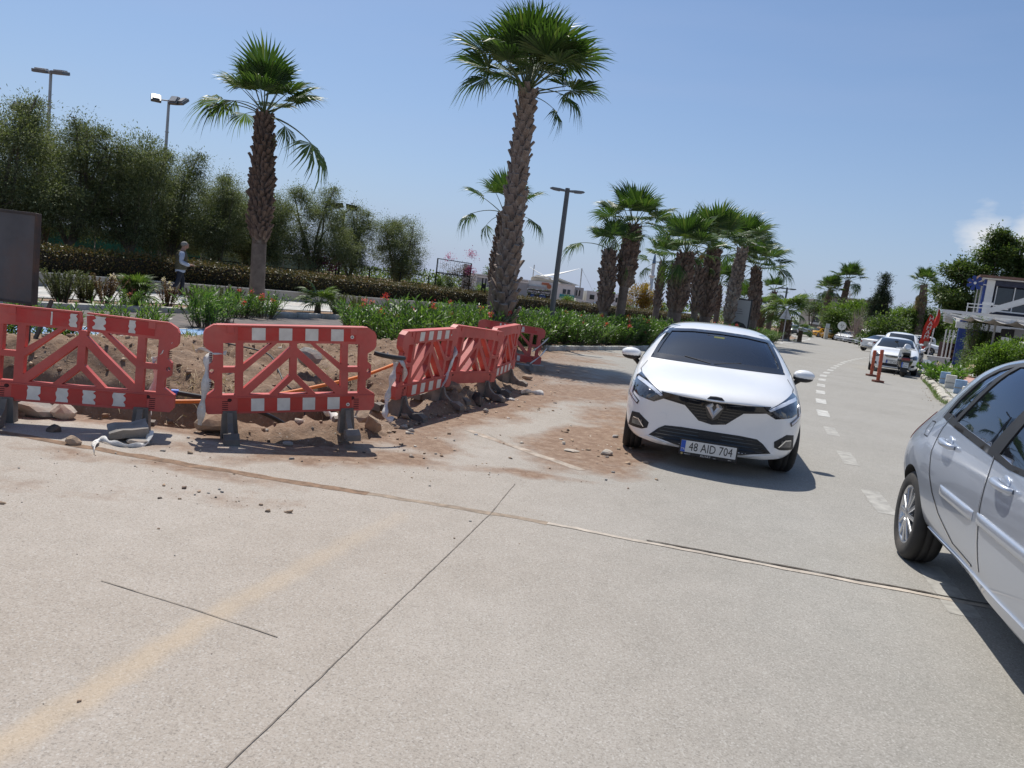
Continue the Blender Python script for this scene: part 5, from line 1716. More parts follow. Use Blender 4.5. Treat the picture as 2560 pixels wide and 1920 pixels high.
for q in ((.0, -.34, 2.15), (.15, -.3, 1.75), (-.05, -.36, 1.35), (.2, -.34, 2.3)):
    k = 60
    V, F = leaves(np.array(q) + RNG.normal(0, .07, (k, 3)), RNG.normal(0, 1, (k, 3)), .09, .07)
    meshobj('flower', npmesh('flower', V, F, RPNK), ww)
# furniture and planting along the terrace
def chair_set(label, x, y, rz):
    rt = thing('dining_table', label, 'table', (x, y, tz(x, y) + .1), rz)
    M().box((0, 0, .74), (1.3, .8, .05), ch=.01).build('tabletop', DPAINT, rt)
    for a in (-.55, .55):
        for b in (-.32, .32):
            M().box((a, b, .36), (.05, .05, .72)).build('leg', IRON, rt)
chair_set('dark dining table on the pavement before the white four wheel drive car', 34.6, 62.5, R(20))
chair_set('second dark dining table deeper on the terrace', 36.0, 64.2, R(20))
cb = thing('wooden_cabinet', 'dark red wooden cabinet with an open niche at the terrace corner', 'cabinet', (30.9, 55.2, tz(31, 55) + .1), R(15))
M().box((0, 0, .72), (1.0, .6, 1.44), ch=.02).build('body', WOODR, cb)
for z in (.45, .85):
    M().box((.1, -.305, z), (.55, .03, .22)).build('shelf', simple('tan_wood', (.26, .13, .08), .6, var=.2), cb)
bushg = tree('green_bush', 'big leafy green bush growing over the terrace, in front of the white pillar', 'bush', (21.9, 35.0, .15), [((0, 0, 1.0), (1.0, .8, .75), 3), ((.9, .2, 1.35), (.8, .7, .6), 2), ((-.5, -.2, .45), (.8, .7, .45), 2), ((1.0, 0, .6), (.9, .7, .6), 2)], 20000, .11, .055, GENL, .4, .05, 300, nclump=130, spread=.2, shell=.45)
tree('dark_bush', 'dark shrub in pots under the pergola', 'bush', (28.3, 47.0, .2), [((0, 0, .8), (1.0, .8, .7), 2), ((-.3, 0, 1.9), (.5, .5, .9), 1)], 9000, .12, .055, GEN, .4, .05, 301, nclump=60, spread=.24)
tree('dark_bush', 'low dark clipped shrub on the pavement left of the big green bush', 'bush', (26.2, 43.2, .2), [((0, 0, .5), (1.0, .8, .4), 2), ((.9, 0, .45), (.6, .6, .5), 1)], 9000, .11, .055, GEN, .3, .05, 302, nclump=60, spread=.2)
tree('climbing_plant', 'thin climbing plant on the grey pergola post', 'climber', (27.0, 45.8, .2), [((0, 0, 2.9), (.5, .4, .35), 2), ((0, 0, 1.6), (.3, .3, .8), 1)], 1300, .10, .05, GEN, 1.2, .04, 303, nclump=30, spread=.14)
# leafy plants and painted blocks along the right kerb
def on_kerb(s, o_, z=.1):
    p = off_pt(KERB_R, s, o_)
    return (p[0], p[1], tz(*p) + z)
LBLUE = simple('light_blue_paint', (.27, .40, .56), .75, var=.15, scale=6, dirt=((.5, .48, .44), .5))
LWHT = simple('chalky_white_paint', (.62, .60, .53), .8, var=.12, scale=6, dirt=((.4, .36, .3), .4))
def pblock(label, x, y, mat, rz, h=.42, w=.30):
    rt = thing('painted_block', label, 'kerb block', (x, y, tz(x, y) + .1), rz, 'painted blocks along the right kerb')
    m = M()
    m.box((0, 0, h / 2), (w, .30, h), ch=.02)
    m.build('block', mat, rt)
    M().box((0, 0, h * .45), (w + .012, .312, .035)).build('joint_band', simple('block_joint', (.33, .33, .31), .9, var=.2), rt)
    return rt
pblock('light blue painted kerb block nearest the leafy plants', 15.0, 26.6, LBLUE, R(-28))
pblock('white painted kerb block between the two light blue ones', 13.85, 24.2, LWHT, R(-28), .44)
pblock('light blue painted kerb block nearest the silver car', 12.95, 22.1, LBLUE, R(-28), .42)
pblock('small white kerb stone just before the silver car', 12.55, 21.0, LWHT, R(-28), .3, .3)
for i, (x, y, mt, lab) in enumerate(((19.0, 35.2, LWHT, 'white kerb block behind the leafy plants, by the car wheel'), (19.6, 36.4, LBLUE, 'light blue kerb block beside the parked white car'), (20.4, 38.0, LWHT, 'white kerb block beyond the parked white car door'), (21.2, 39.6, LBLUE, 'farthest light blue kerb block near the feather flag'))):
    pblock(lab, x, y, mt, R(-26), .42, .34)
tb = thing('trough', 'pale grey trough on the pavement under the feather flag', 'trough', (24.0, 43.6, tz(24, 43.6) + .12), R(-20))
M().box((0, 0, .28), (1.1, .5, .5), ch=.03).build('body', simple('pale_grey_tub', (.42, .44, .43), .7, var=.1), tb)
M().box((0, 0, .55), (1.16, .56, .04), ch=.01).build('rim', WMET, tb)
LEAFY = leafmat('broad_kerb_leaf', [(.05, .10, .02), (.09, .17, .03), (.14, .24, .05)], .35, .4, clump=2)
for i, (x, y, s_, lab) in enumerate(((16.6, 30.0, 1.0, 'leafy green kerb plant beside the scooter'), (15.9, 28.4, 1.05, 'leafy green kerb plant with white flowers, middle of three'), (15.4, 27.4, .8, 'low leafy kerb plant next to the light blue block'))):
    rt = thing('kerb_plant', lab, 'plant', (x, y, tz(x, y) + .08), i * 2.0, 'leafy plants on the right kerb', s_)
    shrub_parts(rt, 320 + i, .62, 1.3, 20, 14, .22, .11, LEAFY, 4 if 'white' in lab else 0, PALE, .8, .3)
sp = []
for _ in range(5200):
    s_ = RNG.uniform(14, 36)
    p = off_pt(KERB_R, s_, -.22 + abs(RNG.normal(0, .13)) if RNG.uniform() < .6 else RNG.normal(.3, .15))
    if fbm(s_ * .7, 3.0) > -.1:
        sp.append((p[0], p[1], tz(*p) + .02))
weeds('kerb_weeds', sp, .13, .014)
spots = []
for _ in range(110):
    s_ = RNG.uniform(16, 32)
    p = off_pt(KERB_R, s_, -.20 - abs(RNG.normal(0, .22)))
    spots.append((p[0], p[1], .012 + .03 * RNG.uniform() ** 3, tz(*p) + .004))
scatter_bits('kerb_litter', spots, [STN['tan'], STN['pale'], STN['brown'], STN['white']])

# feather flag
FLAGR = simple('flag_red', (.60, .035, .02), .7, var=.08, scale=2)
ff = thing('feather_flag', 'red feather flag with white vertical lettering on the pavement', 'feather flag', (36.4, 70, tz(36.4, 70) + .1), 0)
pole = smooth_path([(.25, 0, -.1), (.60, 0, 1.3), (1.0, 0, 3.0), (1.05, 0, 3.5), (.75, 0, 3.86), (.45, 0, 3.75)], 5)
M().tube(pole, .02, 6).build('pole', GALV, ff)
m = M()
K = 22
edge_r = [Vector((.05, 0, .05)).lerp(Vector((1.0, 0, 3.1)), 0)]
vs_ = []
for i in range(K + 1):
    z = .12 + 3.65 * i / K
    xr = interp([(.12, .35), (.8, .78), (1.4, 1.0), (3.0, 1.13), (3.5, 1.1), (3.8, .75)], z)
    xl = interp([(.12, -.1), (.6, .02), (1.6, .18), (2.6, .34), (3.3, .5), (3.77, .62)], z)
    for q in range(5):
        u = q / 4
        vs_.append(Vector((xl + (xr - xl) * u, .07 * math.sin(z * 3 + u * 2), z)))
n0 = len(vs_)
fs = [(5 * i + q, 5 * i + q + 1, 5 * i + q + 6, 5 * i + q + 5) for i in range(K) for q in range(4)]
m.add(vs_ + [p + Vector((0, .008, 0)) for p in vs_], fs + [tuple(n0 + a for a in reversed(f)) for f in fs], 0, True)
bn = m.build('banner', FLAGR, ff)
lx = lambda z: (.5 * (interp([(.12, .3), (.8, .72), (1.4, .9), (3.0, 1.08), (3.5, 1.0)], z) + interp([(.12, -.1), (.6, .02), (1.6, .2), (2.6, .34), (3.3, .5)], z)))
for i, ch in enumerate('HAMAM'):
    z = 3.38 - .42 * i
    lettering('letter', ch, .50, SIGNW, bn, (lx(z), -.10, z), (R(90), R(-14), 0), .006, .25, 1.25)
lettering('letter', 'S', .46, SIGNW, bn, (lx(.55) - .05, -.10, .55), (R(90), R(-10), 0), .006, .2, 1.1)
m = M()
m.prism([(.42, .85), (.88, .85), (.98, 1.32), (.52, 1.32)], lambda x, z, w: (x, w, z), -.11, -.10)
m.build('printed_picture', simple('banner_print', (.42, .36, .32), .7, var=.4, scale=5), bn)
fp = thing('flagpole', 'white flagpole with a furled red flag behind the feather flag', 'flagpole', (38.6, 72, .4))
M().tube([(0, 0, 0), (.22, 0, 4.6)], .06, 8).build('pole', WMET, fp)
m = M()
m.tube(smooth_path([(.22, 0, 4.5), (.30, -.02, 3.9), (.22, 0, 3.2), (.05, .0, 2.6)], 5), [.02, .05, .09, .12, .14, .15, .17, .18, .2, .21, .22, .22, .2, .16, .10, .04], 8)
m.build('flag', FLAGR, fp)
M().lathe([(.001, 4.85), (.05, 4.7), (.02, 4.6)], 8, (.22, 0, 0)).build('finial', simple('brass', (.5, .36, .12), .4, metal=.6), fp)

# ------------------------------------------------------------------ trees and buildings beyond, right
ROB = leafmat('feathery_leaf', [(.028, .055, .015), (.05, .09, .024), (.085, .135, .035), (.13, .16, .06)], .3, .5, clump=.5)
tree('big_tree', 'tall spreading feathery tree behind the restaurant roof', 'tree', (38.0, 64, .3), [((-2.9, 0, 5.6), (1.6, 2, .9), 1.5), ((-2.0, 0, 7.5), (1.5, 1.6, .8), 1.5), ((-.6, 0, 7.0), (2.4, 2, 1.1), 2.2), ((.6, 0, 9.0), (1.7, 1.6, .8), 1.5), ((.2, 0, 10.6), (.7, .6, .4), .5), ((1.7, 0, 10.2), (1.4, 1.2, .6), 1.0), ((3.2, 0, 8.4), (2.0, 2, 1.0), 1.6), ((-.8, 0, 4.7), (2.6, 2, 1.1), 2.2), ((2.4, 0, 6.2), (3, 2, 1.3), 2), ((5.2, 0, 9.6), (1.2, 1, .6), .8)], 60000, .24, .12, ROB, 2.8, .3, 401, nclump=300, spread=.33, nl=11, updir=.0, shell=.35)
tree('fir_tree', 'dark narrow conifer rising behind the bushes', 'conifer', (39.9, 86, .3), [((0, 0, 3.6), (1.6, 1.6, 1.0), 2), ((-.1, 0, 5.0), (1.1, 1.1, .9), 1.6), ((.1, 0, 6.3), (.65, .65, .9), 1.2), ((.05, 0, 7.6), (.25, .25, .9), .6)], 14000, .24, .07, leafmat('conifer_leaf', [(.02, .036, .02), (.034, .056, .028), (.055, .08, .04)], .1, .6), 6.5, .16, 402, nclump=110, spread=.26, nl=7)
for i, (x, y, ell, n, mt, lab) in enumerate((
        (46.4, 98, [((0, 0, 2.7), (3.0, 2, 1.9), 3), ((1.6, 0, 3.6), (2.0, 1.6, 1.3), 2), ((-1.4, 0, 1.6), (2, 1.6, 1.1), 2)], 17100, GENL, 'large fresh green bush tree behind the parked white car'),
        (50.5, 96, [((0, 0, 3.0), (2.8, 2, 2.0), 3), ((-1.5, 0, 4.6), (1.5, 1.4, 1.0), 1.5), ((2, 0, 3.2), (2, 1.6, 1.5), 2)], 15200, GEN, 'dark green tree under the skirted palm'),
        (49.5, 118, [((0, 0, 3.6), (3.6, 2.5, 2.4), 3), ((2.2, 0, 4.6), (2.4, 2, 1.6), 2)], 13300, GENL, 'bright green tree behind the taxis'),
        (46.0, 108, [((0, 0, 2.6), (3.2, 2.5, 1.8), 3), ((-1.8, 0, 3.0), (2, 2, 1.4), 2)], 11400, GEN, 'dark green tree behind the satellite dish'),
        (53.6, 142, [((0, 0, 5.6), (2.6, 2, 2.2), 3)], 3600, GEN, 'round green tree top beside the far palms'),
        (36.2, 75.5, [((0, 0, 2.0), (2.2, 1.6, 1.4), 3), ((-1.5, 0, 1.2), (1.2, 1, .8), 1)], 4500, GEN, 'dark shrubs behind the feather flag'),
        (37.8, 77, [((0, 0, 1.0), (1.0, .8, .8), 3)], 2600, GENL, 'dull green shrub left of the feather flag'),
        (50.8, 86, [((0, 0, 3.4), (2.6, 2, 2.2), 3)], 9500, GEN, 'dark green tree between the flag and the big tree'),
        (62.0, 120, [((0, 0, 4.2), (5.5, 3, 2.6), 3)], 9880, GEN, 'wide dark trees right of the bare shrub'))):
    tree('leafy_tree', lab, 'tree', (x, y, tz(x, y)), ell, n, .27, .15, mt, 1.0, .16, 410 + i, nclump=int(n / 75), spread=.36)
# bare shrub
rt = thing('bare_shrub', 'leafless pinkish shrub with fine branches beside the conifer', 'shrub', (40.9, 93, .35))
m = M()
rr = random.Random(4)
for i in range(150):
    a, e = rr.uniform(0, 6.28), rr.uniform(.5, 1.5)
    L = rr.uniform(2.2, 4.6)
    t_ = Vector((math.cos(a) * math.cos(e) * L * .55, math.sin(a) * math.cos(e) * L * .55, math.sin(e) * L + .4))
    m.tube([(0, 0, .6), t_ * .5 + Vector((rr.uniform(-.2, .2), rr.uniform(-.2, .2), .2)), t_], [.04, .022, .006], 4, 0, False)
m.build('branches', simple('pale_twig', (.36, .28, .24), .9, var=.2), rt)
M().tube([(0, 0, 0), (.05, 0, .9)], [.14, .09], 7).build('trunk', BRK, rt)
# far house with solar tank, grey facade, kiosk, dish, posts
hs = thing('house', 'flat roofed house with a white solar water tank showing over the trees', 'house', (66, 152, 0))
slab_(M(), -4.2, 6, 0, 8.4, 0, 8).build('wall', simple('ochre_wall', (.34, .29, .24), .85, var=.1), hs)
slab_(M(), -4.6, 6.4, 8.42, 8.6, -.4, 9).build('roof', WPAINT, hs)
so = M()
so.box((-2.1, 1, 9.85), (1.3, .5, .45), ch=.1)
so.build('water_tank', WMET, hs)
M().box((-2.1, .6, 9.25), (1.5, .9, .5)).build('header_tank', WMET, hs)
for x in (-2.8, -2.1, -1.45):
    M().box((x, 1, 8.95), (.08, .5, .7)).build('stand', GALV, hs)
hb = thing('apartment_house', 'narrow grey apartment house with white balconies behind the bushy palms', 'apartment house', (57.2, 148, .4))
slab_(M(), -1.4, 1.6, 0, 7.0, 0, 6).build('wall', simple('grey_house', (.24, .23, .215), .85, var=.15), hb)
for z in (2.2, 3.6, 5.4):
    slab_(M(), -1.7, .9, z, z + .35, -1.1, 1.05).build('balcony', WPAINT, hb)
for z in (2.7, 4.3, 5.9):
    o = slab_(M(), -1.0, -.1, z, z + .9, -.06, .05).build('window', WINM, hb)
    slab_(M(), -1.08, -1.01, z, z + .95, -.1, .08).build('frame', WPAINT, o)
ks = thing('kiosk', 'low dark roofed taxi kiosk behind the yellow taxis', 'kiosk', (48.6, 121, .45))
m = M()
m.prism([(-1.7, 1.75), (-1.7, 1.9), (.2, 2.1), (1.9, 1.75), (1.9, 1.6), (.2, 1.95)], lambda x, z, w: (x, w, z), -1.4, 1.6)
m.build('roof', DARKI, ks)
M().box((0, .4, .8), (2.8, 1.4, 1.5)).build('cabin', WOODR, ks)
M().box((-.3, -.32, 1.1), (1.6, .03, .6)).build('window', WINM, ks)
dd = thing('round_sign', 'white round sign on a post right of the kiosk', 'sign', (42.3, 101, .42))
M().tube([(0, 0, 0), (0, 0, 2.0)], .04, 6).build('post', GALV, dd)
M().lathe([(.56, -.03), (.56, .03)], 24, (0, 0, 2.05), 'Y').build('disc', SIGNW, dd)
m = M()
for a in range(3):
    m.prism([(.08 * math.cos(R(120 * a)) + .2 * math.cos(R(120 * a + 60)), 2.05 + .2 * math.sin(R(120 * a + 60))), (.32 * math.cos(R(120 * a)), 2.05 + .32 * math.sin(R(120 * a))), (.1 * math.cos(R(120 * a + 120)), 2.05 + .1 * math.sin(R(120 * a + 120)))], lambda x, z, w: (x, w, z), -.045, -.035)
m.build('emblem', simple('sign_grey', (.3, .28, .24), .5), dd)
pb = thing('totem', 'pale concrete gate pillar with a small sign left of the kiosk', 'pillar', (41.6, 104, .42))
M().box((0, 0, .75), (.45, .4, 1.5)).build('pillar', simple('pale_pillar', (.46, .44, .38), .85), pb)
M().box((.02, -.05, 1.85), (.5, .12, .6)).build('sign', simple('pale_sign', (.42, .46, .47), .6), pb)
hill = M()
vs_ = []
K = 24
for i in range(K + 1):
    a = R(14 + 30 * i / K)
    h = 8 + 26 * max(0, math.sin((i / K) * math.pi)) * (.8 + .3 * fbm(i * .4, 1))
    vs_ += [Vector((math.sin(a) * 1100, math.cos(a) * 1100, -5)), Vector((math.sin(a) * 1200, math.cos(a) * 1200, h)), Vector((math.sin(a) * 1350, math.cos(a) * 1350, -5))]
hill.add(vs_, [(3 * i + q, 3 * i + 3 + q, 3 * i + 4 + q, 3 * i + 1 + q) for i in range(K) for q in (0, 1)], 0, True)
tag(hill.build('hills', simple('hazy_hill', (.25, .27, .27), .95, var=.1, scale=.02)), kind='structure')

# ------------------------------------------------------------------ the man walking on the walkway
SKINM = simple('skin', (.36, .20, .145), .6, var=.06)
VEST = simple('olive_vest', (.085, .075, .042), .6, var=.12, scale=5)
SHIRT = simple('pale_blue_shirt', (.38, .44, .56), .8, var=.05)
TROU = simple('navy_trousers', (.012, .016, .03), .8, var=.12)
HAIRM = simple('grey_hair', (.24, .23, .215), .8, var=.35, scale=40)
SHOE = simple('dark_shoe', (.02, .018, .016), .5)
pm = thing('person', 'man in an olive padded vest and white shirt walking along the low wall, looking down', 'person', (-10.80, 24.0, .10), R(-58))
def skin_chain(name, verts, edges, radii, mat, root=0, sub=2):
    me = bpy.data.meshes.new(name)
    me.from_pydata([tuple(v) for v in verts], edges, [])
    o = bpy.data.objects.new(name, me)
    COL.objects.link(o)
    sk = o.modifiers.new('skin', 'SKIN')
    for i, r in enumerate(radii):
        d = me.skin_vertices[0].data[i]
        d.radius = r if isinstance(r, tuple) else (r, r)
        d.use_root = i == root
    sk.use_smooth_shade = True
    sb_ = o.modifiers.new('sub', 'SUBSURF')
    sb_.levels = sub
    sb_.render_levels = sub
    dg = bpy.context.evaluated_depsgraph_get()
    new = bpy.data.meshes.new_from_object(o.evaluated_get(dg))
    new.materials.clear()
    new.materials.append(mat)
    for p in new.polygons:
        p.use_smooth = True
    o.modifiers.clear()
    o.data = new
    return o
# faces local +Y (away from the road), mid-stride, forearms bent forward holding a phone
V_ = [(0, 0, .92), (0, .0, 1.05), (0, -.01, 1.22), (0, .0, 1.38), (0, .03, 1.47), (0, .075, 1.555), (0, .10, 1.64),
      (-.20, .0, 1.37), (-.25, -.02, 1.12), (-.21, .2, 1.02), (-.17, .28, 1.03), (.20, .0, 1.37), (.26, -.02, 1.12), (.21, .2, 1.02), (.14, .29, 1.04),
      (-.095, .0, .86), (-.10, .11, .48), (-.10, .06, .10), (-.10, .18, .04), (.095, .0, .86), (.10, -.06, .48), (.10, -.28, .14), (.10, -.17, .05)]
E_ = [(0, 1), (1, 2), (2, 3), (3, 4), (4, 5), (5, 6), (3, 7), (7, 8), (8, 9), (9, 10), (3, 11), (11, 12), (12, 13), (13, 14), (0, 15), (15, 16), (16, 17), (17, 18), (0, 19), (19, 20), (20, 21), (21, 22)]
rad = [(.15, .12), (.16, .125), (.165, .125), (.16, .115), (.06, .06), (.078, .09), (.068, .08), (.072, .07), (.05, .05), (.042, .042), (.032, .03), (.072, .07), (.05, .05), (.042, .042), (.032, .03), (.10, .10), (.075, .08), (.055, .06), (.045, .035), (.10, .10), (.075, .08), (.055, .06), (.045, .035)]
bd = skin_chain('body', V_, E_, rad, SKINM)
bd.parent = pm
me = bd.data
for mt in (SHIRT, TROU, SHOE):
    me.materials.append(mt)
for p in me.polygons:
    c = p.center
    if c.z < .10:
        p.material_index = 3
    elif c.z < .95:
        p.material_index = 2
    elif c.z < 1.43 and not (c.y > .235):
        p.material_index = 1
# padded vest: stacked quilted rings
m = M()
prof = []
zs = [.86 + .02 * i for i in range(31)]
ringn = 22
vs_ = []
for i, z in enumerate(zs):
    puff = .024 * abs(math.sin(math.pi * (z - .86) / .075))
    wx = interp([(.86, .205), (1.0, .20), (1.2, .212), (1.33, .215), (1.40, .17), (1.46, .085)], z) + puff
    wy = interp([(.86, .165), (1.0, .16), (1.2, .165), (1.33, .145), (1.40, .115), (1.46, .085)], z) + puff
    for k in range(ringn):
        a = 2 * math.pi * k / ringn
        vs_.append((wx * math.cos(a), wy * math.sin(a) + .005 + (z - .9) * .02, z))
m.add(vs_, [(i * ringn + k, i * ringn + (k + 1) % ringn, (i + 1) * ringn + (k + 1) % ringn, (i + 1) * ringn + k) for i in range(len(zs) - 1) for k in range(ringn)], 0, True)
m.build('vest', VEST, pm)
m = M()
vs_ = []
for z, w in ((.79, .185), (.84, .19), (.90, .185)):
    for k in range(ringn):
        a = 2 * math.pi * k / ringn
        vs_.append((w * math.cos(a), (w - .04) * math.sin(a), z - .02 * math.sin(3 * a)))
m.add(vs_, [(i * ringn + k, i * ringn + (k + 1) % ringn, (i + 1) * ringn + (k + 1) % ringn, (i + 1) * ringn + k) for i in range(2) for k in range(ringn)], 0, True)
m.build('shirt_tail', SHIRT, pm)
for sg in (-1, 1):
    m = M()
    m.tube(smooth_path([(sg * .17, 0, 1.385), (sg * .235, -.01, 1.27), (sg * .262, -.025, 1.12), (sg * .235, .1, 1.055), (sg * .205, .2, 1.025)], 4), [.075, .08, .08, .078, .075, .072, .068, .066, .066, .066, .064, .062, .058, .056, .055, .054, .05], 12)
    m.build('sleeve', SHIRT, pm)
m = M()
m.ball((0, .068, 1.655), .098, 14, 10, sx=.94, sy=1.1, sz=.92)
m.v = [p for p in m.v]
m.build('hair', HAIRM, pm)
m = M()
m.ball((0, .115, 1.615), .085, 12, 9, sx=.9, sy=1.0, sz=1.15)
hd = m.build('head', SKINM, pm)
M().prism([(.185, 1.60), (.222, 1.575), (.19, 1.565)], lambda y, z, w: (w, y, z), -.014, .014).build('nose', SKINM, hd)
for sg in (-1, 1):
    M().ball((sg * .083, .085, 1.61), .026, 8, 6, sx=.4, sz=1.3).build('ear', SKINM, hd)
    M().ball((sg * .032, .192, 1.625), .010, 8, 6).build('eye', SHOE, hd)
M().box((0, .198, 1.545), (.045, .01, .009)).build('mouth', simple('lip', (.28, .11, .09), .6), hd)
for sg in (-1, 1):
    h = Vector((sg * .155, .30, 1.035))
    f = M()
    for k in range(4):
        a = h + Vector((sg * (-.03 + .018 * k), .02, .005 * k))
        f.tube([a, a + Vector((-sg * .01, .045 - .004 * abs(k - 1.5), .0)), a + Vector((-sg * .03, .055, -.03))], [.0095, .009, .007], 6)
    f.tube([h + Vector((-sg * .03, 0, .01)), h + Vector((-sg * .05, .03, .03))], [.011, .008], 6)
    f.ball(h, .034, 8, 6, sx=1.0, sy=1.1, sz=.6)
    f.build('hand', SKINM, pm)
ph = tag(M().box((0, 0, 0), (.075, .15, .010), Matrix.Rotation(R(-58), 3, 'Z') @ Matrix.Rotation(R(35), 3, 'X'), ch=.003).build('phone', BLK), 'dark phone held in front of the walking man', 'phone')
ph.location = pm.matrix_basis @ Vector((0, .36, 1.09)) if False else Matrix.Translation(pm.location) @ Matrix.Rotation(R(-58), 4, 'Z') @ Vector((.0, .37, 1.085))
# ------------------------------------------------------------------ road works: barriers, stones, pipes, tape
REDP = simple('red_plastic', (.52, .085, .068), .55, var=.15, scale=3.0, dirt=((.54, .22, .17), .35), bump=.06)
REDS = simple('red_sheeting', (.50, .030, .022), .4, var=.1, scale=5, dirt=((.42, .16, .13), .3))
WHTS = simple('white_sheeting', (.74, .71, .64), .45, var=.12, scale=6, dirt=((.46, .40, .34), .5))
RUBB = simple('grey_rubber', (.17, .15, .13), .85, var=.25, scale=5, dirt=((.34, .27, .21), .7), bump=.15)
HOLE = simple('dark_slot', (.05, .012, .012), .8, var=.1)
TAPE = simple('dirty_white_tape', (.72, .70, .66), .6, var=.18, scale=9, dirt=((.40, .34, .28), .5))
BW, BZ0, BH = 1.43, .20, .75
def uv(u, v):
    return ((u - .5) * BW, BZ0 + v * BH)
def poly_holes(outer, holes, w0, w1, notch=None):
    """Front panel cut from one sheet: outline with openings, extruded."""
    pts = [Vector(p) for p in outer]
    edges = [(i, (i + 1) % len(outer)) for i in range(len(outer))]
    for h in holes:
        o = len(pts)
        pts += [Vector(p) for p in h]
        edges += [(o + i, o + (i + 1) % len(h)) for i in range(len(h))]
    v2, e2, f2, _, _, _ = delaunay_2d_cdt(pts, edges, [], 0, 1e-6)
    def inside(p, poly):
        c = False
        for i in range(len(poly)):
            a, b = poly[i], poly[i - 1]
            if (a[1] > p[1]) != (b[1] > p[1]) and p[0] < (b[0] - a[0]) * (p[1] - a[1]) / (b[1] - a[1]) + a[0]:
                c = not c
        return c
    m = M()
    n = len(v2)
    tri = []
    for f in f2:
        c = (sum(v2[i].x for i in f) / len(f), sum(v2[i].y for i in f) / len(f))
        if inside(c, outer) and not any(inside(c, h) for h in holes):
            tri.append(f)
    m.add([(p.x, w0, p.y) for p in v2] + [(p.x, w1, p.y) for p in v2], [tuple(f) for f in tri] + [tuple(i + n for i in reversed(f)) for f in tri])
    ec = {}
    for f in tri:
        for i in range(len(f)):
            a, b = f[i], f[(i + 1) % len(f)]
            ec[(a, b)] = 1
    for a, b in list(ec):
        if (b, a) not in ec:
            m.add([(v2[a].x, w0, v2[a].y), (v2[b].x, w0, v2[b].y), (v2[b].x, w1, v2[b].y), (v2[a].x, w1, v2[a].y)], [(0, 3, 2, 1)])
    return m
def mir(h):
    return [(1 - u, v) for u, v in reversed(h)]
OUTL = [(.0, .05), (.0, .20), (.03, .235), (.058, .27), (.058, .37), (.028, .41), (.028, .555), (.052, .60), (.052, .69), (.012, .74), (0, .78), (0, .90), (.012, .95), (.055, 1.0)]
HL = [[(.105, .53), (.175, .53), (.175, .80), (.105, .80)], [(.10, .215), (.17, .215), (.17, .465), (.10, .465)],
      [(.215, .565), (.375, .805), (.215, .805)],
      [(.215, .285), (.48, .755), (.48, .805), (.405, .805), (.215, .475)],
      [(.245, .215), (.365, .215), (.48, .44), (.48, .645)]]
HC = [(.41, .215), (.59, .215), (.5, .385)]
RINGS = [[(.043 + .013 * math.cos(a), .485 + .026 * math.sin(a)) for a in [2 * math.pi * i / 10 for i in range(10)]]]
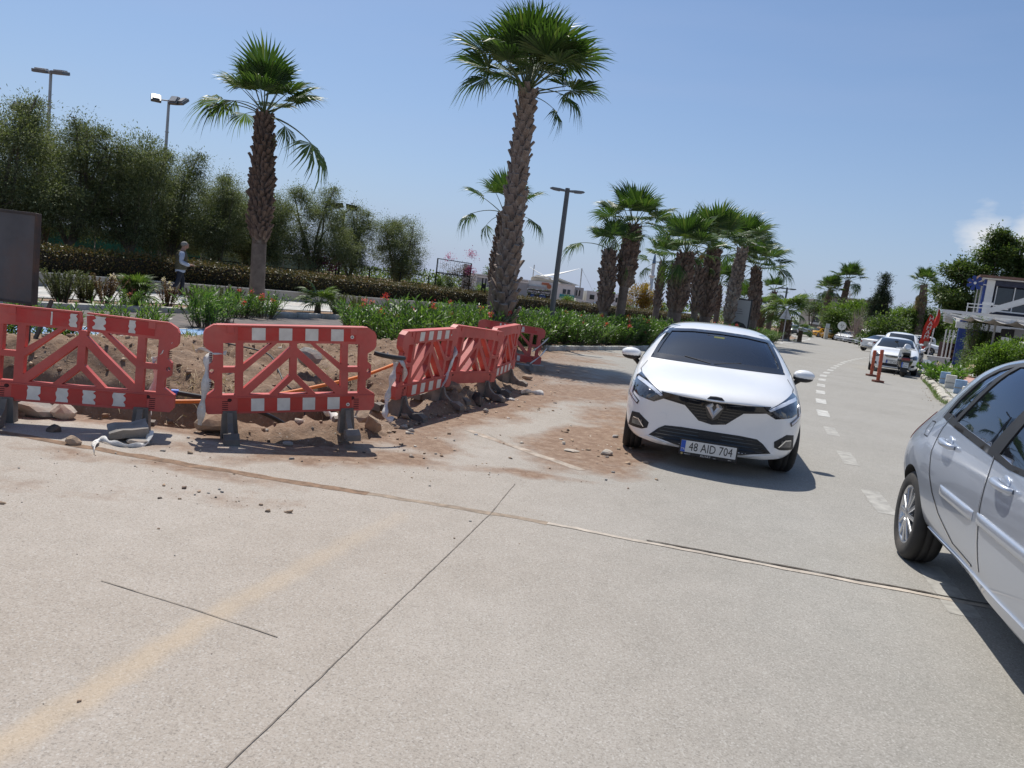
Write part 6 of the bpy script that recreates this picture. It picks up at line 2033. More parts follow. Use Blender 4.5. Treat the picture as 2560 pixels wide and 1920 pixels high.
def make_barrier(broken=False, strip_top='bands', strip_bot='bands', sag=0.0):
    left = OUTL
    top = [(.055, 1.0)]
    out = [(.02, 0.0)] + left
    if broken:
        out += [(.478, .985), (.486, .90), (.48, .81), (.512, .81), (.522, .80), (.514, .97)]
    right = mir(OUTL)
    out += right + [(.98, 0.0)]
    holes = []
    for h in HL:
        holes += [h, mir(h)]
    holes += [HC, RINGS[0], mir(RINGS[0])]
    if broken:
        holes = [[((.478 if (abs(u - .48) < .001 and v > .78) else u), v if not (abs(u - .48) < .001 and v > .8) else .79) for u, v in h] for h in holes]
        holes = [[((.526 if (abs(u - .52) < .001 and v > .78) else u), v) for u, v in h] for h in holes]
    o2 = [uv(*p) for p in out]
    h2 = [[uv(*p) for p in h] for h in holes]
    root = bpy.data.objects.new('barrier', None)
    COL.objects.link(root)
    m = poly_holes(o2, h2, -.037, .037)
    # raised lip along the top and the two rails
    for v0, v1 in ((.985, 1.004),):
        a, b = uv(.07, v0), uv(.93, v1)
        if not broken:
            m.box(((a[0] + b[0]) / 2, 0, (a[1] + b[1]) / 2), (b[0] - a[0], .10, b[1] - a[1]), ch=.004)
        else:
            for u0, u1 in ((.07, .475), (.517, .93)):
                a, b = uv(u0, v0), uv(u1, v1)
                m.box(((a[0] + b[0]) / 2, 0, (a[1] + b[1]) / 2), (b[0] - a[0], .10, b[1] - a[1]), ch=.004)
    a, b = uv(.0, .185), uv(1, .2)
    m.box((0, 0, a[1]), (BW * .985, .088, .012), ch=.003)
    for u in (.145, .855):
        x, z = uv(u, .95)
        m.box((x, -.040, z), (.055, .012, .06), ch=.004)
    def saggy(p):
        x, y, z = p
        return (x, y, z - sag * max(0, x) * (z - BZ0) / BH + (sag * .5 * max(0, .3 - abs(x - .35)) if z > .8 else 0))
    if sag:
        m.v = [saggy(p) for p in m.v]
    fr = m.build('panel_frame', REDP, root, fix=True)
    s = M()
    for sgn in (-1, 1):
        for k in range(6):
            x, z = uv(.5 + sgn * .385, .03 + .022 * k)
            s.box((x, -.0372, z), (.045, .004, .006))
        x, z = uv(.5 + sgn * .36, .155)
        s.ball((x, -.036, z), .02, 8, 6, sx=1, sy=.25, sz=.8)
        for v0 in (.28, .60):
            for k in range(5):
                x, z = uv(.5 + sgn * .463, v0 + .02 * k)
                s.box((x, -.0365, z), (.024, .004, .007), mi=0)
    if sag:
        s.v = [saggy(p) for p in s.v]
    s.build('vent_slots', HOLE, root)['kind'] = 'stuff'
    for side, (u0, u1, v0, v1), kind in (('t', (.185, .87, .832, .978), strip_top), ('b', (.185, .855, .022, .175), strip_bot)):
        if kind == 'none':
            continue
        def strip(ua, ub, va, vb, y, name, mat, par, poly=None):
            a, b = uv(ua, va), uv(ub, vb)
            q = M()
            if poly:
                q.prism([uv(*p) for p in poly], lambda x, z, w: (x, w, z), y, y + .004)
            else:
                q.box(((a[0] + b[0]) / 2, y, (a[1] + b[1]) / 2), (b[0] - a[0], .004, b[1] - a[1]))
            if sag:
                q.v = [saggy(p) for p in q.v]
            return q.build(name, mat, par)
        if kind == 'bands':
            r = strip(u0, u1, v0, v1, -.039, 'reflective_strip', REDS, root)
            st = (u1 - u0) / 9
            for k in range(4):
                strip(u0 + st * (2 * k + 1), u0 + st * (2 * k + 2), v0 + .004, v1 - .004, -.0415, 'white_band', WHTS, r)
            c = M()
            x, z = uv(u1 - st * .3, (v0 + v1) / 2 - .02)
            c.lathe([(.016, -.0432), (.016, -.0412)], 12, (x, 0, z), 'Y')
            c.build('round_mark', WHTS, r)
            c = M()
            tri = [(x + .010 * math.cos(R(90 + 120 * i)), z - .001 + .010 * math.sin(R(90 + 120 * i))) for i in range(3)]
            c.prism(tri, lambda a_, b_, w: (a_, w, b_), -.0445, -.0433)
            c.build('triangle_mark', BLK, r)
        else:
            if broken and side == 't':
                r = strip(u0 - .02, .47, v0, v1, -.039, 'reflective_strip', REDS, root)
                strip(.53, u1, v0, v1, -.039, 'reflective_strip', REDS, root)
            elif kind == 'torn':
                r = strip(u0 - .02, u1, v0, v1, -.039, 'reflective_strip', REDS, root)
            for (ua, ub) in (TORN_T if side == 't' else TORN_B) if broken else TORN_F:
                hv = (v1 - v0)
                pl = []
                K = 7
                for i in range(K):
                    pl.append((ua + (ub - ua) * (.30 * random.random() if side == 't' else .12 * random.random()), v0 + hv * (.02 + .96 * i / (K - 1))))
                for i in range(K):
                    pl.append((ub - (ub - ua) * .22 * random.random() * (i % 3 == 1), v1 - hv * (.02 + .96 * i / (K - 1))))
                strip(0, 0, 0, 0, -.044, 'torn_patch', WHTS, r, [p for p in pl][::-1])
    # feet
    for u in (.14, .83):
        x = (u - .5) * BW
        f = M()
        prof = [(-.34, .0), (-.335, .035), (-.26, .06), (-.17, .085), (-.105, .135), (-.07, .215), (.07, .215), (.105, .135), (.17, .085), (.26, .06), (.335, .035), (.34, 0)]
        f.prism(prof, lambda yy, zz, w: (x + w, yy, zz), -.022, .022)
        f.prism([(-.07, 0), (-.055, .225), (.055, .225), (.07, 0)], lambda yy, zz, w: (x + yy, w, zz), -.05, .05)
        for sg in (-1, 1):
            f.prism([(sg * .345, 0), (sg * .34, .05), (sg * .27, .082), (sg * .20, .07), (sg * .20, 0)][::sg], lambda yy, zz, w: (x + w, yy, zz), -.06, .06)
        f.build('foot', RUBB, root, fix=True)
    return root
TORN_T = [(.335, .345), (.425, .47), (.545, .615), (.73, .77)]
TORN_B = [(.24, .31), (.385, .45), (.52, .59), (.675, .745)]
TORN_F = [(.30, .33), (.36, .40), (.63, .68)]
def put(root, label, cat, group, loc, rz, ry=0.0, rxx=0.0):
    root.location = loc
    root.rotation_euler = (rxx, ry, rz)
    return tag(root, label, cat, group)
GB = 'red plastic barriers round the excavation'
put(make_barrier(True, 'torn', 'torn', .02), 'broken red barrier with cracked top rail and torn stickers, beside the grey sign board', 'barrier', GB, (-3.46, 6.03, -.02), R(14), 0, R(-3))
b2 = put(make_barrier(), 'intact red barrier with clean red and white bands in front of the orange conduit', 'barrier', GB, (-1.865, 6.535, .05), R(24.9), R(-4.2), R(2))
put(make_barrier(sag=.03), 'red barrier with tape knotted on its near end, first of the three angled ones', 'barrier', GB, (-1.04, 8.72, .04), R(71), R(-2), R(4))
put(make_barrier(strip_top='none', strip_bot='none', sag=.05), 'red barrier without stickers, middle of the three angled ones', 'barrier', GB, (-.60, 10.0, .06), R(65), R(2), R(5))
put(make_barrier(strip_top='none', sag=.04), 'red barrier with stripes only on its bottom rail, farthest of the three angled ones', 'barrier', GB, (-.21, 11.45, .07), R(76), R(-3), R(3))
put(make_barrier(strip_top='torn', strip_bot='torn', sag=-.03), 'faded red barrier facing the viewer under the tall palm, farthest of the row', 'barrier', GB, (-.17, 15.75, -.09), R(12), R(3), R(-4))

# ---- stones
def rock_mesh(size, seed, mat, boxy=0.0, sub=2):
    bm = bmesh.new()
    bmesh.ops.create_icosphere(bm, subdivisions=sub, radius=1)
    rr = random.Random(seed)
    cuts = [(Vector((rr.uniform(-1, 1), rr.uniform(-1, 1), rr.uniform(-1, 1))).normalized(), rr.uniform(.55, .85)) for _ in range(9)]
    for v in bm.verts:
        p = v.co.copy()
        if boxy:
            q = Vector([max(-1, min(1, c * 1.5)) for c in p])
            p = p.lerp(q, boxy)
        for n, d in cuts:
            k = p.dot(n) - d
            if k > 0:
                p -= n * k * .9
        p *= 1 + .10 * noise.noise(p * 1.9 + Vector((seed, 0, 0))) + .04 * noise.noise(p * 5 + Vector((seed, 3, 0)))
        v.co = Vector((p.x * size[0] / 2, p.y * size[1] / 2, p.z * size[2] / 2))
    me = bpy.data.meshes.new('rock')
    bm.to_mesh(me)
    bm.free()
    me.materials.append(mat)
    return me
def rock(label, x, y, size, seed, mat, rz=0.0, name='rock', cat='rock', boxy=0.0, tilt=0.0, dz=0.0, group='loose stones around the excavation'):
    me = rock_mesh(size, seed, STN[mat], boxy)
    o = meshobj(name, me, None, (x, y, max(hz(x, y), tz(x, y) if left_of(x, y, EDGE) < .05 else -9) + size[2] * .33 + dz), (tilt, tilt * .4, rz))
    return tag(o, label, cat, group)
rock('big tan boulder at the left picture edge under the broken barrier', -4.16, 6.05, (.42, .36, .30), 3, 'tan')
rock('grey flat rock wedged behind the boulder under the broken barrier', -3.95, 6.2, (.40, .26, .20), 9, 'grey')
rock('pale angular rock between the broken barrier foot and the trench edge', -3.72, 6.25, (.24, .2, .2), 14, 'pale')
rock('small brown stone alone on the dirt joint in front of the broken barrier', -3.16, 5.47, (.12, .10, .09), 5, 'tan', .3)
rock('small black lump of asphalt on the concrete under the broken barrier', -3.50, 5.78, (.13, .1, .08), 6, 'dark', .8)
rock('round brown boulder against the left foot of the intact barrier', -2.52, 6.42, (.32, .27, .23), 21, 'tan', .4)
rock('rough tan stone under the right end of the intact barrier', -1.62, 7.2, (.30, .22, .17), 8, 'tan', .9)
rock('angular tan brick end tipped over beside the right foot of the intact barrier', -1.27, 7.12, (.17, .17, .17), 33, 'tan', .7, boxy=.7, tilt=.5)
rock('small dark stone by the right foot of the intact barrier', -1.55, 7.0, (.10, .09, .09), 12, 'grey')
rock('long orange brown rock behind the end of the intact barrier', -1.5, 8.45, (.55, .36, .26), 17, 'tan', .5, dz=.02)
rock('wide brown rock between the two near feet of the angled barriers', -.82, 9.5, (.42, .28, .2), 19, 'brown', .2)
rock('dark square block by the middle foot of the angled barriers', -.42, 9.85, (.17, .15, .2), 23, 'dark', .4, boxy=.6)
rock('grey rock resting on top of the spoil heap behind the intact barrier', -2.6, 9.6, (.34, .3, .3), 27, 'grey', .2, dz=.12)
rock('pale sharp stone lying in the brown soil in front of the white car', 1.03, 7.55, (.16, .12, .07), 31, 'pale', .5)
rock('flat pale stone left of the sharp one in the brown soil', .68, 7.5, (.18, .14, .03), 35, 'pale', .1)
rock('small grey stone near the row of barrier shadows', -.95, 7.5, (.09, .08, .05), 37, 'grey')
rock('small grey stone by the feet of the angled barriers', -.28, 9.25, (.08, .08, .07), 39, 'grey')
rock('whitish stone on the soil right of the angled barriers', .02, 10.6, (.12, .09, .05), 41, 'white')
rock('grey stone lying in front of the intact barrier', -1.82, 6.28, (.10, .08, .05), 43, 'grey')
rock('tan stone at the far end of the angled barriers', .25, 13.4, (.22, .2, .12), 45, 'tan')
rock('reddish stone under the farthest barrier', -.15, 15.5, (.3, .2, .16), 47, 'brown')
# broken paving block
CONC = simple('broken_concrete', (.27, .255, .235), .92, var=.25, scale=7, bump=.5, dirt=((.25, .19, .14), .5))
def block(label, loc, size, rot, seed, cat='concrete block', name='concrete_block'):
    bm = bmesh.new()
    bmesh.ops.create_cube(bm, size=1)
    bmesh.ops.subdivide_edges(bm, edges=bm.edges[:], cuts=4, use_grid_fill=True)
    for v in bm.verts:
        p = Vector((v.co.x * size[0], v.co.y * size[1], v.co.z * size[2]))
        e = abs(v.co.x) > .4 or abs(v.co.y) > .4
        p += noise.noise_vector(p * 9 + Vector((seed, 0, 0))) * (.018 if e else .006)
        v.co = p
    me = bpy.data.meshes.new(name)
    bm.to_mesh(me)
    bm.free()
    me.materials.append(CONC)
    return tag(meshobj(name, me, None, loc, rot), label, cat)
block('broken grey paving block tilted on a stone, under the right end of the broken barrier', (-2.92, 5.78, .085), (.27, .16, .075), (R(14), R(-10), R(28)), 4)
rock('flat grey stone propping up the broken paving block', -2.80, 5.72, (.2, .16, .07), 51, 'grey')
block('square concrete brick weighting the foot of the farthest barrier', (.46, 15.05, .07), (.26, .2, .14), (0, 0, R(20)), 8, 'brick', 'concrete_brick')
block('pale concrete slab lying behind the farthest concrete brick', (.2, 15.3, .06), (.34, .2, .09), (R(4), 0, R(-10)), 12, 'concrete block')

# rubble and crumbs: nobody could count them
spots = []
while len(spots) < 3600:
    t, n = RNG.uniform(1, 20), RNG.uniform(-1.5, 10)
    p = dn(t, n, 0)
    if not (-7 < p.x < 2.2 and 6.2 < p.y < 20):
        continue
    e = left_of(p.x, p.y, EDGE)
    if e < 0 and RNG.uniform() > math.exp(e * 2.6):
        continue
    if e > 3.5 and RNG.uniform() > .4:
        continue
    s = (.010 + .04 * RNG.uniform() ** 6 if e > 0 else .006 + .018 * RNG.uniform() ** 5) + (.05 * RNG.uniform() ** 6 if e > .1 else 0)
    z = hz(p.x, p.y) if e > .1 else tz(p.x, p.y) + .004
    spots.append((p.x, p.y, s, z))
scatter_bits('rubble', spots, [STN['brown'], STN['tan'], STN['grey'], STN['pale']])
spots = []
for _ in range(700):
    x, y = RNG.uniform(-4, .8), RNG.uniform(2.2, 6.4)
    if RNG.uniform() < math.exp(-(6.3 - y) * .75) * (1 if x < -.5 else .35):
        spots.append((x, y, .004 + .012 * RNG.uniform() ** 5, .004))
for _ in range(420):
    a = RNG.choice(len(DBOX) - 3)
    q = DBOX[a]
    spots.append((q[0] + RNG.normal(0, q[2] * .7), q[1] + RNG.normal(0, q[3] * .7), .005 + .03 * RNG.uniform() ** 7, .004))
spots = [s_ for s_ in spots if left_of(s_[0], s_[1], EDGE) < -.05 and s_[0] < 2.6]
scatter_bits('gravel', spots, [STN['tan'], STN['grey'], STN['brown'], STN['dark']])

spots = []
for _ in range(90):
    a, r = RNG.uniform(0, 6.28), RNG.uniform(0, 1)
    x, y = 1.0 + .55 * math.cos(a) * r, 8.0 + 1.25 * math.sin(a) * r
    spots.append((x, y, .012 + .05 * RNG.uniform() ** 5, -.004))
for _ in range(160):
    y = RNG.uniform(6.4, 14)
    spots.append((interp([(p[1], p[0]) for p in EDGE[2:12]], y) + abs(RNG.normal(0, .45)) + .05, y, .008 + .035 * RNG.uniform() ** 4, .0))
scatter_bits('soil_flakes', spots, [STN['tan'], STN['pale'], STN['brown'], STN['white']])

# dry roots and grass hanging over the trench edge
STRAW = leafmat('dry_straw', [(.22, .15, .085), (.34, .25, .15), (.46, .37, .24)], .15, .8)
P, Dd, L = [], [], []
for _ in range(4200):
    t, n = RNG.uniform(3.2, 9.5), RNG.normal(7.15, .55)
    p = dn(t, n, 0)
    if not (-6.5 < p.x < -1.6 and 7.9 < p.y < 12):
        continue
    d = pld(p.x, p.y, TRENCH)
    if d < .72 or (d > 1.35 and RNG.uniform() > .25) or fbm(p.x * 1.6, p.y * 1.6, 30) < -.05:
        continue
    P.append((p.x, p.y, hz(p.x, p.y)))
    Dd.append((RNG.normal(0, .7) + .1, RNG.normal(-.5, .5), RNG.normal(.05, .5)))
    L.append(RNG.uniform(.06, .26))
Vv, Ff = leaves(np.array(P), np.array(Dd), np.array(L), .007, .5)
tag(meshobj('dry_grass', npmesh('dry_grass', Vv, Ff, STRAW)), kind='stuff')

# ---- pipes and cables
ORNG = simple('orange_conduit', (.72, .20, .03), .5, var=.08, scale=5, dirt=((.45, .22, .12), .3))
def cable(name, label, cat, pts, r, mat, n=8):
    return tag(M().tube(smooth_path(pts), r, n).build(name, mat), label, cat)
cable('conduit', 'orange conduit rising out of the trench behind the barriers', 'conduit', [(-4.2, 6.9, .02), (-3.28, 6.9, .11), (-2.89, 7.15, .125), (-2.54, 7.4, .17), (-2.3, 7.75, .20), (-1.75, 8.6, .34), (-1.44, 9.3, .47), (-1.3, 10.0, .5), (-1.35, 10.7, .36), (-1.5, 11.1, .12)], .019, ORNG, 10)
pp = tag(bpy.data.objects.new('pipe', None), 'black pipe with a blue cap across the trench between the two front barriers', 'pipe')
COL.objects.link(pp)
M().tube(smooth_path([(-2.99, 6.75, .245), (-2.91, 6.8, .23), (-2.77, 6.9, .20), (-2.45, 7.1, .12), (-2.2, 7.3, -.02), (-2.1, 7.5, -.2)]), .022, 10).build('pipe_body', BLK, pp)
M().lathe([(.027, -.03), (.027, .03)], 12, (0, 0, 0), 'X').xf(Matrix.Translation((-3.01, 6.75, .248)) @ Matrix.Rotation(R(25), 4, 'Z')).build('pipe_cap', simple('blue_cap', (.03, .12, .55), .5, var=.05), pp)
cable('cable', 'thin black cable hanging down the soil bank behind the intact barrier', 'cable', [(-3.6, 9.0, .52), (-3.31, 8.75, .52), (-2.78, 8.5, .49), (-2.52, 8.1, .38), (-2.37, 7.9, .27), (-2.16, 7.85, .12), (-2.1, 7.8, -.1)], .009, BLK, 6)
cable('hose', 'short black hose stub lying by the notch of the intact barrier', 'hose', [(-1.30, 6.98, .80), (-1.22, 7.0, .785), (-1.12, 7.08, .77), (-1.05, 7.2, .76)], .022, BLK)

# ---- torn white tape
def tape(label, pts, w=.06, twist=1.2, group=None, name='tape'):
    P = smooth_path(pts, 5)
    m = M()
    vs_ = []
    for i, p in enumerate(P):
        d = (P[min(i + 1, len(P) - 1)] - P[max(0, i - 1)]).normalized()
        s = d.cross(Vector((.25, -1, .1))).normalized()
        a = twist * math.sin(i * .45)
        s = Matrix.Rotation(a, 3, d) @ s
        ww = w * (.75 + .35 * math.sin(i * 1.1 + len(P)))
        nn = d.cross(s) * .0015
        vs_ += [p + s * ww / 2 + nn, p - s * ww / 2 + nn, p - s * ww / 2 - nn, p + s * ww / 2 - nn]
    fs = []
    for i in range(len(P) - 1):
        for k in range(4):
            fs.append((4 * i + k, 4 * i + (k + 1) % 4, 4 * i + 4 + (k + 1) % 4, 4 * i + 4 + k))
    m.add(vs_, fs, 0, True)
    return tag(m.build(name, TAPE), label, 'tape', group or 'torn white tape')
tape('white tape hanging from the left end of the intact barrier down to the boulder', [(-2.47, 6.24, .74), (-2.52, 6.22, .66), (-2.50, 6.18, .5), (-2.515, 6.16, .28), (-2.54, 6.2, .10)], .075, .5)
tape('knotted white tape end tied round the left end of the intact barrier', [(-2.66, 6.3, .70), (-2.56, 6.22, .73), (-2.45, 6.2, .72), (-2.38, 6.24, .72)], .05, .9)
tape('white tape strip hanging behind the lower window of the broken barrier', [(-2.97, 6.30, .50), (-3.0, 6.3, .31), (-3.02, 6.28, .16), (-2.93, 6.05, .05), (-2.86, 5.95, .10)], .07, .4)
tape('crumpled white tape tied to the right end of the broken barrier', [(-2.80, 6.25, .80), (-2.84, 6.22, .74), (-2.88, 6.2, .66), (-2.97, 6.2, .59)], .07, 1.4)
tape('white tape lying on the ground in front of the broken paving block', [(-2.75, 5.80, .10), (-2.73, 5.67, .02), (-2.81, 5.57, .018), (-2.95, 5.59, .02), (-3.04, 5.63, .03), (-3.02, 5.5, .02), (-2.90, 5.28, .015)], .05, .35)
tape('white tape hanging from the near end of the first angled barrier to the soil', [(-1.25, 8.02, .66), (-1.26, 7.98, .5), (-1.28, 7.95, .34), (-1.29, 7.9, .18), (-1.27, 7.82, .06), (-1.18, 7.78, .05)], .07, .6)
tape('white tape wound round the notch of the first angled barrier', [(-1.36, 8.0, .70), (-1.27, 7.98, .66), (-1.20, 8.02, .64), (-1.15, 8.05, .55), (-1.17, 8.1, .42)], .06, .8)
tape('white tape binding the first and second angled barriers together', [(-.80, 9.42, .82), (-.74, 9.30, .70), (-.76, 9.25, .58), (-.80, 9.2, .42), (-.86, 9.1, .24)], .06, .9)
tape('white tape strand at the upper right end of the farthest barrier', [(.64, 15.7, .68), (.50, 15.62, .52), (.33, 15.55, .36)], .03, .5)
tape('white tape strand from the right end of the farthest barrier to the brick', [(.63, 15.72, .46), (.50, 15.5, .29), (.31, 15.2, .14)], .03, .5)
tape('white rag on the soil under the intact barrier', [(-1.80, 7.3, .16), (-1.70, 7.15, .15), (-1.62, 7.05, .14)], .09, .6)
tape('white rag lying beside the far feet of the angled barriers', [(.15, 11.3, .05), (.30, 11.5, .04), (.5, 11.6, .03)], .10, .6)

# ---- grey sign board with its back to the road
STEEL = simple('rusty_grey_steel', (.105, .105, .11), .6, metal=.2, var=.2, scale=2.2, dirt=((.16, .085, .055), .5), bump=.05)
STEELD = simple('dark_rust_steel', (.06, .052, .048), .65, metal=.2, var=.25, scale=5, dirt=((.14, .075, .045), .6))
sb = thing('sign_board', 'tall dark grey steel sign board on legs at the left picture edge', 'sign board', (-6.05, 8.6, 0), R(-4))
M().box((0, 0, 1.22), (1.12, .05, .98), ch=.006).build('board', STEEL, sb)
fm = M()
for s_ in (-1, 1):
    fm.box((s_ * .575, 0, 1.22), (.028, .075, 1.02), ch=.004)
fm.box((0, 0, 1.72), (1.12, .075, .028), ch=.004)
fm.box((0, 0, .72), (1.12, .075, .028), ch=.004)
fm.build('frame', STEELD, sb)
for s_ in (-.5, .5):
    M().box((s_, .01, .33), (.05, .05, .76), ch=.005).build('leg', STEELD, sb)
    M().bar((s_, .03, .1), (s_ - .02, .42, .75), .035, .035).build('brace', STEELD, sb)
# ------------------------------------------------------------------ vehicles
def paint(name, col, metal=0.0, rough=.35, coat=1.0):
    return simple(name, col, rough, metal, var=.025, scale=1.5, coat=coat)
WCAR = paint('white_car_paint', (.86, .86, .85))
SILV = paint('silver_car_paint', (.47, .51, .575), .58, .36, .7)
YCAR = paint('yellow_taxi_paint', (.75, .36, .02))
GCAR = paint('grey_car_paint', (.22, .23, .25), .6, .32)
DCAR = paint('dark_car_paint', (.03, .035, .045), .3, .3)
GBLK = simple('gloss_black', (.012, .012, .014), .12, var=.05, coat=.6)
MBLK = simple('matt_black', (.018, .018, .019), .55, var=.15)
CHRM = simple('chrome', (.80, .80, .81), .20, metal=1.0, var=.03)
RIMM = simple('alloy_rim', (.55, .56, .58), .28, metal=.85, var=.05)
TYRE = simple('tyre_rubber', (.028, .027, .026), .8, var=.2, scale=8, dirt=((.12, .105, .09), .5))
LAMPG = simple('lamp_glass', (.10, .105, .115), .06, metal=.55, var=.35, scale=28, coat=1.0)
LAMPD = simple('lamp_dark', (.02, .022, .028), .1, var=.1, coat=1.0)
DRL = simple('lamp_white', (.62, .66, .74), .15, var=.03, coat=1.0)
REDL_ = simple('tail_red', (.20, .008, .012), .12, var=.15, coat=1.0)
WGLS = glassmat('windscreen_glass', (.012, .017, .028), .42)
SGLS = glassmat('side_glass', (.010, .013, .018), .22, coat=(.36, .45, .64))
DGLS = simple('dark_car_glass', (.012, .016, .022), .05, var=.1, spec=.8)
INTR = simple('car_interior', (.022, .023, .026), .8, var=.15)
PLTW = simple('plate_white', (.70, .70, .68), .45, var=.03)
PLTB = simple('plate_blue', (.02, .09, .48), .45, var=.03)

def shell(secs, kf=.22, kr=.14, L=4.0, W=.9, sub=2, name='body'):
    """Car body: half rings of 11 points at stations along the length, mirrored, closed and smoothed."""
    n = 11
    V, F = [], []
    ring = 2 * n - 2
    for y, pts in secs:
        full = [(x, z) for x, z in pts] + [(-x, z) for x, z in pts[-2:0:-1]]
        for x, z in full:
            q = (abs(x) / W) ** 2
            yy = y + kf * q * (1 - sstep(.25, 1.2, y)) - kr * q * sstep(L - 1.1, L - .25, y)
            V.append((x, yy, z))
    for i in range(len(secs) - 1):
        for k in range(ring):
            k2 = (k + 1) % ring
            F.append((i * ring + k, i * ring + k2, (i + 1) * ring + k2, (i + 1) * ring + k))
    for i, rev in ((0, True), (len(secs) - 1, False)):
        o = i * ring
        for k in range(n - 1):
            a, b = o + k, o + k + 1
            c, d = o + (ring - k - 1) % ring, o + (ring - k) % ring
            if k == 0:
                f = (a, b, o + ring - 1)
            elif k == n - 2:
                f = (a, b, o + ring - k)
                f = (a, b, d)
            else:
                f = (a, b, c, d)
            F.append(tuple(reversed(f)) if rev else f)
    me = bpy.data.meshes.new(name)
    me.from_pydata(V, [], F)
    bm = bmesh.new()
    bm.from_mesh(me)
    bmesh.ops.recalc_face_normals(bm, faces=bm.faces)
    bm.to_mesh(me)
    bm.free()
    o = bpy.data.objects.new(name, me)
    COL.objects.link(o)
    if sub:
        md = o.modifiers.new('s', 'SUBSURF')
        md.levels = sub
        md.render_levels = sub
    return o
def bake(o):
    dg = bpy.context.evaluated_depsgraph_get()
    me = bpy.data.meshes.new_from_object(o.evaluated_get(dg))
    old = o.data
    o.modifiers.clear()
    o.data = me
    bpy.data.meshes.remove(old)
    return o
def bvh_of(o):
    me = o.data
    return BVHTree.FromPolygons([v.co.copy() for v in me.vertices], [tuple(p.vertices) for p in me.polygons])
def cut(o, cutters):
    for c in cutters:
        md = o.modifiers.new('b', 'BOOLEAN')
        md.operation = 'DIFFERENCE'
        md.solver = 'EXACT'
        md.object = c
    bake(o)
    for c in cutters:
        bpy.data.objects.remove(c)
    return o
def cyl_cut(y, z, r, x0, x1, n=28):
    m = M().lathe([(r, x0), (r, x1)], n, (0, y, z), 'X')
    return m.build('cutter', MBLK, fix=True)
def prism_cut(poly, f, w0, w1):
    return M().prism(poly, f, w0, w1).build('cutter', MBLK, fix=True)
VIEW = {'F': (lambda u, v: Vector((u, -3, v)), Vector((0, 1, 0))), 'B': (lambda u, v: Vector((u, 9, v)), Vector((0, -1, 0))),
        'L': (lambda u, v: Vector((-4, u, v)), Vector((1, 0, 0))), 'R': (lambda u, v: Vector((4, u, v)), Vector((-1, 0, 0))), 'T': (lambda u, v: Vector((u, v, 4)), Vector((0, 0, -1)))}
def in_poly(p, poly):
    c = False
    for i in range(len(poly)):
        a, b = poly[i], poly[i - 1]
        if (a[1] > p[1]) != (b[1] > p[1]) and p[0] < (b[0] - a[0]) * (p[1] - a[1]) / (b[1] - a[1]) + a[0]:
            c = not c
    return c
def patch(bv, outer, view, off=.003, res=.05, holes=(), skirt=.006, flip=False):
    """A piece that follows the body surface: outline given in a straight-on view of one side."""
    def dens(poly):
        out = []
        for a, b in zip(poly, list(poly[1:]) + [poly[0]]):
            L = math.hypot(b[0] - a[0], b[1] - a[1])
            k = max(1, int(L / res))
            out += [(a[0] + (b[0] - a[0]) * i / k, a[1] + (b[1] - a[1]) * i / k) for i in range(k)]
        return out
    outer = dens(list(outer))
    holes = [dens(list(h)) for h in holes]
    pts = [Vector(p) for p in outer]
    edges = [(i, (i + 1) % len(outer)) for i in range(len(outer))]
    for h in holes:
        o = len(pts)
        pts += [Vector(p) for p in h]
        edges += [(o + i, o + (i + 1) % len(h)) for i in range(len(h))]
    us, vs_ = [p[0] for p in outer], [p[1] for p in outer]
    u = min(us) + res * .5
    while u < max(us):
        v = min(vs_) + res * .5
        while v < max(vs_):
            if in_poly((u, v), outer) and not any(in_poly((u, v), h) for h in holes):
                pts.append(Vector((u, v)))
            v += res
        u += res
    v2, e2, f2, _, _, _ = delaunay_2d_cdt(pts, edges, [], 0, 1e-5)
    org, d = VIEW[view]
    P, ok = [], []
    for p in v2:
        loc, nrm, _, _ = bv.ray_cast(org(p.x, p.y), d)
        if loc is None:
            loc, nrm, _, _ = bv.find_nearest(org(p.x, p.y) + d * 3.2)
        if nrm.dot(d) > 0:
            nrm = -nrm
        P.append((loc, nrm))
    tri = []
    for f in f2:
        c = (sum(v2[i].x for i in f) / len(f), sum(v2[i].y for i in f) / len(f))
        if in_poly(c, outer) and not any(in_poly(c, h) for h in holes):
            tri.append(tuple(f))
    m = M()
    n = len(P)
    top = [l + k * off for l, k in P]
    bot = [l + k * (off - skirt) for l, k in P]
    # orient outward
    if tri:
        f = tri[0]
        nn = (top[f[1]] - top[f[0]]).cross(top[f[2]] - top[f[0]])
        if nn.dot(P[f[0]][1]) < 0:
            tri = [tuple(reversed(t)) for t in tri]
    m.add(top, tri, 0, True)
    ec = set()
    for f in tri:
        for i in range(len(f)):
            ec.add((f[i], f[(i + 1) % len(f)]))
    for a, b in ec:
        if (b, a) not in ec:
            m.add([top[a], bot[a], bot[b], top[b]], [(0, 1, 2, 3)])
    return m
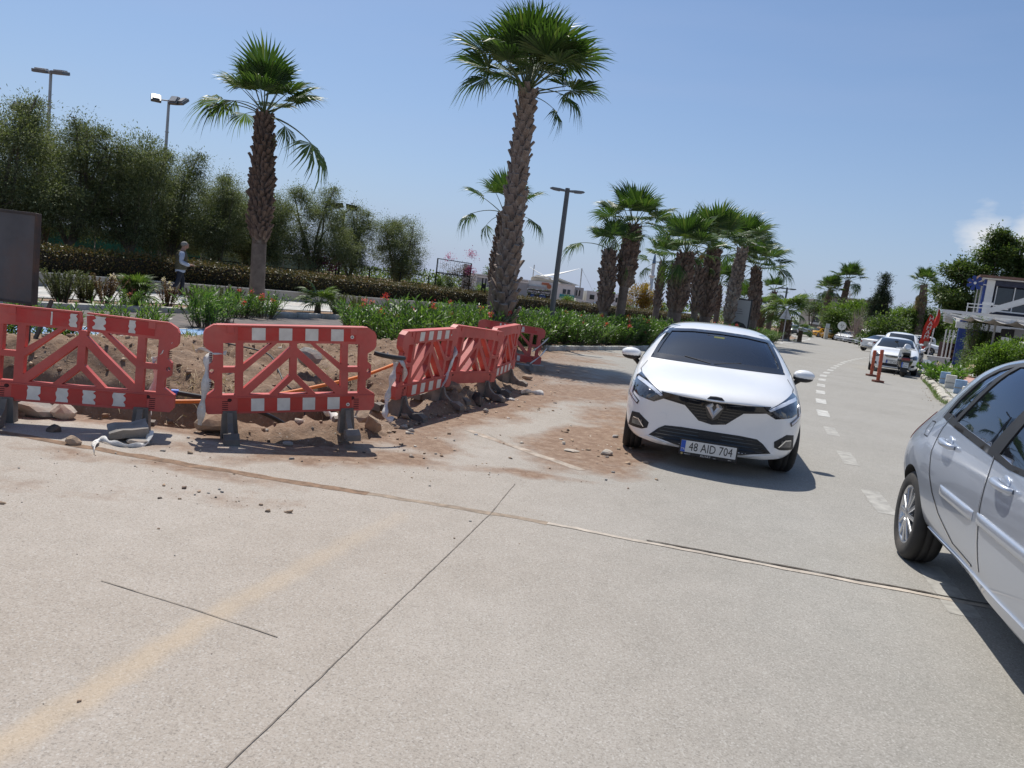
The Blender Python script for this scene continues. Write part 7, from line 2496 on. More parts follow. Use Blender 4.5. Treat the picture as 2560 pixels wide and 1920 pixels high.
def line_patch(bv, path, w, view, off=.002, res=.04):
    L_, R_ = [], []
    P = [Vector(p) for p in path]
    # densify
    D = []
    for a, b in zip(P, P[1:]):
        k = max(1, int((b - a).length / .06))
        D += [a.lerp(b, i / k) for i in range(k)]
    D.append(P[-1])
    for i, p in enumerate(D):
        d = (D[min(i + 1, len(D) - 1)] - D[max(0, i - 1)]).normalized()
        s = Vector((-d.y, d.x)) * w / 2
        L_.append(tuple(p + s))
        R_.append(tuple(p - s))
    org, d = VIEW[view]
    m = M()
    vs_ = []
    for a, b in zip(L_, R_):
        for q in (a, b):
            loc, nrm, _, _ = bv.ray_cast(org(*q), d)
            if loc is None:
                loc, nrm, _, _ = bv.find_nearest(org(*q) + d * 3.2)
            if nrm.dot(d) > 0:
                nrm = -nrm
            vs_.append(loc + nrm * off)
    m.add(vs_, [(2 * i, 2 * i + 1, 2 * i + 3, 2 * i + 2) for i in range(len(L_) - 1)], 0, True)
    return m
def ridge(bv, path, w, h, view):
    """A raised moulding that follows the surface along PATH."""
    P = [Vector(p) for p in path]
    D = []
    for a, b in zip(P, P[1:]):
        k = max(1, int((b - a).length / .05))
        D += [a.lerp(b, i / k) for i in range(k)]
    D.append(P[-1])
    org, d = VIEW[view]
    vs_ = []
    for i, p in enumerate(D):
        t = (D[min(i + 1, len(D) - 1)] - D[max(0, i - 1)]).normalized()
        s = Vector((-t.y, t.x))
        e = min(1.0, .25 + min(i, len(D) - 1 - i) * .5)
        for u, hh in ((-.5, -.008), (-.5, h * .6), (-.3, h), (.3, h), (.5, h * .6), (.5, -.008)):
            q = p + s * w * u
            loc, nrm, _, _ = bv.ray_cast(org(q.x, q.y), d)
            if nrm.dot(d) > 0:
                nrm = -nrm
            vs_.append(loc + nrm * (hh if hh < 0 else hh * e))
    m = M()
    n = len(D)
    m.add(vs_, [(6 * i + k, 6 * i + k + 1, 6 * i + 7 + k, 6 * i + 6 + k) for i in range(n - 1) for k in range(5)], 0, True)
    m.add(vs_[:6], [tuple(range(6))])
    m.add(vs_[-6:], [tuple(range(6))])
    return m
def mirx(poly):
    return [(-u, v) for u, v in reversed(poly)]
def smooth2(poly, k=3):
    """Round a closed outline."""
    n = len(poly)
    out = []
    for i in range(n):
        p0, p1, p2, p3 = (Vector(poly[(i + j) % n]) for j in (-1, 0, 1, 2))
        for j in range(k):
            t = j / k
            out.append(tuple(.5 * ((2 * p1) + (p2 - p0) * t * .8 + (2 * p0 - 5 * p1 + 4 * p2 - p3) * t * t * .8 + (-p0 + 3 * p1 - 3 * p2 + p3) * t ** 3 * .8 + 2 * (p2 - p1) * .2 * (3 * t * t - 2 * t ** 3))))
    return out
def wheel(r, w, spokes=10, rim_r=None, name='wheel', face=-1, steer=0.0, rimmat=None):
    """Wheel about the x axis; FACE is the side its rim shows."""
    rim_r = rim_r or r * .66
    root = bpy.data.objects.new(name, None)
    COL.objects.link(root)
    m = M()
    h = w / 2
    m.lathe([(rim_r * .98, -h * .86), (rim_r * 1.06, -h * .98), (r * .90, -h), (r * .97, -h * .82), (r, -h * .62), (r, -h * .30), (r - .006, -h * .27), (r - .006, -h * .21), (r, -h * .18), (r, h * .18), (r - .006, h * .21), (r - .006, h * .27), (r, h * .3), (r, h * .62), (r * .97, h * .82), (r * .90, h), (rim_r * 1.06, h * .98), (rim_r * .98, h * .86)], 40, axis='X', cap=False)
    m.build('tyre', TYRE, root)
    m = M()
    m.lathe([(rim_r, face * h * .9), (rim_r * .93, face * h * .86), (rim_r * .90, face * h * .5), (rim_r * .90, -face * h * .8), (rim_r, -face * h * .86)], 36, axis='X', cap=False)
    for k in range(spokes):
        a = 2 * math.pi * k / spokes
        for dd in ((-.045, .045) if spokes < 12 else (0,)):
            a0, a1 = a + dd * .4, a + dd
            p0 = Vector((face * h * .80, math.cos(a0) * rim_r * .22, math.sin(a0) * rim_r * .22))
            p1 = Vector((face * h * .74, math.cos(a1) * rim_r * .93, math.sin(a1) * rim_r * .93))
            m.bar(p0, p1, rim_r * .125 if spokes >= 12 else rim_r * .11, .03, up=(1, 0, 0), ch=.006)
    m.lathe([(rim_r * .26, face * h * .62), (rim_r * .25, face * h * .88), (rim_r * .15, face * h * .94), (.001, face * h * .95)], 20, axis='X', cap=False)
    m.build('rim', rimmat or RIMM, root)
    M().lathe([(rim_r * .86, -face * h * .1), (.001, -face * h * .1)], 20, axis='X', cap=False).build('brake', MBLK, root)
    return root
def plate(text, par, loc, rot=(0, 0, 0), w=.52, blue=True, rows=None, dealer=None):
    root = bpy.data.objects.new('number_plate', None)
    COL.objects.link(root)
    root.parent = par
    root.location = loc
    root.rotation_euler = rot
    h = .115 if not rows else .2
    M().box((0, .004, -.008), (w + .03, .012, h + .05), ch=.004).build('plate_frame', MBLK, root)
    M().box((0, -.004, 0), (w, .006, h)).build('plate', PLTW, root)
    if blue:
        M().box((-w / 2 + .022, -.0085, 0), (.042, .003, h - .004)).build('blue_band', PLTB, root)
        lettering('letters', 'TR', .032, PLTW, root, (-w / 2 + .022, -.0102, -.03), (R(90), 0, 0), .0006)
    if rows:
        for i, t in enumerate(rows):
            lettering('letters', t, .085, MBLK, root, (.01, -.0075, .046 - .092 * i), (R(90), 0, 0), .0008)
    else:
        lettering('letters', text, .118, MBLK, root, (.022, -.0075, -.002), (R(90), 0, 0), .0010, sx=.74)
    if dealer:
        lettering('dealer_name', dealer[0], .030, PLTW, root, (-.02, -.003, -h / 2 - .020), (R(90), 0, 0), .0006, .25)
        lettering('dealer_name', dealer[1], .014, PLTW, root, (.07, -.003, -h / 2 - .023), (R(90), 0, 0), .0006)
        lettering('dealer_name', dealer[2], .014, PLTW, root, (-.19, -.003, -h / 2 - .020), (R(90), 0, 0), .0006)
        lettering('dealer_name', dealer[3], .014, PLTW, root, (.21, -.003, -h / 2 - .020), (R(90), 0, 0), .0006)
        M().lathe([(.011, -.0045), (.011, -.002)], 10, (-.243, 0, -h / 2 - .018), 'Y').build('dealer_mark', simple('plate_gold', (.5, .4, .15), .5), root)
    return root
def setpos(root, x, y, heading, dz=0.0):
    """Front centre at x, y; HEADING is the angle of the car's tail direction from +Y, clockwise."""
    root.location = (x, y, dz)
    root.rotation_euler = (0, 0, -R(heading))

CLIO = [
    (0.00, [(0, .25), (.38, .25), (.52, .27), (.58, .36), (.60, .50), (.59, .60), (.54, .66), (.44, .69), (.3, .70), (.15, .705), (0, .71)]),
    (0.05, [(0, .20), (.5, .20), (.67, .21), (.73, .33), (.74, .48), (.73, .60), (.68, .69), (.57, .735), (.38, .752), (.2, .757), (0, .76)]),
    (0.16, [(0, .185), (.56, .185), (.76, .20), (.83, .33), (.84, .5), (.83, .62), (.79, .73), (.68, .785), (.46, .812), (.24, .82), (0, .824)]),
    (0.45, [(0, .185), (.6, .185), (.82, .2), (.885, .34), (.895, .52), (.885, .66), (.845, .77), (.75, .835), (.52, .872), (.27, .887), (0, .892)]),
    (0.83, [(0, .185), (.62, .185), (.83, .2), (.89, .35), (.90, .55), (.895, .70), (.86, .82), (.765, .895), (.55, .928), (.28, .942), (0, .947)]),
    (1.05, [(0, .185), (.62, .185), (.83, .2), (.89, .35), (.90, .56), (.893, .72), (.862, .87), (.775, .955), (.56, .99), (.28, 1.005), (0, 1.01)]),
    (1.35, [(0, .185), (.62, .185), (.83, .2), (.885, .35), (.90, .57), (.892, .74), (.867, .91), (.755, 1.07), (.625, 1.16), (.33, 1.195), (0, 1.205)]),
    (1.75, [(0, .185), (.62, .185), (.83, .2), (.885, .35), (.90, .57), (.892, .75), (.867, .93), (.735, 1.15), (.62, 1.318), (.34, 1.365), (0, 1.378)]),
    (2.2, [(0, .185), (.62, .185), (.83, .2), (.885, .35), (.90, .57), (.892, .76), (.867, .945), (.73, 1.19), (.605, 1.378), (.34, 1.43), (0, 1.443)]),
    (2.9, [(0, .185), (.62, .185), (.83, .2), (.885, .35), (.90, .57), (.892, .77), (.867, .96), (.725, 1.19), (.59, 1.367), (.33, 1.418), (0, 1.432)]),
    (3.4, [(0, .22), (.62, .22), (.82, .24), (.885, .38), (.90, .6), (.892, .79), (.86, .98), (.70, 1.17), (.56, 1.32), (.32, 1.367), (0, 1.38)]),
    (3.75, [(0, .3), (.6, .3), (.78, .3), (.85, .42), (.88, .6), (.865, .78), (.82, .95), (.66, 1.08), (.5, 1.15), (.3, 1.18), (0, 1.19)]),
    (3.95, [(0, .35), (.55, .35), (.73, .36), (.80, .46), (.83, .6), (.81, .78), (.74, .91), (.58, .97), (.42, .99), (.25, 1.0), (0, 1.005)]),
    (4.03, [(0, .42), (.42, .42), (.58, .43), (.65, .5), (.67, .6), (.65, .72), (.58, .82), (.46, .86), (.34, .87), (.2, .875), (0, .88)])]

def cabin_cut(secs, y0, y1, ins=.055, zf=.70):
    """A hollow for the cabin, following the inside of the shell."""
    V, F, n = [], [], 0
    rings = []
    for y, p in secs:
        if y0 <= y <= y1:
            hw = min(q[0] for q in p[4:7]) - ins
            rg = [(hw, zf), (hw, p[6][1]), (p[7][0] - ins, p[7][1]), (p[8][0] - ins, p[8][1] - ins * .7), (p[9][0], p[9][1] - ins), (-p[9][0], p[9][1] - ins), (-p[8][0] + ins, p[8][1] - ins * .7), (-p[7][0] + ins, p[7][1]), (-hw, p[6][1]), (-hw, zf)]
            rings.append((y, rg))
    k = len(rings[0][1])
    for y, rg in rings:
        V += [(x, y, z) for x, z in rg]
    for i in range(len(rings) - 1):
        for j in range(k):
            F.append((i * k + j, i * k + (j + 1) % k, (i + 1) * k + (j + 1) % k, (i + 1) * k + j))
    F += [tuple(range(k)), tuple(range((len(rings) - 1) * k, len(rings) * k))]
    m = M()
    m.add(V, F)
    return m.build('cutter', INTR, fix=True)
def assign_inside(o, bv, paint_, inner, tol=.012):
    """Faces away from the outer skin (cavity, wheel wells) take the dark lining."""
    me = o.data
    me.materials.clear()
    me.materials.append(paint_)
    me.materials.append(inner)
    for p in me.polygons:
        loc, nrm, _, d = bv.find_nearest(p.center)
        p.material_index = 1 if d > tol else 0
        p.use_smooth = True
    return o
def sharp(o, ang=40):
    try:
        o.data.set_sharp_from_angle(angle=R(ang))
    except Exception:
        pass

# ---- the white hatchback driving towards the viewer
car = thing('hatchback_car', 'white hatchback driving toward the viewer, number plate 48 AID 704', 'car')
body = bake(shell(CLIO, .24, .14, 4.05, .9, 3))
bv = bvh_of(body)
WSO = [(-.715, .985), (.715, .985), (.665, 1.12), (.575, 1.312), (.3, 1.340), (0, 1.347), (-.3, 1.340), (-.575, 1.312), (-.665, 1.12)]
WSI = [(-.655, 1.035), (.655, 1.035), (.61, 1.15), (.54, 1.286), (.3, 1.312), (0, 1.319), (-.3, 1.312), (-.54, 1.286), (-.61, 1.15)]
SW1 = [(1.42, .955), (2.18, .965), (2.12, 1.32), (1.95, 1.325), (1.74, 1.24)]
SW2 = [(2.28, .965), (3.15, 1.01), (3.05, 1.17), (2.85, 1.285), (2.22, 1.325)]
cuts = [cabin_cut(CLIO, 1.3, 3.45), prism_cut(WSI, lambda u, v, w: Vector((u, w, v)), 1.02, 1.95),
        prism_cut(SW1, lambda u, v, w: Vector((w, u, v)), -1.2, 1.2), prism_cut(SW2, lambda u, v, w: Vector((w, u, v)), -1.2, 1.2)]
for yw in (.83, 3.41):
    for sg in (-1, 1):
        cuts.append(cyl_cut(yw, .325, .355, sg * .60, sg * 1.2))
cut(body, cuts)
assign_inside(body, bv, WCAR, INTR)
sharp(body)
body.parent = car
def add(name, m, mat, par=car):
    return m.build(name, mat, par)
ws = add('windscreen', patch(bv, WSI, 'F', -.004, .06), WGLS)
add('windscreen_border', patch(bv, WSO, 'F', .005, .025, [WSI]), GBLK, ws)
for sd in ('L', 'R'):
    for w_, nm in ((SW1, 'side_window'), (SW2, 'side_window')):
        o = add(nm, patch(bv, w_, sd, -.004, .06), SGLS)
    add('window_trim', patch(bv, [(1.33, .93), (3.22, .985), (3.1, 1.2), (2.88, 1.32), (2.2, 1.36), (1.92, 1.36), (1.70, 1.265)], sd, .002, .05, [SW1, SW2]), GBLK)
    for pth in ([(1.28, .90), (1.30, .55), (1.36, .30), (1.5, .24)], [(2.23, .95), (2.27, .6), (2.24, .26)]):
        add('door_seam', line_patch(bv, pth, .007, sd), MBLK)
    add('sill_trim', patch(bv, [(1.2, .20), (3.0, .20), (3.0, .27), (1.2, .27)], sd, .003, .08), MBLK)
add('bonnet_seam', line_patch(bv, [(-.72, .42), (-.755, .62), (-.79, .86), (-.74, 1.04)], .008, 'T'), MBLK)
add('bonnet_seam', line_patch(bv, [(.72, .42), (.755, .62), (.79, .86), (.74, 1.04)], .008, 'T'), MBLK)
HL = [(.46, .668), (.555, .728), (.66, .785), (.77, .84), (.815, .80), (.818, .74), (.80, .665), (.735, .632), (.58, .608)]
HLI = [(.53, .668), (.66, .735), (.785, .765), (.795, .73), (.785, .668), (.72, .640), (.58, .622)]
BROW = [(.50, .690), (.60, .742), (.70, .782), (.785, .80), (.79, .775), (.70, .752), (.60, .712), (.52, .675)]
DR = [(.83, .755), (.852, .63), (.742, .548), (.725, .585), (.805, .642), (.80, .74)]
FOG = [(.60, .39), (.71, .468), (.785, .462), (.81, .31), (.66, .315), (.61, .335)]
for mr in (lambda p: p, mirx):
    h = add('headlight', patch(bv, mr(HL), 'F', .003, .03), LAMPD)
    add('reflector', patch(bv, mr(HLI), 'F', .006, .03), LAMPG, h)
    add('light_brow', patch(bv, mr(BROW), 'F', .009, .03), DRL, h)
    add('running_light', patch(bv, mr(DR), 'F', .008, .03), LAMPD, h)
    add('running_light', patch(bv, mr([(.822, .75), (.843, .635), (.745, .562), (.737, .580), (.815, .640), (.812, .742)]), 'F', .011, .03), DRL, h)
    f = add('fog_pocket', patch(bv, mr(FOG), 'F', .004, .03), MBLK)
    add('fog_lamp', patch(bv, mr([(.665, .345), (.765, .345), (.765, .405), (.665, .405)]), 'F', .011, .03), LAMPG, f)
    add('fog_surround', patch(bv, mr([(.64, .34), (.70, .415), (.755, .418), (.758, .408), (.705, .405), (.652, .34)]), 'F', .014, .02), CHRM, f)
GR = [(0, .752), (.055, .748), (.105, .702), (.30, .706), (.52, .722), (.50, .655), (.28, .622), (.205, .556), (.13, .490), (0, .468)]
GRF = GR + [(-u, v) for u, v in GR[-2:0:-1]]
g = add('grille', patch(bv, GRF, 'F', .003, .03), MBLK)
for sg in (lambda p: p, mirx):
    add('grille_bar', patch(bv, sg([(.10, .700), (.30, .704), (.515, .720), (.50, .668), (.30, .654), (.115, .640)]), 'F', .010, .03), GBLK, g)
for i in range(5):
    z = .615 - .030 * i
    hw = interp([(.47, .12), (.55, .19), (.62, .27)], z) - .012
    for sg in (-1, 1):
        add('grille_slat', patch(bv, [(sg * .05, z), (sg * hw, z), (sg * hw, z + .010), (sg * .05, z + .010)][::sg], 'F', .009, .04), GBLK, g)
# diamond badge
bl = bv.ray_cast(Vector((0, -3, .645)), Vector((0, 1, 0)))[0]
bs = M()
bs.prism([(-.092, .645), (-.055, .742), (0, .755), (.055, .742), (.092, .645), (.05, .54), (0, .515), (-.05, .54)], lambda u, v, w: Vector((u, bl.y + w, v)), -.012, .03)
add('badge_base', bs, GBLK, g)
em = M()
oo, ii = [(0, .752), (.078, .643), (0, .530), (-.078, .643)], [(0, .682), (.022, .643), (0, .600), (-.022, .643)]
for k in range(4):
    a, b, c, d = oo[k], oo[(k + 1) % 4], ii[(k + 1) % 4], ii[k]
    mid = lambda p, q: ((p[0] + q[0]) / 2, (p[1] + q[1]) / 2)
    e, f_ = mid(a, d), mid(b, c)
    y0, y1 = bl.y - .015, bl.y - .034
    P3 = lambda p, y: (p[0], y, p[1])
    em.add([P3(a, y0), P3(b, y0), P3(f_, y1), P3(e, y1), P3(c, y0), P3(d, y0)], [(0, 1, 2, 3), (3, 2, 4, 5)])
add('emblem', em, simple('badge_silver', (.62, .63, .65), .3, metal=.55, var=.04), g)
LI = [(0, .402), (.28, .402), (.44, .392), (.50, .355), (.585, .272), (.30, .226), (0, .222)]
LIF = LI + [(-u, v) for u, v in LI[-2:0:-1]]
lo = add('lower_intake', patch(bv, LIF, 'F', .003, .03), MBLK)
for i in range(4):
    z = .265 + .034 * i
    hw = interp([(.26, .54), (.3, .52), (.36, .46), (.40, .40)], z)
    add('intake_slat', patch(bv, [(-hw, z), (hw, z), (hw, z + .009), (-hw, z + .009)], 'F', .010, .05), GBLK, lo)
add('radar_cover', patch(bv, [(-.11, .325), (.11, .325), (.11, .392), (-.11, .392)], 'F', .013, .04), MBLK, lo)
add('bumper_lip', patch(bv, [(-.68, .235), (-.60, .262), (-.30, .214), (.30, .214), (.60, .262), (.68, .235), (.5, .205), (-.5, .205)], 'F', .010, .05), WCAR)
add('tow_cover', patch(bv, [(-.50, .46), (-.44, .46), (-.44, .51), (-.50, .51)], 'F', .0025, .04), WCAR)
pp2 = bv.ray_cast(Vector((0, -3, .24)), Vector((0, 1, 0)))[0]
plate('48 AID 704', car, (.0, pp2.y - .028, .240), (R(4), 0, 0), .52, True, None, ('KUTAY', 'auto', 'RENAULT', '444 0 ###'.replace(' ###', '')))
for sg in (-1, 1):
    mm = M()
    mm.ball((sg * .955, 1.43, .985), .115, 16, 10, sx=1.0, sy=.72, sz=.55)
    mo = add('wing_mirror', mm, WCAR)
    mm = M()
    mm.ball((sg * .95, 1.432, .955), .108, 14, 8, sx=1.0, sy=.72, sz=.42)
    mm.tube([(sg * .84, 1.46, .86), (sg * .88, 1.45, .90), (sg * .93, 1.44, .945)], [.03, .026, .03], 8)
    add('mirror_base', mm, MBLK, mo)
    M().lathe([(.085, 0), (.001, .0)], 14, (0, 0, 0), 'Y', cap=False).xf(Matrix.Translation((sg * .955, 1.515, .985)) @ Matrix.Scale(.6, 4, Vector((0, 0, 1)))).build('mirror_glass', CHRM, mo)
    add('wiper', M().tube([(sg * .02 - .05, .995, 1.005), (sg * .30 - .05, 1.10, 1.045)], .006, 5), MBLK)
for yw in (.83, 3.41):
    for sg in (-1, 1):
        w_ = wheel(.318, .20, 8, .21, face=sg)
        w_.parent = car
        w_.location = (sg * .775, yw, .318)
        w_.rotation_euler = (0, 0, R(3) if yw < 1 else 0)
# cabin
ds = M()
ds.box((0, 1.42, .84), (1.5, .42, .26), ch=.06)
add('dashboard', ds, INTR)
M().box((-.02, 1.60, 1.262), (.24, .03, .07), ch=.012).build('rear_view_mirror', MBLK, car)
sk_ = M().box((.0, 1.545, 1.275), (.115, .006, .03), Matrix.Rotation(R(-28), 3, 'X')).build('toll_sticker', simple('sticker_yellow', (.62, .58, .18), .5), car)
for sx in (-.37, .37):
    st = M()
    st.box((sx, 2.32, .62), (.50, .5, .16), ch=.05)
    st.box((sx, 2.58, .92), (.48, .14, .58), Matrix.Rotation(R(-12), 3, 'X'), ch=.05)
    st.box((sx, 2.66, 1.26), (.26, .10, .17), ch=.04)
    add('seat', st, INTR)
st = M()
st.box((0, 3.25, .92), (1.2, .15, .5), ch=.05)
add('rear_seat', st, INTR)
sw = M()
tor = [(.37 + .175 * math.cos(a), 1.78 + .07 * math.sin(a), .94 + .16 * math.sin(a)) for a in [2 * math.pi * i / 24 for i in range(25)]]
sw.tube(tor, .015, 6, cap=False)
sw.tube([(.37, 1.78, .94), (.37, 1.55, .86)], .03, 6)
sw.bar((.21, 1.78, .93), (.53, 1.78, .93), .02, .05)
add('steering_wheel', sw, MBLK)
PX, PY, PH = 1.955, 7.22, 12.6
setpos(car, PX, PY, PH)
# driver behind the wheel (sits in the car: a thing of its own)
dr = thing('person', 'driver in dark clothes behind the wheel of the white hatchback, hand on the steering wheel', 'person')
DV = [(.37, 2.36, .66), (.37, 2.43, .85), (.37, 2.45, 1.03), (.37, 2.43, 1.12), (.37, 2.40, 1.20), (.37, 2.38, 1.26), (.19, 2.43, 1.03), (.17, 2.22, .85), (.25, 1.92, .96), (.26, 1.84, 1.03), (.55, 2.43, 1.03), (.58, 2.22, .85), (.50, 1.92, .92), (.48, 1.84, .97)]
DE = [(0, 1), (1, 2), (2, 3), (3, 4), (4, 5), (2, 6), (6, 7), (7, 8), (8, 9), (2, 10), (10, 11), (11, 12), (12, 13)]
db = skin_chain('body', DV, DE, [(.16, .12), (.17, .12), (.16, .11), (.06, .06), (.075, .085), (.07, .08), .065, .05, .038, .03, .065, .05, .038, .03], SKINM)
db.data.materials.append(TROU)
for p in db.data.polygons:
    p.material_index = 1 if p.center.z < 1.075 and p.center.y > 1.99 else 0
db.parent = dr
M().ball((.37, 2.43, 1.27), .095, 12, 8, sx=.95, sy=1.0, sz=1.0).build('hair', MBLK, dr)
hm = M()
for k in range(4):
    a = Vector((.235 + .02 * k, 1.80, 1.075 - .006 * k))
    hm.tube([Vector((.24 + .016 * k, 1.835, 1.045)), a, a + Vector((.004, -.03, -.018)), a + Vector((.004, -.022, -.05))], [.011, .0105, .0095, .008], 6)
hm.tube([(.25, 1.84, 1.03), (.225, 1.815, 1.02), (.23, 1.785, 1.005)], [.012, .011, .009], 6)
hm.ball((.262, 1.84, 1.04), .038, 8, 6, sz=.7)
hm.build('hand', SKINM, dr)
setpos(dr, PX, PY, PH)

# ---- the silver hatchback at the right edge
CL3 = [(y * .985, [(x * .955, z * 1.015) for x, z in p]) for y, p in CLIO[:8]] + [
    (2.2, [(0, .26), (.60, .26), (.785, .285), (.838, .40), (.856, .60), (.852, .78), (.818, .97), (.715, 1.21), (.60, 1.395), (.36, 1.472), (0, 1.488)]),
    (2.75, [(0, .26), (.60, .26), (.785, .285), (.838, .40), (.858, .60), (.853, .79), (.818, .99), (.712, 1.21), (.598, 1.385), (.36, 1.462), (0, 1.478)]),
    (3.15, [(0, .26), (.60, .26), (.78, .29), (.838, .41), (.864, .60), (.862, .80), (.812, 1.01), (.695, 1.19), (.58, 1.35), (.35, 1.428), (0, 1.445)]),
    (3.5, [(0, .28), (.6, .28), (.765, .31), (.828, .43), (.858, .62), (.855, .80), (.792, 1.0), (.665, 1.15), (.54, 1.285), (.33, 1.355), (0, 1.372)]),
    (3.75, [(0, .30), (.56, .30), (.73, .33), (.815, .44), (.855, .62), (.852, .79), (.77, .965), (.60, 1.08), (.47, 1.18), (.28, 1.235), (0, 1.25)]),
    (3.92, [(0, .34), (.5, .34), (.69, .37), (.78, .47), (.835, .62), (.828, .78), (.74, .91), (.53, .98), (.40, 1.02), (.24, 1.04), (0, 1.05)]),
    (4.02, [(0, .42), (.4, .42), (.58, .44), (.66, .51), (.70, .62), (.68, .74), (.60, .82), (.44, .86), (.32, .88), (.2, .89), (0, .895)])]
LIFT = lambda z: z + .075 * sstep(1.0, 1.3, z)
CL3 = [(y, [(x * (1 + .02 * sstep(1.05, 1.4, z)), LIFT(z)) for x, z in p]) for y, p in CL3]
car2 = thing('hatchback_car', 'silver hatchback cut off by the right picture edge, dark tinted windows and alloy wheel', 'car')
b2_ = bake(shell(CL3, .22, .08, 3.99, .86, 3))
bv2 = bvh_of(b2_)
S1 = [(1.30, .975), (1.86, .965), (2.05, .985), (1.93, 1.33), (1.80, 1.335), (1.58, 1.22)]
S2 = [(2.20, 1.0), (2.87, 1.045), (2.62, 1.355), (2.40, 1.375), (2.06, 1.365), (2.0, 1.34)]
S3 = [(2.93, 1.05), (3.13, 1.065), (3.10, 1.14), (3.0, 1.235), (2.85, 1.315), (2.70, 1.352)]
S1, S2, S3 = ([(u, LIFT(v)) for u, v in q] for q in (S1, S2, S3))
cuts = [cyl_cut(yw, .315, .345, sg * .58, sg * 1.2, 36) for yw in (.81, 3.43) for sg in (-1, 1)]
cuts += [cabin_cut(CL3, 1.3, 3.2, .055, .72)] + [prism_cut(q, lambda u, v, w: Vector((w, u, v)), -1.2, 1.2) for q in (S1, S2, S3)]
cut(b2_, cuts)
assign_inside(b2_, bv2, SILV, INTR)
sharp(b2_)
b2_.parent = car2
def add2(name, m, mat, par=car2):
    return m.build(name, mat, par)
for sd in ('L', 'R'):
    for q, nm in ((S1, 'front_side_window'), (S2, 'rear_side_window'), (S3, 'quarter_window')):
        add2(nm, patch(bv2, q, sd, -.003, .05), SGLS)
    add2('window_trim', patch(bv2, [(u, LIFT(v)) for u, v in ((1.20, .945), (1.86, .937), (2.9, 1.012), (3.19, 1.035), (3.17, 1.14), (3.05, 1.26), (2.88, 1.35), (2.6, 1.398), (2.3, 1.41), (1.95, 1.40), (1.78, 1.37), (1.52, 1.24))], sd, .003, .04, [S1, S2, S3]), MBLK)
    add2('window_chrome', line_patch(bv2, [(u, LIFT(v)) for u, v in ((1.9, 1.408), (2.3, 1.418), (2.62, 1.405), (2.9, 1.355), (3.07, 1.265), (3.185, 1.14), (3.205, 1.035))], .012, sd, .006), CHRM)
    for pth in ([(2.70, 1.40), (2.93, 1.2), (3.06, .98), (3.07, .82), (2.98, .68), (2.86, .585), (2.70, .49), (2.40, .39), (2.06, .375)], [(2.09, .965), (2.06, .86), (2.035, .70), (1.98, .52), (1.93, .385)], [(1.28, .94), (1.22, .7), (1.25, .4)]):
        add2('door_seam', line_patch(bv2, pth, .010, sd, .0018), MBLK)
        add2('door_edge_glint', line_patch(bv2, [(u + .010, v + .003) for u, v in pth], .006, sd, .004), CHRM)  # bright strip stands in for the highlight along the seam
    for a, b in ((2.73, 2.11), (2.05, 1.20)):
        add2('side_moulding', ridge(bv2, [(a, .640), (b, .630)], .055, .016, sd), SILV)
    add2('sill', patch(bv2, [(1.25, .285), (3.0, .285), (3.0, .345), (1.25, .345)], sd, .010, .06, skirt=.012), SILV)
    for (h0, z0) in ((2.81, .915), (1.83, .865)):
        s_ = -1 if sd == 'L' else 1
        org, dd_ = VIEW[sd]
        lc, nm_, _, _ = bv2.ray_cast(org(h0, z0), dd_)
        cup = M()
        cup.ball(lc - Vector((s_ * .004, 0, 0)), .058, 12, 8, sx=.25, sy=1.2, sz=.85)
        hd_ = add2('door_handle', cup, SILV)
        gp_ = M()
        gp_.tube(smooth_path([lc + Vector((s_ * .004, .10, .004)), lc + Vector((s_ * .034, .06, .003)), lc + Vector((s_ * .04, -.03, -.002)), lc + Vector((s_ * .030, -.10, -.006)), lc + Vector((s_ * .004, -.125, -.007))], 3), [.014, .017, .019, .020, .021, .021, .021, .021, .020, .019, .017, .015, .012], 8)
        gp_.build('grip', SILV, hd_)
    TLP = [(3.60, 1.035), (3.74, .985), (3.86, .90), (3.875, .80), (3.80, .80), (3.72, .875), (3.62, .975)]
    add2('tail_light', patch(bv2, TLP, sd, .006, .03, skirt=.01), REDL_)
    add2('bumper_seam', line_patch(bv2, [(3.80, .66), (3.70, .62), (3.66, .56)], .007, sd), MBLK)
    if sd == 'L':
        add2('fuel_flap_gap', line_patch(bv2, [(3.29, .99), (3.40, .985), (3.415, .93), (3.39, .885), (3.29, .885), (3.275, .94), (3.29, .99)], .008, sd), MBLK)
add2('rear_window', patch(bv2, [(-.50, 1.02), (.50, 1.02), (.46, 1.2), (.38, 1.32), (-.38, 1.32), (-.46, 1.2)], 'B', .004, .06), DGLS)
add2('windscreen', patch(bv2, [(-.68, 1.02), (.68, 1.02), (.56, 1.36), (0, 1.41), (-.56, 1.36)], 'F', .004, .06), DGLS)
for sg in (-1, 1):
    add2('headlight', patch(bv2, [(sg * .45, .68), (sg * .75, .80), (sg * .77, .68), (sg * .6, .62)], 'F', .004, .05), LAMPG)
    add2('wing_mirror', M().ball((sg * .93, 1.10, 1.0), .085, 14, 9, sx=1, sy=.7, sz=.6), SILV)
for yw in (.81, 3.43):
    for sg in (-1, 1):
        w_ = wheel(.31, .195, 12, .205, face=sg)
        w_.parent = car2
        w_.location = (sg * .745, yw, .31)
bx = M()
bx.box((0, 2.5, 1.0), (1.1, .14, .6), ch=.05)
bx.box((.37, 2.55, 1.3), (.25, .1, .16), ch=.04)
bx.box((-.37, 2.55, 1.3), (.25, .1, .16), ch=.04)
add2('seat', bx, INTR)
add2('dashboard', M().box((0, 1.5, .86), (1.3, .3, .2), ch=.05), INTR)
setpos(car2, 2.80, 1.68, 14.5)

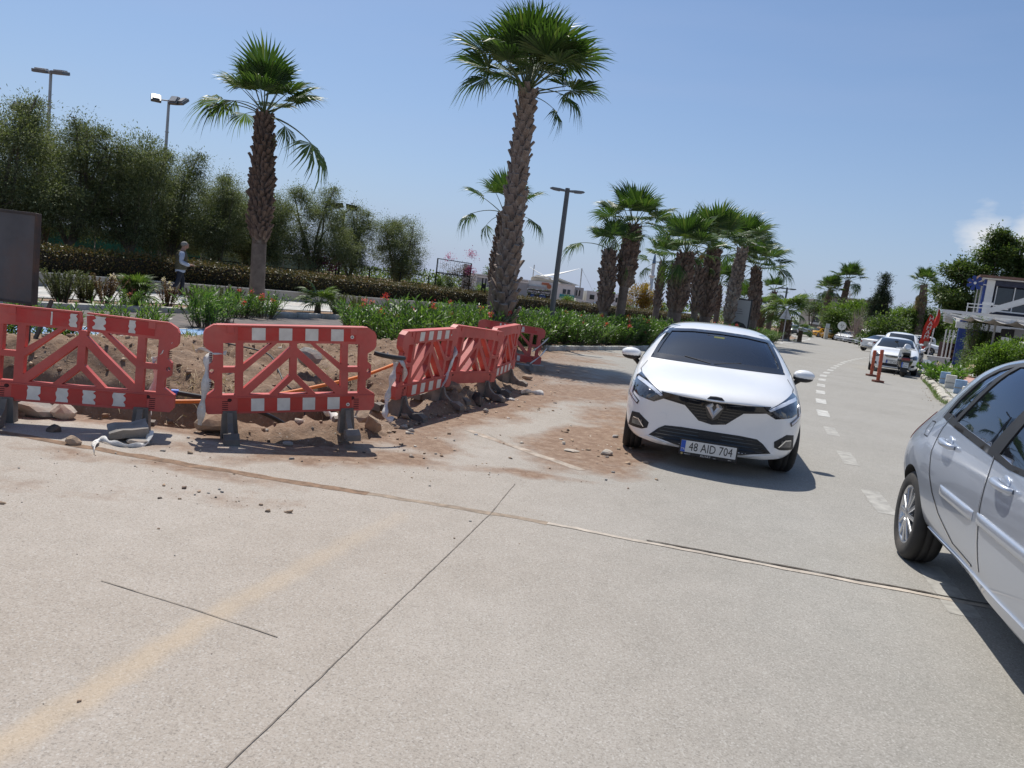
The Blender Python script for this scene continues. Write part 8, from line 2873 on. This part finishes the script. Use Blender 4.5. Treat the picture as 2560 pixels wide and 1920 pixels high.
# ---- simpler cars farther off
SEDAN = [(y * 1.04, [(x * 1.0, z * (1.0 if z < .6 else .985)) for x, z in p]) for y, p in CLIO[:8]] + [
    (2.4, CLIO[8][1]), (3.0, CLIO[9][1]),
    (3.5, [(0, .2), (.62, .2), (.83, .22), (.885, .36), (.90, .58), (.892, .78), (.865, .96), (.70, 1.14), (.56, 1.28), (.32, 1.32), (0, 1.33)]),
    (4.0, [(0, .22), (.62, .22), (.82, .24), (.88, .38), (.895, .6), (.885, .80), (.85, .95), (.70, 1.03), (.52, 1.07), (.3, 1.085), (0, 1.09)]),
    (4.4, [(0, .26), (.6, .26), (.79, .28), (.85, .42), (.875, .6), (.865, .80), (.82, .95), (.66, 1.0), (.48, 1.02), (.27, 1.03), (0, 1.032)]),
    (4.65, [(0, .34), (.5, .34), (.66, .36), (.73, .48), (.76, .62), (.75, .78), (.70, .91), (.56, .965), (.42, .98), (.25, .985), (0, .988)]),
    (4.70, [(0, .42), (.4, .42), (.53, .44), (.60, .52), (.62, .62), (.61, .72), (.56, .82), (.45, .87), (.33, .885), (.2, .89), (0, .892)])]
VAN = [(y, [(x, z * (1 if z < .7 else 1.10)) for x, z in p]) for y, p in CLIO[:6]] + [
    (1.5, [(0, .2), (.62, .2), (.83, .22), (.885, .36), (.90, .6), (.895, .85), (.875, 1.08), (.80, 1.3), (.68, 1.45), (.36, 1.5), (0, 1.51)]),
    (1.95, [(0, .2), (.62, .2), (.83, .22), (.885, .36), (.90, .6), (.895, .87), (.88, 1.12), (.81, 1.5), (.70, 1.72), (.38, 1.79), (0, 1.80)]),
    (2.6, [(0, .2), (.62, .2), (.83, .22), (.885, .36), (.90, .6), (.895, .87), (.88, 1.12), (.82, 1.5), (.72, 1.75), (.4, 1.83), (0, 1.84)]),
    (3.8, [(0, .22), (.62, .22), (.83, .24), (.885, .36), (.90, .6), (.895, .87), (.88, 1.12), (.82, 1.5), (.72, 1.75), (.4, 1.82), (0, 1.83)]),
    (4.25, [(0, .3), (.6, .3), (.8, .3), (.86, .42), (.88, .62), (.875, .87), (.86, 1.12), (.79, 1.48), (.68, 1.70), (.38, 1.76), (0, 1.77)]),
    (4.36, [(0, .4), (.5, .4), (.7, .42), (.76, .5), (.78, .66), (.77, .88), (.75, 1.12), (.69, 1.42), (.58, 1.6), (.34, 1.65), (0, 1.66)])]
SUV = [(y * 1.08, [(x * 1.03, z * 1.13 + .03) for x, z in p]) for y, p in CLIO]
def far_car(label, secs, L, paint_, kind, group=None, W=.9, bend=(.22, .14), wy=None, plate_txt=None, wheelr=.32, name='parked_car', grille=True):
    """A parked car: shell with wheel arches, windows, lights, plate, mirrors and four wheels."""
    root = thing(name, label, 'van' if kind == 'van' else 'taxi' if kind == 'taxi' else 'car', group=group)
    b = bake(shell(secs, bend[0], bend[1], L, W, 2))
    v = bvh_of(b)
    wy = wy or (.86, L - .72)
    cut(b, [cyl_cut(y, wheelr, wheelr + .035, sg * .6, sg * 1.3, 20) for y in wy for sg in (-1, 1)])
    assign_inside(b, v, paint_, MBLK)
    sharp(b)
    b.parent = root
    H = max(p[-1][1] for _, p in secs)
    def A(nm, m, mt, par=root):
        return m.build(nm, mt, par)
    y_ws = next(y for y, p in secs if p[-1][1] > .62 * H + .12)
    zb_, zt_ = H * .69, H * .935
    A('windscreen', patch(v, [(-.70, zb_), (.70, zb_), (.62, zb_ + .14), (.55, zt_), (-.55, zt_), (-.62, zb_ + .14)], 'F', .012, .04, skirt=.02), DGLS)
    A('rear_window', patch(v, [(-.60, zb_ + .03), (.60, zb_ + .03), (.50, zt_ - .03), (-.50, zt_ - .03)], 'B', .010, .05, skirt=.02), DGLS)
    ya = y_ws + .12
    ye = L - (1.15 if kind == 'sedan' else .62)
    zs0, zs1 = H * .685, H * .91
    ym = ya + (ye - ya) * .47
    for sd in ('L', 'R'):
        wins = [[(ya, zs0 - .02), (ym - .04, zs0), (ym - .06, zs1), (ya + .62, zs1 - .02)]]
        if kind != 'panelvan':
            wins.append([(ym + .04, zs0), (ye, zs0 + .04), (ye - .28, zs1 - .03), (ym + .03, zs1)])
        for q in wins:
            A('side_window', patch(v, q, sd, .008, .05, skirt=.015), DGLS)
        for pth in ([(ym, zs0), (ym + .02, .5), (ym, .28)], [(ya - .1, zs0 - .05), (ya - .12, .5), (ya, .28)]):
            A('door_seam', line_patch(v, pth, .012, sd), MBLK)
        A('door_handle', patch(v, [(ym - .24, H * .60), (ym - .06, H * .60), (ym - .06, H * .622), (ym - .24, H * .622)], sd, .02, .05, skirt=.022), paint_)
    zl = H * .47
    for mr in (lambda p: p, mirx):
        A('headlight', patch(v, mr([(.44, zl - .04), (.60, zl + .06), (.74, zl + .11), (.79, zl + .06), (.78, zl - .06), (.62, zl - .08)]), 'F', .005, .05), LAMPG)
        A('tail_light', patch(v, mr([(.50, zl + .02), (.76, zl + .0), (.79, zl + .14), (.70, zl + .17), (.52, zl + .14)]), 'B', .005, .05), REDL_)
        A('fog_lamp', patch(v, mr([(.58, .30), (.72, .32), (.74, .42), (.60, .40)]), 'F', .005, .05), MBLK)
    if grille:
        g_ = A('grille', patch(v, [(-.36, zl + .03), (.36, zl + .03), (.28, zl - .07), (-.28, zl - .07)], 'F', .004, .05), MBLK)
        for i in range(3):
            A('grille_bar', patch(v, [(-.30, zl - .055 + .03 * i), (.30, zl - .055 + .03 * i), (.31, zl - .043 + .03 * i), (-.31, zl - .043 + .03 * i)], 'F', .009, .06), CHRM, g_)
    A('lower_intake', patch(v, [(-.50, .27), (.50, .27), (.44, .38), (-.44, .38)], 'F', .004, .06), MBLK)
    A('rear_bumper_insert', patch(v, [(-.52, .36), (.52, .36), (.48, .46), (-.48, .46)], 'B', .004, .06), MBLK)
    for sg in (-1, 1):
        A('wing_mirror', M().ball((sg * (W + .07), y_ws + .25, zs0 + .03), .10, 10, 7, sx=1, sy=.7, sz=.6), paint_)
        for y in wy:
            w_ = wheel(wheelr, .2, 6, wheelr * .66, face=sg)
            w_.parent = root
            w_.location = (sg * (W - .13), y, wheelr)
    pl_ = v.ray_cast(Vector((0, -3, .42)), Vector((0, 1, 0)))[0]
    if plate_txt:
        plate(plate_txt, root, (0, pl_.y - .025, .44))
    pl_ = v.ray_cast(Vector((0, 9, .60)), Vector((0, -1, 0)))[0]
    A('rear_plate', M().box((0, pl_.y + .012, .60), (.50, .02, .11)), PLTW)
    return root
def relabel(o, lab):
    o['label'] = lab
    return o
def put_far(root, x, y, heading, s=1.0):
    setpos(root, x, y, heading, tz(x, y) + .004)
    root.scale = (s, s, s)
    return root
sed = far_car('white saloon parked head-on at the right kerb behind the scooter', SEDAN, 4.70, WCAR, 'sedan', 'white cars parked on the right', plate_txt='17 AAN', wheelr=.33)
put_far(sed, 15.45, 31.3, 26, 1.06)
van = far_car('white high roofed van parked directly behind the white saloon', VAN, 4.36, WCAR, 'van', 'white cars parked on the right', bend=(.2, .08), wheelr=.33, name='parked_van')
put_far(van, 18.75, 37.6, 26, .98)
hat = far_car('grey hatchback parked beyond the white van, only its side showing', CLIO, 4.05, GCAR, 'hatch', 'cars parked on the right', plate_txt=None)
put_far(hat, 22.2, 43.6, 24, 1.0)
s2 = put_far(copy_tree(sed, None, 'white saloon parked across the bend with its rear toward the road'), 33.4, 66.2, -118, 1.05)
wh = far_car('white hatchback nose to the road, fourth from the taxis', CLIO, 4.05, WCAR, 'hatch', 'white cars parked on the right')
put_far(wh, 40.2, 90.3, 52, 1.05)
put_far(copy_tree(wh, None, 'white hatchback parked right beside the taxis'), 42.9, 102.8, 50, 1.05)
put_far(copy_tree(wh, None, 'white hatchback parked second from the taxis'), 42.3, 98.8, 52, 1.05)
put_far(copy_tree(van, None, 'white boxy van parked far behind the white saloon roof'), 42.6, 85.0, 60, 1.1)
dv = far_car('dark van parked in the row between the white pickup and the white van', VAN, 4.36, DCAR, 'van', 'cars parked on the right', bend=(.2, .08), name='parked_van')
put_far(dv, 43.6, 90.0, 60, 1.0)
tx = far_car('yellow taxi nearest the white cars', SEDAN, 4.70, YCAR, 'taxi', 'yellow taxis at the kiosk', name='taxi')
M().box((0, 2.3, 1.50), (.5, .16, .14), ch=.03).build('roof_sign', SIGNW, tx)
put_far(tx, 43.3, 108.5, 50, 1.0)
put_far(copy_tree(tx, None, 'yellow taxi farther along by the concrete pillar'), 43.6, 115.0, 50, 1.0)
sv = far_car('silver sport utility car driving away down the bend', SUV, 4.37, SILV, 'suv', 'cars on the far road', W=.93, wheelr=.36, wy=(.93, 3.66), name='driving_car')
put_far(sv, 40.6, 108.6, 205, 1.0)
dv2 = far_car('dark blue car with a white roof load, just left of the silver sport utility car', SEDAN, 4.70, DCAR, 'sedan', 'cars on the far road', name='driving_car')
put_far(dv2, 40.9, 114, 20, 1.0)
put_far(copy_tree(van, None, 'white van on the far road at the left of the kiosk'), 42.2, 121, 22, 1.0)
wsuv = far_car('white four wheel drive car standing side-on beyond the terrace tables', SUV, 4.37, WCAR, 'suv', 'white cars parked on the right', W=.93, wheelr=.36, wy=(.93, 3.66))
put_far(wsuv, 43.3, 78.5, -68, 1.12)
put_far(copy_tree(wh, None, 'white car showing over the far hedge below the autumn coloured tree'), 17.6, 90, 70, 1.0)['group'] = 'cars in the car park beyond the hedge'
put_far(copy_tree(sed, None, 'white car showing over the far hedge left of the short thick palm'), 9.4, 112, 70, 1.0)['group'] = 'cars in the car park beyond the hedge'
# pickup with a white cab
pk = thing('pickup_truck', 'white pickup with a square cab, nose to the road beside the white hatchbacks', 'pickup')
PKS = [(y, p) for y, p in VAN[:7]] + [(1.75, [(x, z * (1 if z < 1.2 else 1.03)) for x, z in VAN[7][1]]), (2.3, [(x, z * (1 if z < 1.2 else 1.03)) for x, z in VAN[8][1]]), (2.62, [(x * .98, z) for x, z in VAN[9][1]]), (2.70, [(x * .92, z * .97) for x, z in VAN[9][1]])]
b = bake(shell(PKS, .16, .02, 2.7, .9, 2))
v = bvh_of(b)
cut(b, [cyl_cut(.9, .36, .40, sg * .6, sg * 1.3, 20) for sg in (-1, 1)])
assign_inside(b, v, WCAR, MBLK)
sharp(b)
b.parent = pk
b.name = 'cab'
patch(v, [(-.70, 1.16), (.70, 1.16), (.60, 1.64), (-.60, 1.64)], 'F', .004, .08).build('windscreen', DGLS, pk)
for sd in ('L', 'R'):
    patch(v, [(1.35, 1.12), (2.3, 1.12), (2.25, 1.62), (1.85, 1.62)], sd, .004, .08).build('side_window', DGLS, pk)
for mr in (lambda p: p, mirx):
    patch(v, mr([(.48, .72), (.74, .78), (.77, .66), (.5, .62)]), 'F', .005, .05).build('headlight', LAMPG, pk)
patch(v, [(-.4, .60), (.4, .60), (.4, .76), (-.4, .76)], 'F', .004, .05).build('grille', MBLK, pk)
patch(v, [(-.7, .26), (.7, .26), (.7, .44), (-.7, .44)], 'F', .006, .06).build('bumper', MBLK, pk)
bd_ = M()
bd_.box((0, 3.75, .62), (1.75, 2.0, .10))
for a in ((-.87, 3.75, .9, .05, 2.0), (.87, 3.75, .9, .05, 2.0)):
    bd_.box((a[0], a[1], a[2]), (a[3], a[4], .5))
bd_.box((0, 4.73, .9), (1.79, .05, .5))
bd_.box((0, 2.74, .95), (1.7, .05, .6))
bd_.build('cargo_bed', WCAR, pk)
for y in (.9, 3.9):
    for sg in (-1, 1):
        w_ = wheel(.36, .22, 6, .23, face=sg)
        w_.parent = pk
        w_.location = (sg * .77, y, .36)
put_far(pk, 41.2, 94.8, 55, 1.05)

# ---- scooter parked at the kerb
sco = thing('scooter', 'black scooter with a white front shield parked tail-on before the white saloon', 'scooter', (15.25, 30.0, tz(15.3, 30) + .004), R(-24))
for y, nm in ((0, 'rear_wheel'), (1.25, 'front_wheel')):
    w_ = wheel(.27, .13, 6, .17, nm, -1, rimmat=MBLK)
    w_.parent = sco
    w_.location = (0, y, .27)
m = M()
sec = [(-.22, .16, .52, .66), (-.12, .24, .42, .84), (.1, .28, .36, .86), (.4, .26, .30, .78), (.6, .20, .28, .62), (.75, .18, .22, .36), (1.0, .18, .22, .36)]
vs_ = []
for y, hw, z0, z1 in sec:
    for k in range(12):
        a = 2 * math.pi * k / 12
        ca, sa = math.cos(a), math.sin(a)
        vs_.append((hw * abs(ca) ** .7 * (1 if ca >= 0 else -1), y, (z0 + z1) / 2 + (z1 - z0) / 2 * abs(sa) ** .7 * (1 if sa >= 0 else -1)))
m.add(vs_, [(12 * i + k, 12 * i + (k + 1) % 12, 12 * i + 12 + (k + 1) % 12, 12 * i + 12 + k) for i in range(len(sec) - 1) for k in range(12)], 0, True)
m.add(vs_[:12], [tuple(range(12))])
m.build('bodywork', GBLK, sco)
m = M()
m.box((0, .25, .90), (.27, .8, .12), ch=.05)
m.build('saddle', MBLK, sco)
tl = M().box((0, -.215, .69), (.30, .05, .10), ch=.02).build('tail_light', REDL_, sco)
for sg in (-1, 1):
    M().box((sg * .19, -.16, .70), (.10, .06, .07), Matrix.Rotation(sg * .4, 3, 'Z'), ch=.02).build('indicator', simple('pale_lens', (.5, .42, .38), .3), sco)
    M().bar((sg * .12, -.1, .84), (sg * .17, -.26, .80), .03, .04).build('grab_rail', GALV, sco)
M().prism([(-.2, .10), (-.36, .20), (-.30, .56), (-.18, .58)], lambda y, z, w: (w, y, z), -.11, .11).build('rear_mudguard', MBLK, sco)
plate(None, sco, (0, -.335, .47), (R(-10), 0, 0), .25, True, ('48 AFL', '6541'))
M().tube([(.17, .2, .28), (.19, -.1, .33), (.19, -.3, .36)], [.04, .055, .055], 10).build('exhaust', GALV, sco)
m = M()
m.prism([(-.20, .35), (.20, .35), (.24, .75), (.20, 1.05), (-.20, 1.05), (-.24, .75)], lambda x, z, w: (x, w + (z - .35) * -.12, z), 1.08, 1.14)
m.build('leg_shield', WCAR, sco)
m = M()
m.tube(smooth_path([(-.36, .84, 1.08), (-.2, .92, 1.10), (0, .98, 1.06), (.2, .92, 1.10), (.36, .84, 1.08)], 4), .022, 8)
m.build('handlebar', WCAR, sco)
M().ball((0, 1.0, 1.08), .13, 12, 8, sx=1.1, sy=.8, sz=.8).build('headlamp_cowl', WCAR, sco)
for sg in (-1, 1):
    M().tube([(sg * .25, .92, 1.10), (sg * .36, .90, 1.30)], .008, 5).build('mirror_stalk', MBLK, sco)
    M().ball((sg * .38, .90, 1.33), .065, 10, 7, sx=1.2, sy=.3, sz=.75).build('mirror', WCAR if sg > 0 else GBLK, sco)
hel = tag(bpy.data.objects.new('helmet', None), 'white open ring shaped helmet hung on the scooter handlebar', 'helmet')
COL.objects.link(hel)
M().lathe([(.10, -.05), (.135, -.04), (.145, .02), (.12, .06), (.09, .05)], 16).xf(Matrix.Rotation(R(60), 4, 'X')).build('helmet_shell', WCAR, hel)
hel.location = Matrix.Translation(sco.location) @ Matrix.Rotation(R(-24), 4, 'Z') @ Vector((.03, .72, 1.16))
M().bar((-.10, .25, .35), (-.30, .22, .0), .025, .025).build('side_stand', MBLK, sco)

# ---- two orange lane posts
BOLL = simple('orange_post', (.42, .085, .035), .6, var=.15, scale=4, dirt=((.3, .13, .09), .5))
for x, y, h, lean, lab in ((11.75, 24.6, 1.06, -2, 'taller nearer orange lane post with a worn square base'), (12.95, 27.7, .95, -1, 'shorter farther orange lane post left of the taller one')):
    rt = thing('lane_post', lab, 'bollard', (x, y, tz(x, y) + .004), 0, 'orange lane posts')
    M().lathe([(.055, 0), (.055, .25), (.062, .26), (.062, .30), (.055, .31), (.055, .62), (.062, .63), (.062, .67), (.055, .68), (.058, h - .03), (.05, h), (.001, h)], 16).xf(Matrix.Rotation(R(lean), 4, 'Y')).build('post', BOLL, rt)
    bs_ = M()
    bs_.box((0, 0, .045), (.30, .26, .05), ch=.012)
    for a in (-.11, .11):
        for c in (-.09, .09):
            bs_.box((a, c, .015), (.07, .07, .05))
    bs_.build('base', simple('post_base', (.20, .075, .05), .8, var=.25), rt)
